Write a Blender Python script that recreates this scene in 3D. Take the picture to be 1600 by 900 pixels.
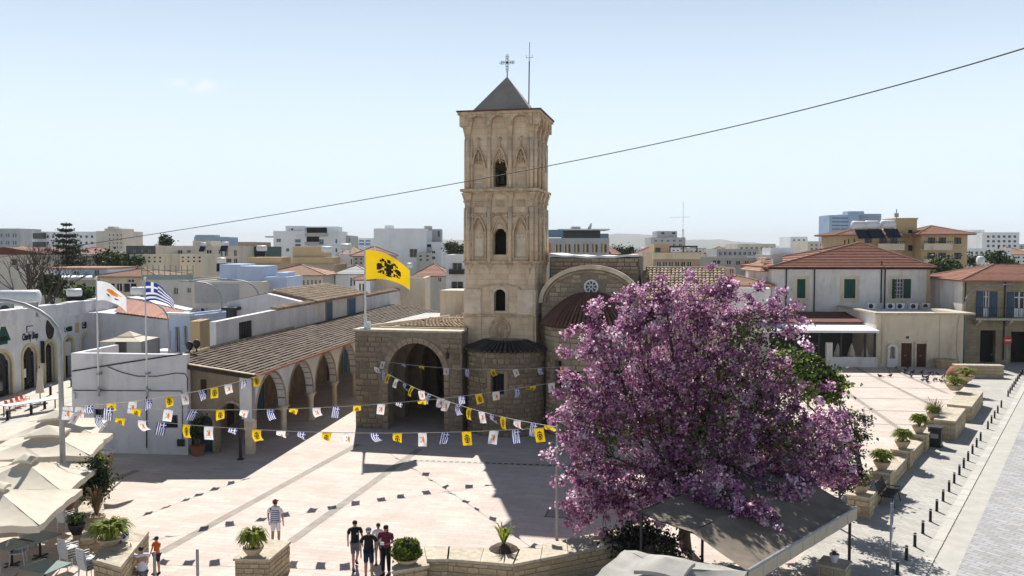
import bpy, bmesh, math, random
import numpy as np
from mathutils import Vector, Matrix
random.seed(7)
for o in list(bpy.data.objects): bpy.data.objects.remove(o)
S = bpy.context.scene
C = S.collection
R = math.radians
# ------------------------------------------------------------------ camera
F, H = 1300.0, 11.0
PITCH = math.atan(60/1300)
cam = bpy.data.objects.new('camera', bpy.data.cameras.new('camera')); C.objects.link(cam)
cam.location = (0, 0, H); cam.rotation_euler = (R(90)-PITCH, 0, 0)
cam.data.sensor_width = 36; cam.data.lens = 36*F/1600
cam.data.clip_start = .1; cam.data.clip_end = 60000
S.camera = cam
# ------------------------------------------------------------------ sky and sun
SUN_AZ, SUN_EL = R(9), R(45)          # sun stands behind the church, a little to the left
SKY = .047
w = bpy.data.worlds.new('World'); S.world = w; w.use_nodes = True
nt = w.node_tree; nt.nodes.clear()
sky = nt.nodes.new('ShaderNodeTexSky'); sky.sky_type = 'NISHITA'; sky.sun_disc = False
sky.sun_elevation = SUN_EL; sky.sun_rotation = -SUN_AZ
sky.air_density = 1.0; sky.dust_density = 0.6; sky.ozone_density = 1.6
bg = nt.nodes.new('ShaderNodeBackground'); bg.inputs['Strength'].default_value = SKY
out = nt.nodes.new('ShaderNodeOutputWorld')
# pale haze thickens the sky towards the horizon, all the way round
tcw = nt.nodes.new('ShaderNodeTexCoord'); sxyz = nt.nodes.new('ShaderNodeSeparateXYZ'); nt.links.new(tcw.outputs['Generated'], sxyz.inputs[0])
mrw = nt.nodes.new('ShaderNodeMapRange'); mrw.interpolation_type = 'SMOOTHSTEP'
mrw.inputs['From Min'].default_value = .10; mrw.inputs['From Max'].default_value = .5; mrw.inputs['To Min'].default_value = 1; mrw.inputs['To Max'].default_value = 0
nt.links.new(sxyz.outputs[2], mrw.inputs['Value'])
rw_ = nt.nodes.new('ShaderNodeValToRGB'); rw_.color_ramp.elements[0].position = 0; rw_.color_ramp.elements[1].position = .32
rw_.color_ramp.elements[0].color = (.68, .785, .85, 1); rw_.color_ramp.elements[1].color = (.545, .675, .83, 1)
nt.links.new(sxyz.outputs[2], rw_.inputs['Fac'])
sc_ = nt.nodes.new('ShaderNodeVectorMath'); sc_.operation = 'SCALE'; sc_.inputs['Scale'].default_value = .88/SKY
nt.links.new(rw_.outputs['Color'], sc_.inputs[0])
hz = nt.nodes.new('ShaderNodeMix'); hz.data_type = 'RGBA'
nt.links.new(mrw.outputs[0], hz.inputs['Factor']); nt.links.new(sky.outputs[0], hz.inputs[6]); nt.links.new(sc_.outputs[0], hz.inputs[7])
# one thin wisp of cloud high on the left
def wn(t, **k):
    x = nt.nodes.new(t)
    for a_, b_ in k.items(): setattr(x, a_, b_)
    return x
cdir = Vector(((308-800)/F, math.cos(PITCH)+(450-133)/F*math.sin(PITCH), -math.sin(PITCH)+(450-133)/F*math.cos(PITCH))).normalized()
sb_ = wn('ShaderNodeVectorMath', operation='SUBTRACT'); sb_.inputs[1].default_value = cdir; nt.links.new(tcw.outputs['Generated'], sb_.inputs[0])
ml_ = wn('ShaderNodeVectorMath', operation='MULTIPLY'); ml_.inputs[1].default_value = (30, 12, 115); nt.links.new(sb_.outputs[0], ml_.inputs[0])
ln_ = wn('ShaderNodeVectorMath', operation='LENGTH'); nt.links.new(ml_.outputs[0], ln_.inputs[0])
nz_ = wn('ShaderNodeTexNoise'); nz_.inputs['Scale'].default_value = 55; nz_.inputs['Detail'].default_value = 6; nt.links.new(tcw.outputs['Generated'], nz_.inputs['Vector'])
fo_ = wn('ShaderNodeMapRange', interpolation_type='SMOOTHSTEP'); fo_.inputs['From Min'].default_value = 1.25; fo_.inputs['From Max'].default_value = 0; nt.links.new(ln_.outputs['Value'], fo_.inputs['Value'])
no_ = wn('ShaderNodeMapRange'); no_.inputs['From Min'].default_value = .35; no_.inputs['From Max'].default_value = .62; no_.inputs['To Max'].default_value = .75; nt.links.new(nz_.outputs['Fac'], no_.inputs['Value'])
mu_ = wn('ShaderNodeMath', operation='MULTIPLY'); nt.links.new(fo_.outputs[0], mu_.inputs[0]); nt.links.new(no_.outputs[0], mu_.inputs[1])
cm_ = wn('ShaderNodeMix', data_type='RGBA'); cm_.inputs[7].default_value = (.64/SKY, .67/SKY, .70/SKY, 1); nt.links.new(mu_.outputs[0], cm_.inputs['Factor']); nt.links.new(hz.outputs[2], cm_.inputs[6])
nt.links.new(cm_.outputs[2], bg.inputs[0]); nt.links.new(bg.outputs[0], out.inputs[0])
sl = bpy.data.lights.new('sun', 'SUN'); sl.energy = 5.0; sl.angle = R(.53); sl.color = (1, .96, .90)
so = bpy.data.objects.new('sun', sl); C.objects.link(so)
so.rotation_euler = Vector((math.sin(SUN_AZ)*math.cos(SUN_EL), -math.cos(SUN_AZ)*math.cos(SUN_EL), -math.sin(SUN_EL))).to_track_quat('-Z', 'Y').to_euler()
S.view_settings.view_transform = 'Standard'; S.view_settings.look = 'None'
S.view_settings.exposure = 0.61; S.view_settings.gamma = 1
S.render.resolution_x, S.render.resolution_y = 1024, 576

# ------------------------------------------------------------------ measuring the photograph
def ray(px, py):
    a, b = (px-800)/F, (450-py)/F
    c, s = math.cos(PITCH), math.sin(PITCH)
    return Vector((a, c + b*s, -s + b*c))
def G(px, py, z=0.0):
    r = ray(px, py); t = (z-H)/r.z
    return Vector((r.x*t, r.y*t, z))
def V(px, py, D):
    r = ray(px, py); t = D/r.y
    return Vector((r.x*t, D, H + r.z*t))
class Frame:
    """a local frame standing on the ground: x along a facade, y away from the viewer"""
    def __init__(s, o, deg):
        s.o = Vector((o[0], o[1], 0)); s.a = R(deg)
        s.ex = Vector((math.cos(s.a), math.sin(s.a), 0)); s.ey = Vector((-math.sin(s.a), math.cos(s.a), 0))
    def uv(s, px, py, ly=0.0):
        r = ray(px, py); p0 = s.o + s.ey*ly; c = Vector((0, 0, H))
        t = (p0-c).dot(s.ey)/r.dot(s.ey); q = c + r*t
        return (q-s.o).dot(s.ex), q.z
    def rect(s, x0, y0, x1, y1, ly=0.0):
        a = s.uv(x0, y0, ly); b = s.uv(x1, y1, ly)
        return min(a[0], b[0]), max(a[0], b[0]), min(a[1], b[1]), max(a[1], b[1])
    def loc(s, p):
        d = Vector(p)-s.o; return Vector((d.dot(s.ex), d.dot(s.ey), p[2]))
    def world(s, x, y, z): return s.o + s.ex*x + s.ey*y + Vector((0, 0, z))

# ------------------------------------------------------------------ materials
MATS = {}
def lin(c):
    return tuple((v/12.92 if v <= .04045 else ((v+.055)/1.055)**2.4) for v in c)
def mat(name, c1, c2=None, scale=1.5, rough=.85, bump=0.0, bscale=12, rnd=0.0, metal=0.0, brick=None, stain=None,
        trans=0.0, spec=.3, wave=None, coat=0.0, detail=6):
    """procedural surface: two tones mixed by noise, optional masonry joints, optional streaky stains, random tint per piece"""
    if name in MATS: return MATS[name]
    m = bpy.data.materials.new(name); m.use_nodes = True; MATS[name] = m
    n = m.node_tree.nodes; L = m.node_tree.links
    b = n['Principled BSDF']; b.inputs['Roughness'].default_value = rough; b.inputs['Metallic'].default_value = metal
    b.inputs['Specular IOR Level'].default_value = spec
    if c2 is None: c2 = tuple(v*.82 for v in c1)
    tc = n.new('ShaderNodeTexCoord')
    nz = n.new('ShaderNodeTexNoise'); nz.inputs['Scale'].default_value = scale; nz.inputs['Detail'].default_value = detail
    nz.inputs['Roughness'].default_value = .62
    L.new(tc.outputs['Object'], nz.inputs['Vector'])
    rp = n.new('ShaderNodeValToRGB'); rp.color_ramp.elements[0].position = .34; rp.color_ramp.elements[1].position = .68
    rp.color_ramp.elements[0].color = (*c2, 1); rp.color_ramp.elements[1].color = (*c1, 1)
    L.new(nz.outputs['Fac'], rp.inputs['Fac'])
    col = rp.outputs['Color']; hgt = None
    def mix(kind, fac, a, bb):
        x = n.new('ShaderNodeMix'); x.data_type = 'RGBA'; x.blend_type = kind
        for sock, v in ((x.inputs['Factor'], fac), (x.inputs[6], a), (x.inputs[7], bb)):
            if hasattr(v, 'links') or isinstance(v, bpy.types.NodeSocket): L.new(v, sock)
            else: sock.default_value = v if not isinstance(v, tuple) else (*v, 1)
        return x.outputs[2]
    if brick:                     # (width, height, mortar, contrast, plan?, rotation)
        bw, bh, mo, con, plan, rot = brick
        mp = n.new('ShaderNodeMapping'); mp.inputs['Rotation'].default_value = (0, 0, rot)
        if plan: L.new(tc.outputs['Object'], mp.inputs['Vector'])
        else:
            sp = n.new('ShaderNodeSeparateXYZ'); L.new(tc.outputs['Object'], sp.inputs[0])
            ad = n.new('ShaderNodeMath'); L.new(sp.outputs[0], ad.inputs[0]); L.new(sp.outputs[1], ad.inputs[1])
            cb = n.new('ShaderNodeCombineXYZ'); L.new(ad.outputs[0], cb.inputs[0]); L.new(sp.outputs[2], cb.inputs[1])
            L.new(cb.outputs[0], mp.inputs['Vector'])
        bt = n.new('ShaderNodeTexBrick'); bt.inputs['Scale'].default_value = 1
        bt.inputs['Brick Width'].default_value = bw; bt.inputs['Row Height'].default_value = bh; bt.inputs['Mortar Size'].default_value = mo
        bt.inputs['Mortar Smooth'].default_value = .2; bt.inputs['Bias'].default_value = 0
        bt.inputs['Color1'].default_value = (1, 1, 1, 1); g = 1-con; bt.inputs['Color2'].default_value = (g, g*.985, g*.96, 1)
        k = max(0, 1-con*1.6); bt.inputs['Mortar'].default_value = (k, k*.97, k*.93, 1)
        L.new(mp.outputs[0], bt.inputs['Vector'])
        col = mix('MULTIPLY', 1.0, col, bt.outputs['Color'])
        hgt = bt.outputs['Fac']
    if stain:                     # (colour, amount, scale)
        sc, am, ss = stain
        mp2 = n.new('ShaderNodeMapping'); mp2.inputs['Scale'].default_value = (ss, ss, ss*.28)
        L.new(tc.outputs['Object'], mp2.inputs['Vector'])
        n2 = n.new('ShaderNodeTexNoise'); n2.inputs['Scale'].default_value = 1; n2.inputs['Detail'].default_value = 8; n2.inputs['Roughness'].default_value = .7
        L.new(mp2.outputs[0], n2.inputs['Vector'])
        r2 = n.new('ShaderNodeValToRGB'); r2.color_ramp.elements[0].position = .5; r2.color_ramp.elements[1].position = .72
        r2.color_ramp.elements[0].color = (0, 0, 0, 1); r2.color_ramp.elements[1].color = (am, am, am, 1)
        L.new(n2.outputs['Fac'], r2.inputs['Fac'])
        col = mix('MIX', r2.outputs['Color'], col, sc)
    if rnd:
        oi = n.new('ShaderNodeObjectInfo'); ge = n.new('ShaderNodeNewGeometry')
        ad = n.new('ShaderNodeMath'); ad.operation = 'ADD'
        L.new(oi.outputs['Random'], ad.inputs[0]); L.new(ge.outputs['Random Per Island'], ad.inputs[1])
        fr = n.new('ShaderNodeMath'); fr.operation = 'FRACT'; L.new(ad.outputs[0], fr.inputs[0])
        mr = n.new('ShaderNodeMapRange'); mr.inputs['To Min'].default_value = 1-rnd; mr.inputs['To Max'].default_value = 1+rnd*.6
        L.new(fr.outputs[0], mr.inputs['Value'])
        cv = n.new('ShaderNodeCombineColor')
        for i in range(3): L.new(mr.outputs[0], cv.inputs[i])
        col = mix('MULTIPLY', 1.0, col, cv.outputs[0])
    L.new(col, b.inputs['Base Color'])
    if bump:
        nb = n.new('ShaderNodeTexNoise'); nb.inputs['Scale'].default_value = bscale; nb.inputs['Detail'].default_value = 5
        L.new(tc.outputs['Object'], nb.inputs['Vector'])
        bp = n.new('ShaderNodeBump'); bp.inputs['Strength'].default_value = bump; bp.inputs['Distance'].default_value = .03
        L.new(nb.outputs['Fac'], bp.inputs['Height']); nrm = bp
        if hgt is not None:
            b2 = n.new('ShaderNodeBump'); b2.invert = True; b2.inputs['Strength'].default_value = .5; b2.inputs['Distance'].default_value = .015
            L.new(hgt, b2.inputs['Height']); L.new(bp.outputs[0], b2.inputs['Normal']); nrm = b2
        L.new(nrm.outputs[0], b.inputs['Normal'])
    if coat: b.inputs['Coat Weight'].default_value = coat
    if trans:
        tr = n.new('ShaderNodeBsdfTranslucent'); L.new(col, tr.inputs['Color'])
        ms = n.new('ShaderNodeMixShader'); ms.inputs[0].default_value = trans
        L.new(b.outputs[0], ms.inputs[1]); L.new(tr.outputs[0], ms.inputs[2])
        L.new(ms.outputs[0], n['Material Output'].inputs['Surface'])
    return m

M = {}
def mk(key, *a, **k): M[key] = mat(key, *a, **k)
mk('tower_stone', (.76, .615, .445), (.58, .455, .315), scale=.9, bump=.5, bscale=9, brick=(.8, .34, .012, .13, False, 0), stain=((.24, .18, .125), .5, .9), detail=9)
mk('tower_pale', (.72, .62, .48), (.54, .44, .32), scale=1.6, bump=.5, bscale=9, rnd=.12, stain=((.3, .24, .17), .4, 1.2))
mk('tower_carve', (.64, .50, .345), (.36, .27, .175), scale=3.5, bump=.8, bscale=16, stain=((.2, .15, .10), .5, 1.6))
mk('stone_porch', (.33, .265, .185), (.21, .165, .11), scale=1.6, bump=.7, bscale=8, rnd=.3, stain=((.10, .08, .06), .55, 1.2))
mk('stone_trim', (.40, .32, .22), (.28, .215, .145), scale=1.8, bump=.5, bscale=8, rnd=.18, stain=((.12, .10, .075), .45, 1.2))
mk('mortar', (.30, .25, .185), (.19, .155, .11), scale=3, bump=.7, bscale=18)
mk('stone_church', (.44, .36, .26), (.32, .255, .18), scale=1.5, bump=.6, bscale=8, rnd=.26, stain=((.12, .10, .075), .45, 1.0))
mk('planter_stone', (.54, .43, .28), (.39, .305, .19), scale=2.5, bump=.7, bscale=14, rnd=.22, stain=((.2, .17, .12), .4, 2))
mk('planter_cap', (.60, .525, .41), (.43, .37, .28), scale=5, bump=.5, bscale=25, rnd=.1, stain=((.24, .21, .165), .55, 2.2), detail=10)
mk('white_plaster', (.73, .72, .72), (.60, .59, .595), scale=.7, bump=.25, bscale=10, stain=((.42, .40, .39), .7, .7), detail=9)
mk('lilac_shade_plaster', (.67, .66, .68), (.56, .55, .575), scale=.5, bump=.25, bscale=10, stain=((.36, .345, .35), .7, .55), detail=9)  # lilac for the end house; elsewhere white plaster with shade in its colour
mk('house_plaster', (.74, .72, .68), (.63, .60, .555), scale=.8, bump=.25, bscale=10, stain=((.42, .34, .26), .75, .6), detail=9)
mk('cream_plaster', (.70, .61, .47), (.60, .51, .38), scale=.7, bump=.25, bscale=10, stain=((.38, .30, .22), .7, .6), detail=9)
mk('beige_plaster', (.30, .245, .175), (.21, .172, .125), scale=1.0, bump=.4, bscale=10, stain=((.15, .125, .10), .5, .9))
mk('blue_plaster', (.50, .59, .74), (.43, .51, .66), scale=.6, bump=.2, stain=((.34, .36, .42), .4, .8))
mk('tan_wall', (.56, .42, .25), (.48, .35, .20), scale=.5, bump=.1, stain=((.33, .25, .16), .35, .4))
mk('shell_stone', (.40, .325, .21), (.29, .23, .15), scale=.8, bump=.4, brick=(.7, .32, .015, .18, False, 0), stain=((.15, .12, .09), .5, .8))
mk('apt_white', (.83, .84, .85), (.73, .745, .76), scale=.3, stain=((.48, .48, .48), .4, .4))
mk('apt_grey', (.46, .465, .47), (.38, .385, .39), scale=.3, stain=((.26, .26, .26), .4, .4))
mk('apt_beige', (.68, .62, .52), (.58, .52, .43), scale=.3, stain=((.36, .31, .25), .4, .4))
mk('apt_brown', (.44, .34, .23), (.36, .27, .18), scale=.3, stain=((.26, .2, .14), .4, .4))
mk('apt_dark', (.10, .115, .11), (.075, .085, .085), scale=.3)
mk('apt_blue', (.36, .47, .62), (.30, .40, .55), scale=.3)
mk('concrete', (.50, .49, .465), (.40, .39, .365), scale=.8, bump=.3, stain=((.22, .21, .2), .5, .7))
mk('flat_roof', (.46, .45, .43), (.36, .35, .34), scale=.6, bump=.2, stain=((.24, .23, .22), .5, .5))
mk('roof_white', (.78, .79, .80), (.68, .69, .70), scale=.8)
mk('terracotta', (.37, .165, .11), (.25, .11, .075), scale=2.2, bump=.4, bscale=20, rnd=.2, stain=((.20, .12, .08), .4, 1.2))
mk('terracotta_pale', (.42, .235, .155), (.30, .165, .11), scale=1.5, bump=.4, bscale=20, rnd=.15, stain=((.26, .15, .10), .4, .8))
mk('tile_brown', (.135, .094, .062), (.07, .05, .035), scale=2.4, bump=.5, bscale=16, rnd=.28, stain=((.30, .22, .14), .35, 1.8))
mk('tile_old', (.44, .33, .22), (.27, .195, .13), scale=3, bump=.5, bscale=16, rnd=.35, stain=((.16, .12, .09), .5, 2))
mk('tile_black', (.085, .072, .064), (.05, .043, .04), scale=3, bump=.4, bscale=16, rnd=.3)
mk('tile_maroon', (.185, .095, .07), (.11, .062, .048), scale=3, bump=.4, bscale=16, rnd=.3)
mk('roof_red_dark', (.17, .06, .045), (.12, .043, .034), scale=1, bump=.2)
mk('roof_grey_render', (.33, .29, .25), (.27, .24, .205), scale=.9, bump=.2, bscale=14, stain=((.15, .14, .125), .4, .9))
mk('wood_dark', (.055, .038, .028), (.035, .024, .018), scale=4, bump=.3, bscale=20)
mk('wood_brown', (.10, .045, .03), (.07, .032, .022), scale=4, bump=.2, bscale=20)
mk('shutter_green', (.012, .075, .055), (.009, .055, .04), scale=4, rough=.6)
mk('shutter_blue', (.055, .095, .14), (.04, .07, .11), scale=4, rough=.6)
mk('door_blue', (.03, .13, .23), (.022, .10, .18), scale=4, rough=.6)
mk('dark_metal', (.022, .022, .024), (.016, .016, .018), scale=4, rough=.5, spec=.4)
mk('grey_metal', (.34, .35, .36), (.27, .28, .29), scale=4, rough=.5, metal=.3)
mk('white_metal', (.70, .71, .72), (.62, .63, .64), scale=3, rough=.45)
mk('glass', (.018, .022, .03), (.012, .016, .022), scale=1, rough=.12, spec=.5)
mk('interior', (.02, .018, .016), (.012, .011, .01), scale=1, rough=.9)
mk('glass_blue', (.10, .19, .28), (.07, .14, .22), scale=.4, rough=.15, spec=.5)
mk('bronze', (.05, .07, .055), (.035, .048, .04), scale=6, rough=.5, metal=.6)
mk('canvas', (.68, .62, .505), (.59, .53, .43), scale=1.2, rough=.9, trans=.12, stain=((.42, .39, .33), .35, 1.6), bump=.15, bscale=6)
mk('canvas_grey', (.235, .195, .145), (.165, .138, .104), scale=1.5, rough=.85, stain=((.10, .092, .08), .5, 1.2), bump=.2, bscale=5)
mk('valance', (.60, .53, .41), (.52, .455, .345), scale=2, rough=.9, trans=.1)
mk('sheet_white', (.40, .385, .35), (.28, .27, .245), scale=2, rough=.8, stain=((.3, .29, .26), .5, 2))
mk('flag_white', (.82, .82, .84), (.78, .78, .80), scale=3, rough=.8, trans=.3)
mk('flag_blue', (.03, .055, .30), (.025, .045, .25), scale=3, rough=.8, trans=.25)
mk('flag_yellow', (.86, .58, .01), (.80, .53, .01), scale=3, rough=.8, trans=.3)
mk('flag_orange', (.80, .24, .02), (.75, .22, .02), scale=3, rough=.8, trans=.3)
mk('flag_black', (.03, .025, .01), (.025, .02, .01), scale=3, rough=.8)
mk('flag_green', (.06, .12, .04), (.05, .1, .03), scale=3, rough=.8)
mk('cable', (.035, .033, .03), rough=.7)
mk('string', (.5, .48, .42), rough=.9)
mk('bark', (.085, .065, .05), (.05, .04, .03), scale=8, bump=.8, bscale=30)
mk('blossom', (.69, .385, .56), (.49, .23, .40), scale=.9, rough=.8, rnd=.45, trans=.5, detail=2)
mk('blossom_pale', (.92, .78, .85), (.82, .60, .73), scale=.9, rough=.8, rnd=.2, trans=.5, detail=2)
mk('blossom_deep', (.36, .13, .29), (.22, .07, .18), scale=.9, rough=.8, rnd=.5, trans=.45, detail=2)
mk('leaf', (.115, .17, .034), (.065, .105, .022), scale=.6, rough=.6, rnd=.5, trans=.3, detail=2)
mk('leaf_dark', (.030, .052, .022), (.02, .036, .016), scale=.6, rough=.6, rnd=.5, trans=.15, detail=2)
mk('leaf_fern', (.32, .37, .05), (.20, .25, .035), scale=1.2, rough=.6, rnd=.4, trans=.55, detail=2)
mk('leaf_dry', (.22, .15, .07), (.16, .10, .05), scale=1.2, rough=.7, rnd=.4, trans=.2, detail=2)
mk('pot_terracotta', (.30, .12, .065), (.22, .085, .05), scale=5, bump=.3)
mk('pot_stone', (.46, .37, .25), (.36, .28, .19), scale=5, bump=.3, stain=((.22, .17, .12), .5, 3))
mk('soil', (.10, .06, .04), (.06, .038, .026), scale=9, bump=.8, bscale=20)
mk('chair_grey', (.64, .65, .66), (.57, .58, .59), scale=3, rough=.5)
mk('table_teal', (.20, .27, .26), (.17, .23, .22), scale=3, rough=.4)
mk('chair_red', (.55, .08, .02), (.48, .065, .018), scale=3, rough=.5)
mk('black_ink', (.012, .012, .014), rough=.7)
mk('sign_red', (.5, .03, .03), rough=.5)
mk('sign_blue', (.02, .13, .42), rough=.5)
mk('sign_purple', (.10, .07, .30), rough=.5)
mk('surround_yellow', (.62, .52, .27), (.54, .45, .23), scale=2, bump=.2)
mk('skin', (.42, .24, .165), rough=.55, scale=6)
mk('hair_dark', (.02, .014, .011), (.012, .009, .008), scale=20, rough=.6)
mk('cloth_black', (.014, .014, .017), (.010, .010, .012), scale=8, rough=.9)
mk('cloth_navy', (.02, .028, .07), (.015, .02, .05), scale=8, rough=.9)
mk('cloth_white', (.74, .73, .74), (.66, .65, .66), scale=8, rough=.9)
mk('cloth_maroon', (.17, .03, .06), (.12, .02, .045), scale=8, rough=.9)
mk('cloth_orange', (.78, .15, .02), (.68, .12, .02), scale=8, rough=.9)
mk('cloth_grey', (.16, .17, .20), (.12, .13, .15), scale=8, rough=.9)
mk('cloth_khaki', (.60, .55, .50), (.52, .47, .42), scale=8, rough=.9)
mk('cap_red', (.35, .05, .05), rough=.9, scale=8)
mk('pigeon', (.10, .105, .12), (.05, .052, .06), scale=8, rough=.7, rnd=.4)
mk('hill', (.10, .11, .07), (.075, .085, .055), scale=.002, rough=1)
# ground surfaces
mk('plaza_paving', (.64, .565, .50), (.56, .465, .415), scale=.55, bump=.3, bscale=20, brick=(.95, .30, .015, .13, True, R(12)), stain=((.42, .355, .30), .6, .3), detail=9)
mk('plaza_band', (.36, .325, .28), (.295, .265, .225), scale=1.5, bump=.3, brick=(.5, .5, .012, .12, True, R(0)))
mk('pavement_stone', (.51, .495, .455), (.43, .415, .38), scale=.8, bump=.35, bscale=16, brick=(.42, .21, .014, .18, True, R(55)), stain=((.33, .31, .27), .5, .5))
mk('street_setts', (.44, .445, .45), (.36, .365, .37), scale=.5, bump=.45, bscale=14, brick=(.55, .26, .022, .24, True, R(55)), stain=((.30, .295, .285), .5, .3))
mk('kerb_stone', (.52, .50, .45), (.44, .42, .375), scale=1.5, bump=.3, rnd=.12)
mk('side_street', (.58, .545, .47), (.50, .465, .40), scale=.5, bump=.3, brick=(.6, .3, .012, .12, True, R(0)), stain=((.42, .39, .33), .4, .4))
mk('town_ground', (.33, .31, .27), (.26, .24, .20), scale=.06, bump=.2)
# ------------------------------------------------------------------ building blocks
class MB:
    def __init__(s): s.v = []; s.f = []; s.mi = []; s.m = None; s.cur = 0; s.smooth = False
    def vert(s, p):
        p = Vector(p)
        if s.m is not None: p = s.m @ p
        s.v.append(p); return len(s.v)-1
    def poly(s, pts):
        s.f.append([s.vert(p) for p in pts]); s.mi.append(s.cur)
    def box(s, x0, x1, y0, y1, z0, z1):
        i = [s.vert(p) for p in ((x0,y0,z0),(x1,y0,z0),(x1,y1,z0),(x0,y1,z0),(x0,y0,z1),(x1,y0,z1),(x1,y1,z1),(x0,y1,z1))]
        for f in ((0,3,2,1),(4,5,6,7),(0,1,5,4),(1,2,6,5),(2,3,7,6),(3,0,4,7)):
            s.f.append([i[k] for k in f]); s.mi.append(s.cur)
        return s
    def hexa(s, b, t):              # four bottom points, four top points
        i = [s.vert(p) for p in list(b)+list(t)]
        for f in ((0,3,2,1),(4,5,6,7),(0,1,5,4),(1,2,6,5),(2,3,7,6),(3,0,4,7)):
            s.f.append([i[k] for k in f]); s.mi.append(s.cur)
        return s
    def prism(s, pts, z0, z1, axis='z'):
        n = len(pts)
        def P(p, h): return (p[0], p[1], h) if axis == 'z' else ((p[0], h, p[1]) if axis == 'y' else (h, p[0], p[1]))
        a = [s.vert(P(p, z0)) for p in pts]; b = [s.vert(P(p, z1)) for p in pts]
        s.f.append(a[::-1]); s.f.append(b); s.mi += [s.cur]*2
        for k in range(n):
            s.f.append([a[k], a[(k+1) % n], b[(k+1) % n], b[k]]); s.mi.append(s.cur)
        return s
    def tube(s, path, r, n=6, caps=True):
        path = [Vector(p) for p in path]; rings = []
        for k, p in enumerate(path):
            d = (path[min(k+1, len(path)-1)]-path[max(k-1, 0)])
            d = d.normalized() if d.length > 1e-9 else Vector((0, 0, 1))
            u = d.cross(Vector((0, 0, 1)) if abs(d.z) < .95 else Vector((1, 0, 0))).normalized(); v = d.cross(u)
            rr = r[k] if isinstance(r, (list, tuple)) else r
            rings.append([s.vert(p + (u*math.cos(2*math.pi*j/n) + v*math.sin(2*math.pi*j/n))*rr) for j in range(n)])
        for a, b in zip(rings, rings[1:]):
            for j in range(n):
                s.f.append([a[j], a[(j+1) % n], b[(j+1) % n], b[j]]); s.mi.append(s.cur)
        if caps:
            s.f.append(rings[0][::-1]); s.f.append(rings[-1]); s.mi += [s.cur]*2
        return s
    def lathe(s, prof, c=(0,0,0), n=16, a0=0, a1=2*math.pi):
        full = abs(a1-a0-2*math.pi) < 1e-6; m = n if full else n+1; rings = []
        for r, z in prof:
            rings.append([s.vert((c[0]+r*math.cos(a0+(a1-a0)*j/n), c[1]+r*math.sin(a0+(a1-a0)*j/n), c[2]+z)) for j in range(m)])
        for a, b in zip(rings, rings[1:]):
            for j in range(n):
                s.f.append([a[j], a[(j+1) % m], b[(j+1) % m], b[j]]); s.mi.append(s.cur)
        return s
    def ball(s, c, r, n=8, sq=(1,1,1)):
        prof = [(math.sin(math.pi*k/n)*1.0, -math.cos(math.pi*k/n)) for k in range(n+1)]
        rings = []
        for pr, pz in prof:
            rings.append([s.vert((c[0]+r*sq[0]*pr*math.cos(2*math.pi*j/n), c[1]+r*sq[1]*pr*math.sin(2*math.pi*j/n), c[2]+r*sq[2]*pz)) for j in range(n)])
        for a, b in zip(rings, rings[1:]):
            for j in range(n):
                s.f.append([a[j], a[(j+1) % n], b[(j+1) % n], b[j]]); s.mi.append(s.cur)
        return s
    def wall(s, x0, x1, z0, z1, y0, y1, ops=(), top=None, nt=0):
        """upright wall slab with real openings. op = (x0, x1, z0, zspring, ztop, kind)"""
        def otop(o, x):
            if o[5] == 'rect': return o[4]
            c = (o[0]+o[1])/2; h = (o[1]-o[0])/2; t = min(1, abs(x-c)/h)
            if o[5] == 'arch': return o[3]+(o[4]-o[3])*math.sqrt(max(0, 1-t*t))
            return o[3]+(o[4]-o[3])*(1-t**1.7)            # pointed
        zt = top if top else (lambda x: z1)
        xs = {x0, x1}
        for o in ops:
            if o[5] == 'rect': xs |= {o[0], o[1]}
            else:
                c = (o[0]+o[1])/2; h = (o[1]-o[0])/2
                xs |= {c-h*math.cos(math.pi*k/14) for k in range(15)} if o[5] == 'arch' else {o[0]+2*h*k/12 for k in range(13)}
        if nt: xs |= {x0+(x1-x0)*k/nt for k in range(nt+1)}
        xs = sorted(x for x in xs if x0-1e-6 <= x <= x1+1e-6)
        xs = [x for k, x in enumerate(xs) if k == 0 or x-xs[k-1] > 1e-5]
        for a, b in zip(xs, xs[1:]):
            mid = (a+b)/2; cur = (z0, z0)
            def piece(lo, hi):
                if hi[0]-lo[0] < 1e-6 and hi[1]-lo[1] < 1e-6: return
                s.poly(((a,y0,lo[0]),(b,y0,lo[1]),(b,y0,hi[1]),(a,y0,hi[0])))
                s.poly(((b,y1,lo[1]),(a,y1,lo[0]),(a,y1,hi[0]),(b,y1,hi[1])))
                s.poly(((a,y0,hi[0]),(b,y0,hi[1]),(b,y1,hi[1]),(a,y1,hi[0])))
                s.poly(((a,y1,lo[0]),(b,y1,lo[1]),(b,y0,lo[1]),(a,y0,lo[0])))
            for o in sorted((o for o in ops if o[0]-1e-6 < mid < o[1]+1e-6), key=lambda o: o[2]):
                if o[2] > cur[0]+1e-6: piece(cur, (o[2], o[2]))
                cur = (otop(o, a), otop(o, b))
            piece(cur, (zt(a), zt(b)))
        for o in ops:
            for x, sg in ((o[0], 1), (o[1], -1)):
                h = otop(o, x)
                if h-o[2] > 1e-4:
                    q = ((x,y0,o[2]),(x,y1,o[2]),(x,y1,h),(x,y0,h)); s.poly(q if sg > 0 else q[::-1])
        for x, sg in ((x0, 1), (x1, -1)):
            q = ((x,y1,z0),(x,y0,z0),(x,y0,zt(x)),(x,y1,zt(x)))
            s.poly(q if sg > 0 else q[::-1])
        return s
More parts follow.
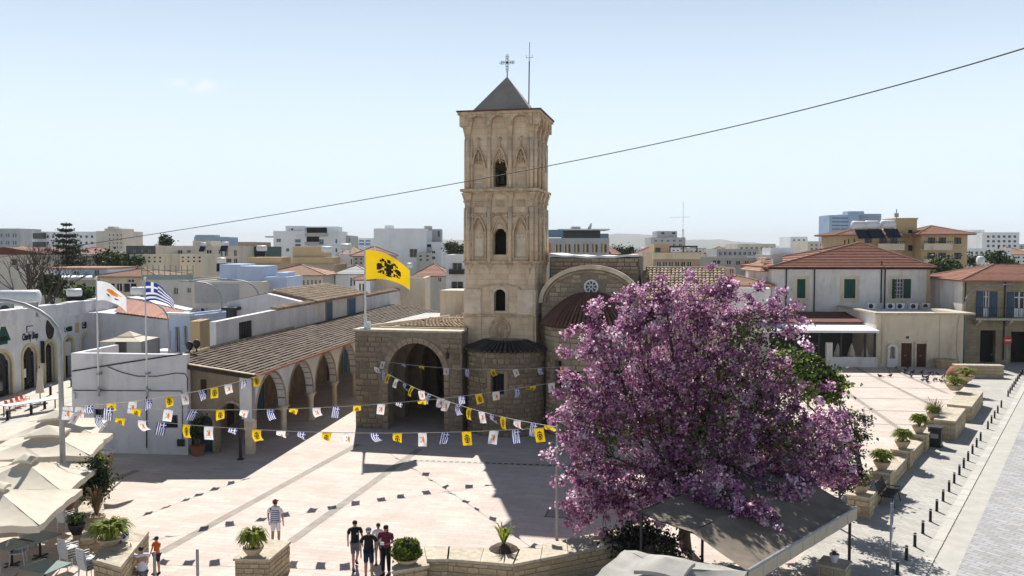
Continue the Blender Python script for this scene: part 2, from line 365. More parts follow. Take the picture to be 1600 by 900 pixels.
    def courses(s, p00, p10, p11, p01, n, lift=.05, lap=.25, seg=1):
        """a roof slope laid in n overlapping courses: p00-p10 eave, p01-p11 upper edge"""
        p00, p10, p11, p01 = map(Vector, (p00, p10, p11, p01))
        nrm = (p10-p00).cross(p01-p00).normalized()
        if nrm.z < 0: nrm = -nrm
        def P(u, v): return (p00*(1-u)+p10*u)*(1-v)+(p01*(1-u)+p11*u)*v
        for k in range(n):
            v0, v1 = k/n, min(1, (k+1+lap)/n)
            for j in range(seg):
                u0, u1 = j/seg, (j+1)/seg
                jit = random.uniform(-.25, .25)*lift if seg > 1 else 0
                a, b = P(u0, v0)+nrm*(lift+jit), P(u1, v0)+nrm*(lift+jit); c, d = P(u1, v1), P(u0, v1)
                a2, b2 = P(u0, v0), P(u1, v0)
                s.poly((a, b, c, d)); s.poly((a2, b2, b, a))
                if seg > 1: s.poly((a2, a, d)); s.poly((b2, c, b))
        return s
    def pantiles(s, p00, p10, p11, p01, nu, nv, r=.1, gap=0.0):
        """rows of barrel tiles over a roof slope"""
        p00, p10, p11, p01 = map(Vector, (p00, p10, p11, p01))
        nrm = (p10-p00).cross(p01-p00).normalized()
        if nrm.z < 0: nrm = -nrm
        def P(u, v): return (p00*(1-u)+p10*u)*(1-v)+(p01*(1-u)+p11*u)*v
        for i in range(nu):
            for k in range(nv):
                if gap and random.random() < gap: continue
                uc = (i+.5)/nu; v0, v1 = k/nv, min(1.0, (k+1.18)/nv)
                a, b = P(uc, v0), P(uc, v1); sd = (P(uc+.01, v0)-P(uc, v0)).normalized()
                j = sd*random.uniform(-.012, .012); dz = random.uniform(0, .012)
                ra, rb = r*1.06, r*.82
                A = [s.vert(a+j+sd*ra*math.cos(t)+nrm*(ra*math.sin(t)+.03+dz)) for t in [math.pi*q/5 for q in range(6)]]
                B = [s.vert(b+j+sd*rb*math.cos(t)+nrm*(rb*math.sin(t)+.0+dz)) for t in [math.pi*q/5 for q in range(6)]]
                for q in range(5): s.f.append([A[q], A[q+1], B[q+1], B[q]]); s.mi.append(s.cur)
                s.f.append(A[::-1]); s.mi.append(s.cur)
        return s
    def build(s, name, m, parent=None, smooth=False, **props):
        me = bpy.data.meshes.new(name); me.from_pydata([tuple(v) for v in s.v], [], s.f)
        ms = m if isinstance(m, (list, tuple)) else [m]
        for x in ms: me.materials.append(M[x] if isinstance(x, str) else x)
        if len(ms) > 1: me.polygons.foreach_set('material_index', s.mi)
        if smooth: me.polygons.foreach_set('use_smooth', [True]*len(me.polygons))
        me.update()
        o = bpy.data.objects.new(name, me); C.objects.link(o)
        if parent: o.parent = parent
        for k, v in props.items(): o[k] = v
        return o
def tag(o, label=None, cat=None, group=None, kind=None):
    for k, v in (('label', label), ('category', cat), ('group', group), ('kind', kind)):
        if v: o[k] = v
    return o
def thing(name, label, cat, fr=None, loc=None, rz=0, group=None):
    o = bpy.data.objects.new(name, None); C.objects.link(o); o.empty_display_size = .1
    if fr is not None: o.location = fr.o; o.rotation_euler = (0, 0, fr.a)
    else: o.location = loc or (0, 0, 0); o.rotation_euler = (0, 0, rz)
    return tag(o, label, cat, group)
def struct(o): o['kind'] = 'structure'; return o
def copy_tree(o, parent=None, depth=0):
    c = o.copy(); C.objects.link(c); c.parent = parent
    for ch in KIDS(o): copy_tree(ch, c, depth+1)
    return c
def KIDS(o): return [x for x in bpy.data.objects if x.parent == o]
def one(name, m, parent, fn, smooth=False, **pr):
    mb = MB(); fn(mb); return mb.build(name, m, parent, smooth, **pr)
UNIT = {}
def piece_mesh(matkey):
    if matkey not in UNIT:
        mb = MB(); c = .07
        # block with softened front edge
        b = [(-.5,.5,-.5),(.5,.5,-.5),(.5,.5,.5),(-.5,.5,.5)]; m_ = [(-.5,-.3,-.5),(.5,-.3,-.5),(.5,-.3,.5),(-.5,-.3,.5)]
        f = [(-.5+c,-.5,-.5+c),(.5-c,-.5,-.5+c),(.5-c,-.5,.5-c),(-.5+c,-.5,.5-c)]
        for A, B in ((b, m_), (m_, f)):
            for k in range(4): mb.poly((A[(k+1)%4], A[k], B[k], B[(k+1)%4]))
        mb.poly(f); me_o = mb.build('stone', matkey); UNIT[matkey] = me_o.data; bpy.data.objects.remove(me_o)
    return UNIT[matkey]
def piece(name, matkey, parent, c, size, rz=0, tilt=0):
    o = bpy.data.objects.new(name, piece_mesh(matkey)); C.objects.link(o); o.parent = parent
    o.location = c; o.scale = size; o.rotation_euler = (0, tilt, rz); return o
def stonework(parent, matkey, x0, x1, z0, z1, y, skip, hs=(.28, .42), ws=(.35, .75), name='stone', limit=300, prob=1.0, seed=1, curve=None):
    """courses of separate squared stones standing proud of a wall; those past the limit are joined"""
    rr = random.Random(seed); L = []
    z = z0
    while z < z1-.12:
        h = min(rr.uniform(*hs), z1-z); x = x0 - rr.uniform(0, .2)
        while x < x1-.1:
            wd = rr.uniform(*ws); a, b = max(x, x0), min(x+wd, x1); x += wd
            if b-a < .12 or rr.random() > prob: continue
            if any(skip(u, q) for u in (a, (a+b)/2, b) for q in (z, z+h/2, z+h)): continue
            L.append((a, b, z, z+h, rr.uniform(.03, .06)))
        z += h
    L.sort(key=lambda t: -(t[1]-t[0])*(t[3]-t[2]))
    rest = MB()
    for i, (a, b, c, d, pr) in enumerate(L):
        ctr = Vector(((a+b)/2, y, (c+d)/2)); rz = 0
        if curve: ctr, rz = curve((a+b)/2, (c+d)/2)
        if i < limit: piece(name, matkey, parent, ctr, (b-a-.025, pr*2, d-c-.025), rz)
        else:
            rest.m = Matrix.Translation(ctr) @ Matrix.Rotation(rz, 4, 'Z')
            rest.box(-(b-a)/2+.012, (b-a)/2-.012, -pr, pr, -(d-c)/2+.012, (d-c)/2-.012)
    if rest.f: rest.build('small_stones', matkey, parent, kind='stuff')
def text(name, s, size, m, parent, loc, rot, shear=0.0, bold=0.0, extrude=.01):
    cu = bpy.data.curves.new(name, 'FONT'); cu.body = s; cu.size = size; cu.extrude = extrude; cu.shear = shear; cu.offset = bold
    cu.align_x = 'CENTER'; cu.align_y = 'CENTER'; cu.resolution_u = 3
    t = bpy.data.objects.new(name, cu); C.objects.link(t)
    dg = bpy.context.evaluated_depsgraph_get(); me = bpy.data.meshes.new_from_object(t.evaluated_get(dg))
    bpy.data.objects.remove(t)
    o = bpy.data.objects.new(name, me); C.objects.link(o); me.materials.clear(); me.materials.append(M[m])
    o.parent = parent; o.location = loc; o.rotation_euler = rot
    return o
# ================================================================== GROUND
SA = R(35.2); SD = Vector((math.sin(SA), math.cos(SA), 0)); SN = Vector((math.cos(SA), -math.sin(SA), 0))
K0 = Vector((14.3, 28.4, 0))
def kerb_x(y): return K0.x + (y-K0.y)*math.tan(SA)
def sheet(name, pts, z, m, parent=None):
    mb = MB(); mb.poly([(p[0], p[1], z) for p in pts]); return mb.build(name, m, parent)
struct(sheet('ground', [(-7000, -200), (7000, -200), (7000, 13000), (-7000, 13000)], -.22, 'town_ground'))
plaza = struct(sheet('plaza', [(-24, 2), (kerb_x(2)-.25, 2), (kerb_x(96)-.25, 96), (-24, 96)], 0, 'plaza_paving'))
struct(sheet('side_street', [(-70, 2), (-24, 2), (-24, 130), (-70, 130)], 0, 'side_street'))
struct(sheet('road', [(kerb_x(-10), -10), (130, -10), (130, kerb_x(0)+160), (kerb_x(120), 120)], -.03, 'street_setts'))
struct(sheet('pavement', [tuple((K0+SN*-.15+SD*t)[:2]) for t in (-32, 82)] + [tuple((K0+SN*-3.75+SD*t)[:2]) for t in (86, -32)], .004, 'pavement_stone'))
kerb = struct(thing('kerb', None, None, loc=(0, 0, 0)))
for k in range(108):
    c = K0 + SD*(-28+k*1.02)
    piece('kerb_stone', 'kerb_stone', kerb, (c.x-.0, c.y, -.062), (.36, 1.035, .15), -SA)
gut = [K0+SN*.165+SD*-32, K0+SN*1.0+SD*-32, K0+SN*1.0+SD*84, K0+SN*.165+SD*84]
struct(sheet('gutter', gut, -.026, 'kerb_stone'))
def band(a, b, wd, z=.004, m='plaza_band', par=plaza, name='paving_band'):
    a, b = Vector(a), Vector(b); d = (b-a).normalized(); n = Vector((-d.y, d.x, 0))*wd/2
    return sheet(name, [a-n, b-n, b+n, a+n], z, m, par)
for p, q in (((250, 864), (560, 694)), ((452, 848), (655, 702)), ((150, 760), (215, 735))):
    band(G(*p), G(*q), .42)
for p, q in (((1320, 566), (1470, 640)), ((1385, 574), (1480, 615)), ((1290, 590), (1420, 680))): band(G(*p), G(*q), .36)
for y in (590, 607, 624, 643, 664): band(G(1230, y-4), G(1500, y+1), .16, .008)
dr = thing('drain_channel', 'long slotted drain channel crossing the plaza in front of the church', 'drain', loc=(0, 0, 0))
a, b = G(635, 719), G(905, 729); d = (b-a).normalized(); nn = Vector((-d.y, d.x, 0))
sheet('channel_bed', [a-nn*.16, b-nn*.16, b+nn*.16, a+nn*.16], .006, 'kerb_stone', dr)
gr = MB(); L_ = (b-a).length; k = 0
while k*.32 < L_-.2:
    p = a+d*(k*.32+.05); q = p+d*.2
    gr.poly([(v.x, v.y, .011) for v in (p-nn*.09, q-nn*.09, q+nn*.09, p+nn*.09)]); k += 1
gr.build('slot_row', 'dark_metal', dr)
mh = thing('manhole_cover', 'square paved manhole cover in the tower shadow beside the lamp pole', 'manhole', loc=G(872, 803), rz=R(-12))
one('cover', 'plaza_band', mh, lambda m: m.box(-.45, .45, -.45, .45, .001, .012))
one('rim', 'dark_metal', mh, lambda m: m.box(-.5, .5, -.5, .5, .0005, .004))

# ================================================================== CHURCH
CF = Frame(G(556, 668), -12)
def archring(mb, cx, half, zs, zt, wd, y0, y1, kind='arch', n=18, legs=0.0):
    """a moulded arch standing proud: inner curve half/zt, outer curve wider by wd"""
    def top(h, t, x):
        q = min(1, abs(x)/h)
        return zs+(t-zs)*(math.sqrt(max(0, 1-q*q)) if kind == 'arch' else 1-q**1.7)
    A = []; B = []
    for k in range(n+1):
        c = -math.cos(math.pi*k/n)
        A.append((cx+c*half, top(half, zt, c*half))); B.append((cx+c*(half+wd), top(half+wd, zt+wd, c*(half+wd))))
    if legs: A = [(cx-half, zs-legs)]+A+[(cx+half, zs-legs)]; B = [(cx-half-wd, zs-legs)]+B+[(cx+half+wd, zs-legs)]
    for (a, b, c, d) in zip(A, A[1:], B[1:], B):
        mb.hexa([(a[0],y0,a[1]),(b[0],y0,b[1]),(b[0],y1,b[1]),(a[0],y1,a[1])], [(d[0],y0,d[1]),(c[0],y0,c[1]),(c[0],y1,c[1]),(d[0],y1,d[1])])
# ------------------------------------------------------------------ bell tower
TY = 1.6; TL = 4.2
xr = CF.uv(834, 400, TY)[0]; tc = CF.world(xr-TL/2, TY+TL/2, 0)
TF = Frame(tc, -12); hf = TL/2
def tz(py): return TF.uv(782, py, -hf)[1]
tower = thing('bell_tower', 'tall square carved limestone bell tower with grey pyramid roof', 'bell tower', TF)
def four(mb, fn):
    for k in range(4):
        mb.m = Matrix.Rotation(k*math.pi/2, 4, 'Z'); fn(mb)
    mb.m = None
def tpx(x0, y0, x1, y1): return TF.rect(x0, y0, x1, y1, -hf)
zE, z4, z43, z3, z32, z21 = tz(177), tz(296), tz(316), tz(322), tz(409), tz(493)
BX = [-1.33, 0, 1.31]                     # bay centres
PX = [-.66, .65]                          # pilasters
T = .55
# shaft by storeys, real openings on all four sides
o4 = (-.42, .42, tz(292), tz(259), tz(248), 'arch'); o3 = (-.42, .42, tz(398), tz(368), tz(357), 'arch'); o2 = (-.36, .36, tz(486), tz(460), tz(452), 'arch')
def storey(name, za, zb, op, inset, m='tower_stone', blind=()):
    mb = MB()
    def side(q):
        q.wall(-hf+inset+T, hf-inset-T, za, zb, -hf+inset+.1, -hf+inset+T, [op] if op else [])
        q.wall(-hf+inset, hf-inset-.1, za, zb, -hf+inset, -hf+inset+.1, ([op] if op else [])+list(blind))
        q.box(-hf+inset+.1, -hf+inset+T, -hf+inset+.1, -hf+inset+T, za, zb)
    four(mb, side)
    return mb.build(name, m, tower)
bl4 = [(c-.36, c+.36, tz(291), tz(262), tz(233), 'point') for c in (BX[0], BX[2])]
bl3 = [(c-.40, c+.40, tz(402), tz(362), tz(339), 'point') for c in (BX[0], BX[2])]
storey('belfry_wall', z4, zE, o4, .04, blind=bl4)
storey('upper_wall', z32, z4-.002, o3, .0, blind=bl3)
storey('middle_wall', z21, z32-.002, o2, -.06)
one('base_wall', 'tower_stone', tower, lambda m: m.box(-hf-.1, hf+.1, -hf-.1, hf+.1, -.3, z21-.002))
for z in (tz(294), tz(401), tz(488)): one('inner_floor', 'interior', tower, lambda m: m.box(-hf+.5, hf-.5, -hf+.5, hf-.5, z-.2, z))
for z0_, z1_ in ((tz(400), tz(345)), (tz(487), tz(445))): one('shade_core', 'interior', tower, lambda m: m.box(-hf+.62, hf-.62, -hf+.62, hf-.62, z0_, z1_))  # added near-black fill, stands in for shade inside the openings
# cornices
for nm, zz, ex, hh in (('cornice', tz(299), .32, .16), ('cornice', tz(411), .2, .14), ('string_course', tz(494), .2, .12)):
    one(nm, 'tower_carve', tower, lambda m: (m.box(-hf-ex, hf+ex, -hf-ex, hf+ex, zz, zz+hh), m.box(-hf-ex*.6, hf+ex*.6, -hf-ex*.6, hf+ex*.6, zz-hh*.7, zz)))
# eave, thin dark tiles, pyramid
ze = tz(175)
one('eave_slab', 'tower_carve', tower, lambda m: m.box(-hf-.44, hf+.44, -hf-.44, hf+.44, ze-.16, ze+.0))
one('eave_tiles', 'tile_maroon', tower, lambda m: m.box(-hf-.5, hf+.5, -hf-.5, hf+.5, ze+.002, ze+.09))
one('pyramid_roof', 'roof_grey_render', tower, lambda m: [m.poly(((-1.88,-1.88,ze+.06),(1.88,-1.88,ze+.06),(0,0,tz(115)+.25))) if k == 0 else m.poly([Matrix.Rotation(k*math.pi/2,4,'Z')@Vector(p) for p in ((-1.88,-1.88,ze+.06),(1.88,-1.88,ze+.06),(0,0,tz(115)+.25))]) for k in range(4)])
# machicolation arches under the eave (three scooped arches a side) and belfry corbels
def scoops(q):
    zb = tz(197)
    q.wall(-hf-.34, hf+.02, zb, ze-.16, -hf-.34, -hf+.04,
           [(c-.55, c+.55, zb, zb, tz(181), 'arch') for c in BX])
def flare(q, x, ztop, zbot, w0, w1, d0, d1):
    for k in range(5):
        t0, t1 = k/5, (k+1)/5; e = lambda t: t**1.8
        wa, da = w0+(w1-w0)*e(t0), d0+(d1-d0)*e(t0); wb, db = w0+(w1-w0)*e(t1), d0+(d1-d0)*e(t1)
        za, zb = zbot+(ztop-zbot)*t0, zbot+(ztop-zbot)*t1
        q.hexa([(x-wa,-hf-da,za),(x+wa,-hf-da,za),(x+wa,-hf+.05,za),(x-wa,-hf+.05,za)], [(x-wb,-hf-db,zb),(x+wb,-hf-db,zb),(x+wb,-hf+.05,zb),(x-wb,-hf+.05,zb)])
mb = MB(); four(mb, scoops); mb.build('scooped_arches', 'tower_carve', tower)
for k in range(4):                                     # pilasters and capitals, each a piece
    Mx = Matrix.Rotation(k*math.pi/2, 4, 'Z')
    for i, x in enumerate([-hf+.14, PX[0], PX[1], hf-.14]):
        mb = MB(); mb.m = Mx
        mb.tube([(x, -hf-.06, z4), (x, -hf-.06, tz(216))], .12, 8)
        if i in (0, 3): mb.tube([(x*.9, -hf-.02, z4), (x*.9, -hf-.02, tz(216))], .08, 8)
        mb.build('pilaster', 'tower_stone', tower, True)
        mb = MB(); mb.m = Mx; flare(mb, x, tz(186), tz(224), .10, .24 if i in (1,2) else .36, .08, .36); mb.build('corbel', 'tower_carve', tower)
        mb = MB(); mb.m = Mx
        mb.tube([(x, -hf-.09, z32), (x, -hf-.09, tz(324))], .13, 8)
        if i in (0, 3): mb.tube([(x*.87, -hf-.03, z32), (x*.87, -hf-.03, tz(324))], .08, 8)
        mb.build('pilaster', 'tower_stone', tower, True)
        mb = MB(); mb.m = Mx; flare(mb, x, tz(301), tz(326), .12, .26, .10, .30); mb.box(x-.15, x+.15, -hf-.2, -hf, tz(316), tz(313)); mb.build('capital', 'tower_carve', tower)
        mb = MB(); mb.m = Mx; flare(mb, x*.96, tz(413), tz(428), .03, .2, .07, .17); mb.build('bracket', 'tower_carve', tower)
    for j, c in enumerate(BX):
        mb = MB(); mb.m = Mx                             # carved ogee hoods and niche panels
        archring(mb, c, .36 if j != 1 else .42, tz(262), tz(233), .12, -hf-.13, -hf+.06, 'point')
        mb.tube([(c, -hf-.03, tz(230)), (c, -hf-.03, tz(220))], [.08, .02], 6)
        mb.ball((c, -hf-.02, tz(217)), .12, 6)
        mb.build('hood_mould', 'tower_carve', tower)
        mb = MB(); mb.m = Mx
        for q in range(9):
            a = q*.7; mb.ball((c+.2*math.sin(a*1.9), -hf+.05, tz(254)+.14*q/2.2), .055, 5)
        mb.box(c-.03, c+.03, -hf-.01, -hf+.1, tz(254), tz(238)); mb.box(c-.16, c+.16, -hf-.01, -hf+.1, tz(246), tz(244.5))
        if j != 1:
            for q in range(6): mb.box(c-.34+.11*q+.01, c-.34+.11*q+.10, -hf+.045, -hf+.09, tz(255), tz(252))
        mb.build('tracery', 'tower_carve', tower)
        mb = MB(); mb.m = Mx
        archring(mb, c, .40 if j != 1 else .43, tz(362), tz(340), .12, -hf-.15, -hf+.06, 'point', legs=tz(362)-tz(404))
        archring(mb, c, .28, tz(362), tz(348), .06, -hf-.0, -hf+.09, 'point')
        mb.build('hood_mould', 'tower_carve', tower)
        mb = MB(); mb.m = Mx
        for sx in (-.42, .42): mb.lathe([(0, .0), (.07, .03), (.12, .0), (.145, -.05)], (0, 0, 0), 10) if False else mb.ball((c+sx, -hf-.03, tz(336)), .13, 7)
        for sx in (-.16, 0, .16): mb.ball((c+sx, -hf-.02, tz(334)), .07, 5)
        mb.box(c-.3, c+.3, -hf-.03, -hf+.02, tz(337), tz(333))
        mb.build('rosette', 'tower_carve', tower)
        mb = MB(); mb.m = Mx                             # stone lattice
        for q in range(5): mb.box(c-.26+.12*q, c-.22+.12*q, -hf-.05, -hf+.02, tz(323), tz(313))
        for q in range(4): mb.box(c-.27, c+.27, -hf-.045, -hf+.02, tz(323)+.125*q, tz(323)+.04+.125*q)
        mb.build('lattice', 'tower_carve', tower)
        if j != 1:
            mb = MB(); mb.m = Mx
            mb.box(c-.3, c+.3, -hf+.05, -hf+.09, tz(401), tz(366))
            for sx in (-.11, .11): mb.ball((c+sx, -hf+.04, tz(371)), .06, 5)
            for q in range(3): mb.box(c-.3+.02*q, c+.3-.04*q, -hf+.03, -hf+.06, tz(285-9*q), tz(284-9*q)+.03)
            mb.build('niche_panel', 'tower_pale', tower)
    mb = MB(); mb.m = Mx                                 # second storey: corner strips, flat arch, window surround
    mb.box(-hf-.13, -hf+.92, -hf-.13, -hf+.05, z21+.0, tz(452)); mb.build('corner_strip', 'tower_pale', tower)
    mb = MB(); mb.m = Mx; mb.box(hf-.98, hf+.06, -hf-.13, -hf+.05, z21, tz(452)); mb.build('corner_strip', 'tower_pale', tower)
    mb = MB(); mb.m = Mx; archring(mb, 0, 1.27, tz(453), tz(446), .1, -hf-.16, -hf, 'arch'); mb.build('flat_arch', 'tower_carve', tower)
    mb = MB(); mb.m = Mx; archring(mb, 0, .36, tz(460), tz(452), .2, -hf-.1, -hf+.04, 'arch', legs=tz(460)-tz(489)); mb.build('window_surround', 'tower_pale', tower)
    mb = MB(); mb.m = Mx
    mb.box(-hf-.17, -hf+.95, -hf-.17, -hf, 0, z21-.1); mb.build('corner_strip', 'tower_stone', tower); mb = MB(); mb.m = Mx; mb.box(hf-1.0, hf+.1, -hf-.17, -hf, 0, z21-.1)
    mb.build('corner_strip', 'tower_stone', tower)
    zc = tz(514)
    mb = MB(); mb.m = Mx @ Matrix.Translation((0, -hf-.1, zc)) @ Matrix.Rotation(R(90), 4, 'X')
    mb.lathe([(.68, 0), (.68, .10), (.60, .13), (.55, .06), (.50, .06), (.47, .10), (.42, .05), (.15, .04), (.13, .1), (0, .12)], n=24)
    for q in range(14):
        t = q*math.pi/7; mb.tube([(.16*math.cos(t), .16*math.sin(t), .05), (.38*math.cos(t), .38*math.sin(t), .06)], [.03, .05], 4)
    mb.build('medallion', 'tower_carve', tower)
rr = random.Random(3)
# bell with yoke
bz = tz(287)
mb = MB(); mb.lathe([(.02, .78), (.16, .77), (.19, .62), (.22, .35), (.30, .12), (.38, 0), (.35, .0), (.2, .3), (.1, .6)], (.04, -hf+.8, bz), 16); mb.build('bell', 'bronze', tower, True)
mb = MB(); mb.box(-.9, .9, -hf+.72, -hf+.88, bz+.86, bz+1.02); mb.tube([(.04, -hf+.8, bz+.75), (.04, -hf+.8, bz+.9)], .04); mb.box(-.25, -.17, -hf+.6, -hf+1.0, bz-.3, bz+.9); mb.build('bell_yoke', 'wood_dark', tower)
# iron cross on the apex
zt_ = tz(115)
mb = MB(); mb.tube([(0, 0, zt_), (0, 0, zt_+.55)], .035)
def ring(mb, cx, cz, r, t=.014, n=10):
    mb.tube([(cx+r*math.cos(2*math.pi*k/n), 0, cz+r*math.sin(2*math.pi*k/n)) for k in range(n+1)], t, 4, False)
cz = zt_+1.12
for dx, dz in ((.13,0),(-.13,0),(.30,0),(-.30,0),(.40,.0),(-.40,0),(0,.14),(0,.31),(0,.42),(0,-.16),(0,-.32),(0,-.48)): ring(mb, dx, cz+dz, .1 if abs(dx)+abs(dz) < .38 else .085)
mb.ball((0, 0, cz), .09, 6); mb.tube([(0, 0, zt_+.4), (0, 0, cz+.4)], .018, 4); mb.tube([(-.4, 0, cz), (.4, 0, cz)], .018, 4)
mb.build('iron_cross', 'dark_metal', tower)
mb = MB(); px_, = [TF.uv(826, 160, 1.4)[0]]
zt2 = TF.uv(827, 66, 1.4)[1]; mb.tube([(px_, 1.4, ze), (px_+.04, 1.4, zt2-1.2)], .04, 6); mb.tube([(px_+.04, 1.4, zt2-1.3), (px_+.06, 1.4, zt2)], .02, 5)
mb.tube([(px_-.16, 1.4, zt2-.98), (px_+.24, 1.4, zt2-.98)], .015, 4)
for sx in (-.16, .24): mb.tube([(px_+sx, 1.4, zt2-1.0), (px_+sx, 1.4, zt2-.8)], .012, 4)
mb.build('lightning_rod', 'dark_metal', tower)

# ------------------------------------------------------------------ church body
church = thing('church', 'old stone church with arched gable, round window and domed tile apse roofs', 'church', CF)
# small apse with black tiles in front of the tower
ax, az = CF.uv(779, 553, -.6); AR = 2.38
def acurve(c, r):
    return lambda u, z: (Vector((c[0]+r*math.sin(u/r), c[1]-r*math.cos(u/r), z)), u/r)
cA = (ax, TY+.02)
zA = CF.uv(784, 551, TY-AR)[1]
win_a = (-.42, .36, CF.uv(784, 616, TY-AR)[1], CF.uv(784, 584, TY-AR)[1])
def curved_wall(mb, c, r, z0, z1, op=None, t=.3, n=28, a=math.pi/2):
    zs = [z0, z1]; us = [-r*a+2*r*a*k/n for k in range(n+1)]
    if op: zs = [z0, op[2], op[3], z1]; us = sorted(us+[op[0], op[1]])
    P = lambda u, z, rr: (c[0]+rr*math.sin(u/r), c[1]-rr*math.cos(u/r), z)
    for u0, u1 in zip(us, us[1:]):
        if u1-u0 < 1e-6: continue
        for q0, q1 in zip(zs, zs[1:]):
            if op and op[0]-1e-6 <= u0 and u1 <= op[1]+1e-6 and q0 == op[2]: continue
            mb.poly((P(u0,q0,r), P(u1,q0,r), P(u1,q1,r), P(u0,q1,r)))
        mb.poly((P(u0,z1,r), P(u1,z1,r), P(u1,z1,r-t), P(u0,z1,r-t)))
    if op:
        for u in (op[0], op[1]): mb.poly((P(u,op[2],r), P(u,op[2],r-t), P(u,op[3],r-t), P(u,op[3],r)))
        for z in (op[2], op[3]): mb.poly((P(op[0],z,r), P(op[1],z,r), P(op[1],z,r-t), P(op[0],z,r-t)))
mb = MB(); curved_wall(mb, cA, AR, -.2, zA, win_a); mb.build('apse_wall', 'mortar', church)
sk = lambda op, m=.22: (lambda u, z: op[0]-m < u < op[1]+m and op[2]-m < z < op[3]+m)
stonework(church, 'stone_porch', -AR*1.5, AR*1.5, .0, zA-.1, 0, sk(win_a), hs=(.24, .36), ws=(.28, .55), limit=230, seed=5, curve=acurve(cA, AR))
def surround(par, cf, op, m='stone_trim', w_=.22, dep=.07):
    for (u0, u1, q0, q1) in ((op[0]-w_, op[0], op[2]-w_, op[3]+w_), (op[1], op[1]+w_, op[2]-w_, op[3]+w_), (op[0], op[1], op[3], op[3]+w_), (op[0], op[1], op[2]-w_, op[2])):
        c, rz = cf((u0+u1)/2, (q0+q1)/2); piece('window_stone', m, par, c, (u1-u0-.01, dep*2, q1-q0-.01), rz)
surround(church, acurve(cA, AR), win_a)
mb = MB(); mb.box(cA[0]-.6, cA[0]+.6, cA[1]-AR+.34, cA[1]-AR+.4, win_a[2]-.1, win_a[3]+.1); mb.build('window_pane', 'interior', church)
mb = MB(); 
for q in range(4): mb.box(cA[0]-.42+.2*q+.08, cA[0]-.42+.2*q+.11, cA[1]-AR+.2, cA[1]-AR+.22, win_a[2], win_a[3])
mb.build('window_grille', 'dark_metal', church)
def apse_roof(par, c, r0, r1, z0, z1, n, m, prof, name):
    mb = MB(); mb.lathe([(r0+(r1-r0)*t, z0+(z1-z0)*prof(t)) for t in [k/6 for k in range(7)]], (c[0], c[1], 0), 40, math.pi, 2*math.pi); mb.build(name, m, par)
    mb = MB()
    for k in range(n):
        a = math.pi + math.pi*(k+.5)/n; pts = []
        for i in range(9):
            t = i/8; r = r0+(r1-r0)*t+.04; pts.append((c[0]+r*math.cos(a), c[1]+r*math.sin(a), z0+(z1-z0)*prof(t)+.05))
        mb.tube(pts, [(.105*(1-.5*t/8)*r0/2.6) for t in range(9)], 6)
    mb.build('barrel_tiles', m, par, True, kind='stuff')
zA2 = CF.uv(784, 531, TY)[1]
apse_roof(church, cA, AR+.22, 1.15, zA, zA2, 26, 'tile_black', lambda t: t*t*(3-2*t)*.75+.25*t, 'apse_roof')
one('roof_flashing', 'stone_trim', church, lambda m: m.box(ax-1.35, ax+1.35, TY-.28, TY-.1, zA2-.05, zA2+.12))
# gabled chapel wall with round window
GY = 2.4
gl, gz = CF.uv(846, 470, GY); gr_, _ = CF.uv(1001, 470, GY); gc = (gl+gr_)/2; gh = (gr_-gl)/2
zs = CF.uv(924, 474, GY)[1]; zt = CF.uv(922, 419, GY)[1]
def gtop(x): t = min(1, abs(x-gc)/(gh+.001)); return zs+(zt-zs)*math.sqrt(max(0, 1-t*t))
rw, rwz = CF.uv(924, 448, GY); RWR = .4
def gable(m):
    m.wall(gl, gr_, -.2, zs, GY, GY+.6, [(rw-RWR, rw+RWR, rwz-.4, rwz, rwz+.4, 'arch')] if False else [], top=gtop, nt=30)
one('gable_wall', 'mortar', church, gable)
stonework(church, 'stone_church', gl+.02, gr_-.05, CF.uv(850, 640, GY)[1], zt-.1, GY, lambda u, z: z > gtop(u)-.16 or (u-rw)**2+(z-rwz)**2 < .62**2, hs=(.22, .34), ws=(.28, .6), limit=200, seed=9, name='stone')
mb = MB(); archring(mb, gc, gh-.1, zs, zt-.06, .26, GY-.22, GY+.1, 'arch', n=30); mb.build('gable_moulding', 'tower_pale', church)
mb = MB(); archring(mb, gc, gh-.28, zs, zt-.26, .14, GY-.12, GY+.1, 'arch', n=30); mb.build('gable_moulding', 'stone_trim', church)
mb = MB(); mb.m = Matrix.Translation((rw, GY-.02, rwz)) @ Matrix.Rotation(R(90), 4, 'X')
mb.lathe([(.44, -.1), (.44, .12), (.34, .12), (.34, -.1)], n=24)
for k in range(8):
    a = k*math.pi/4+.39; mb.tube([(.1*math.cos(a), .1*math.sin(a), .04), (.36*math.cos(a), .36*math.sin(a), .04)], .04, 5)
mb.lathe([(.13, -.1), (.13, .1), (.08, .1), (.08, -.1)], n=12)
rose = mb.build('round_window', 'white_plaster', church)
mb = MB(); mb.m = Matrix.Translation((rw, GY-.05, rwz)) @ Matrix.Rotation(R(90), 4, 'X'); mb.lathe([(.36, 0), (.0, 0.001)], n=20); mb.build('pane', 'glass', rose)
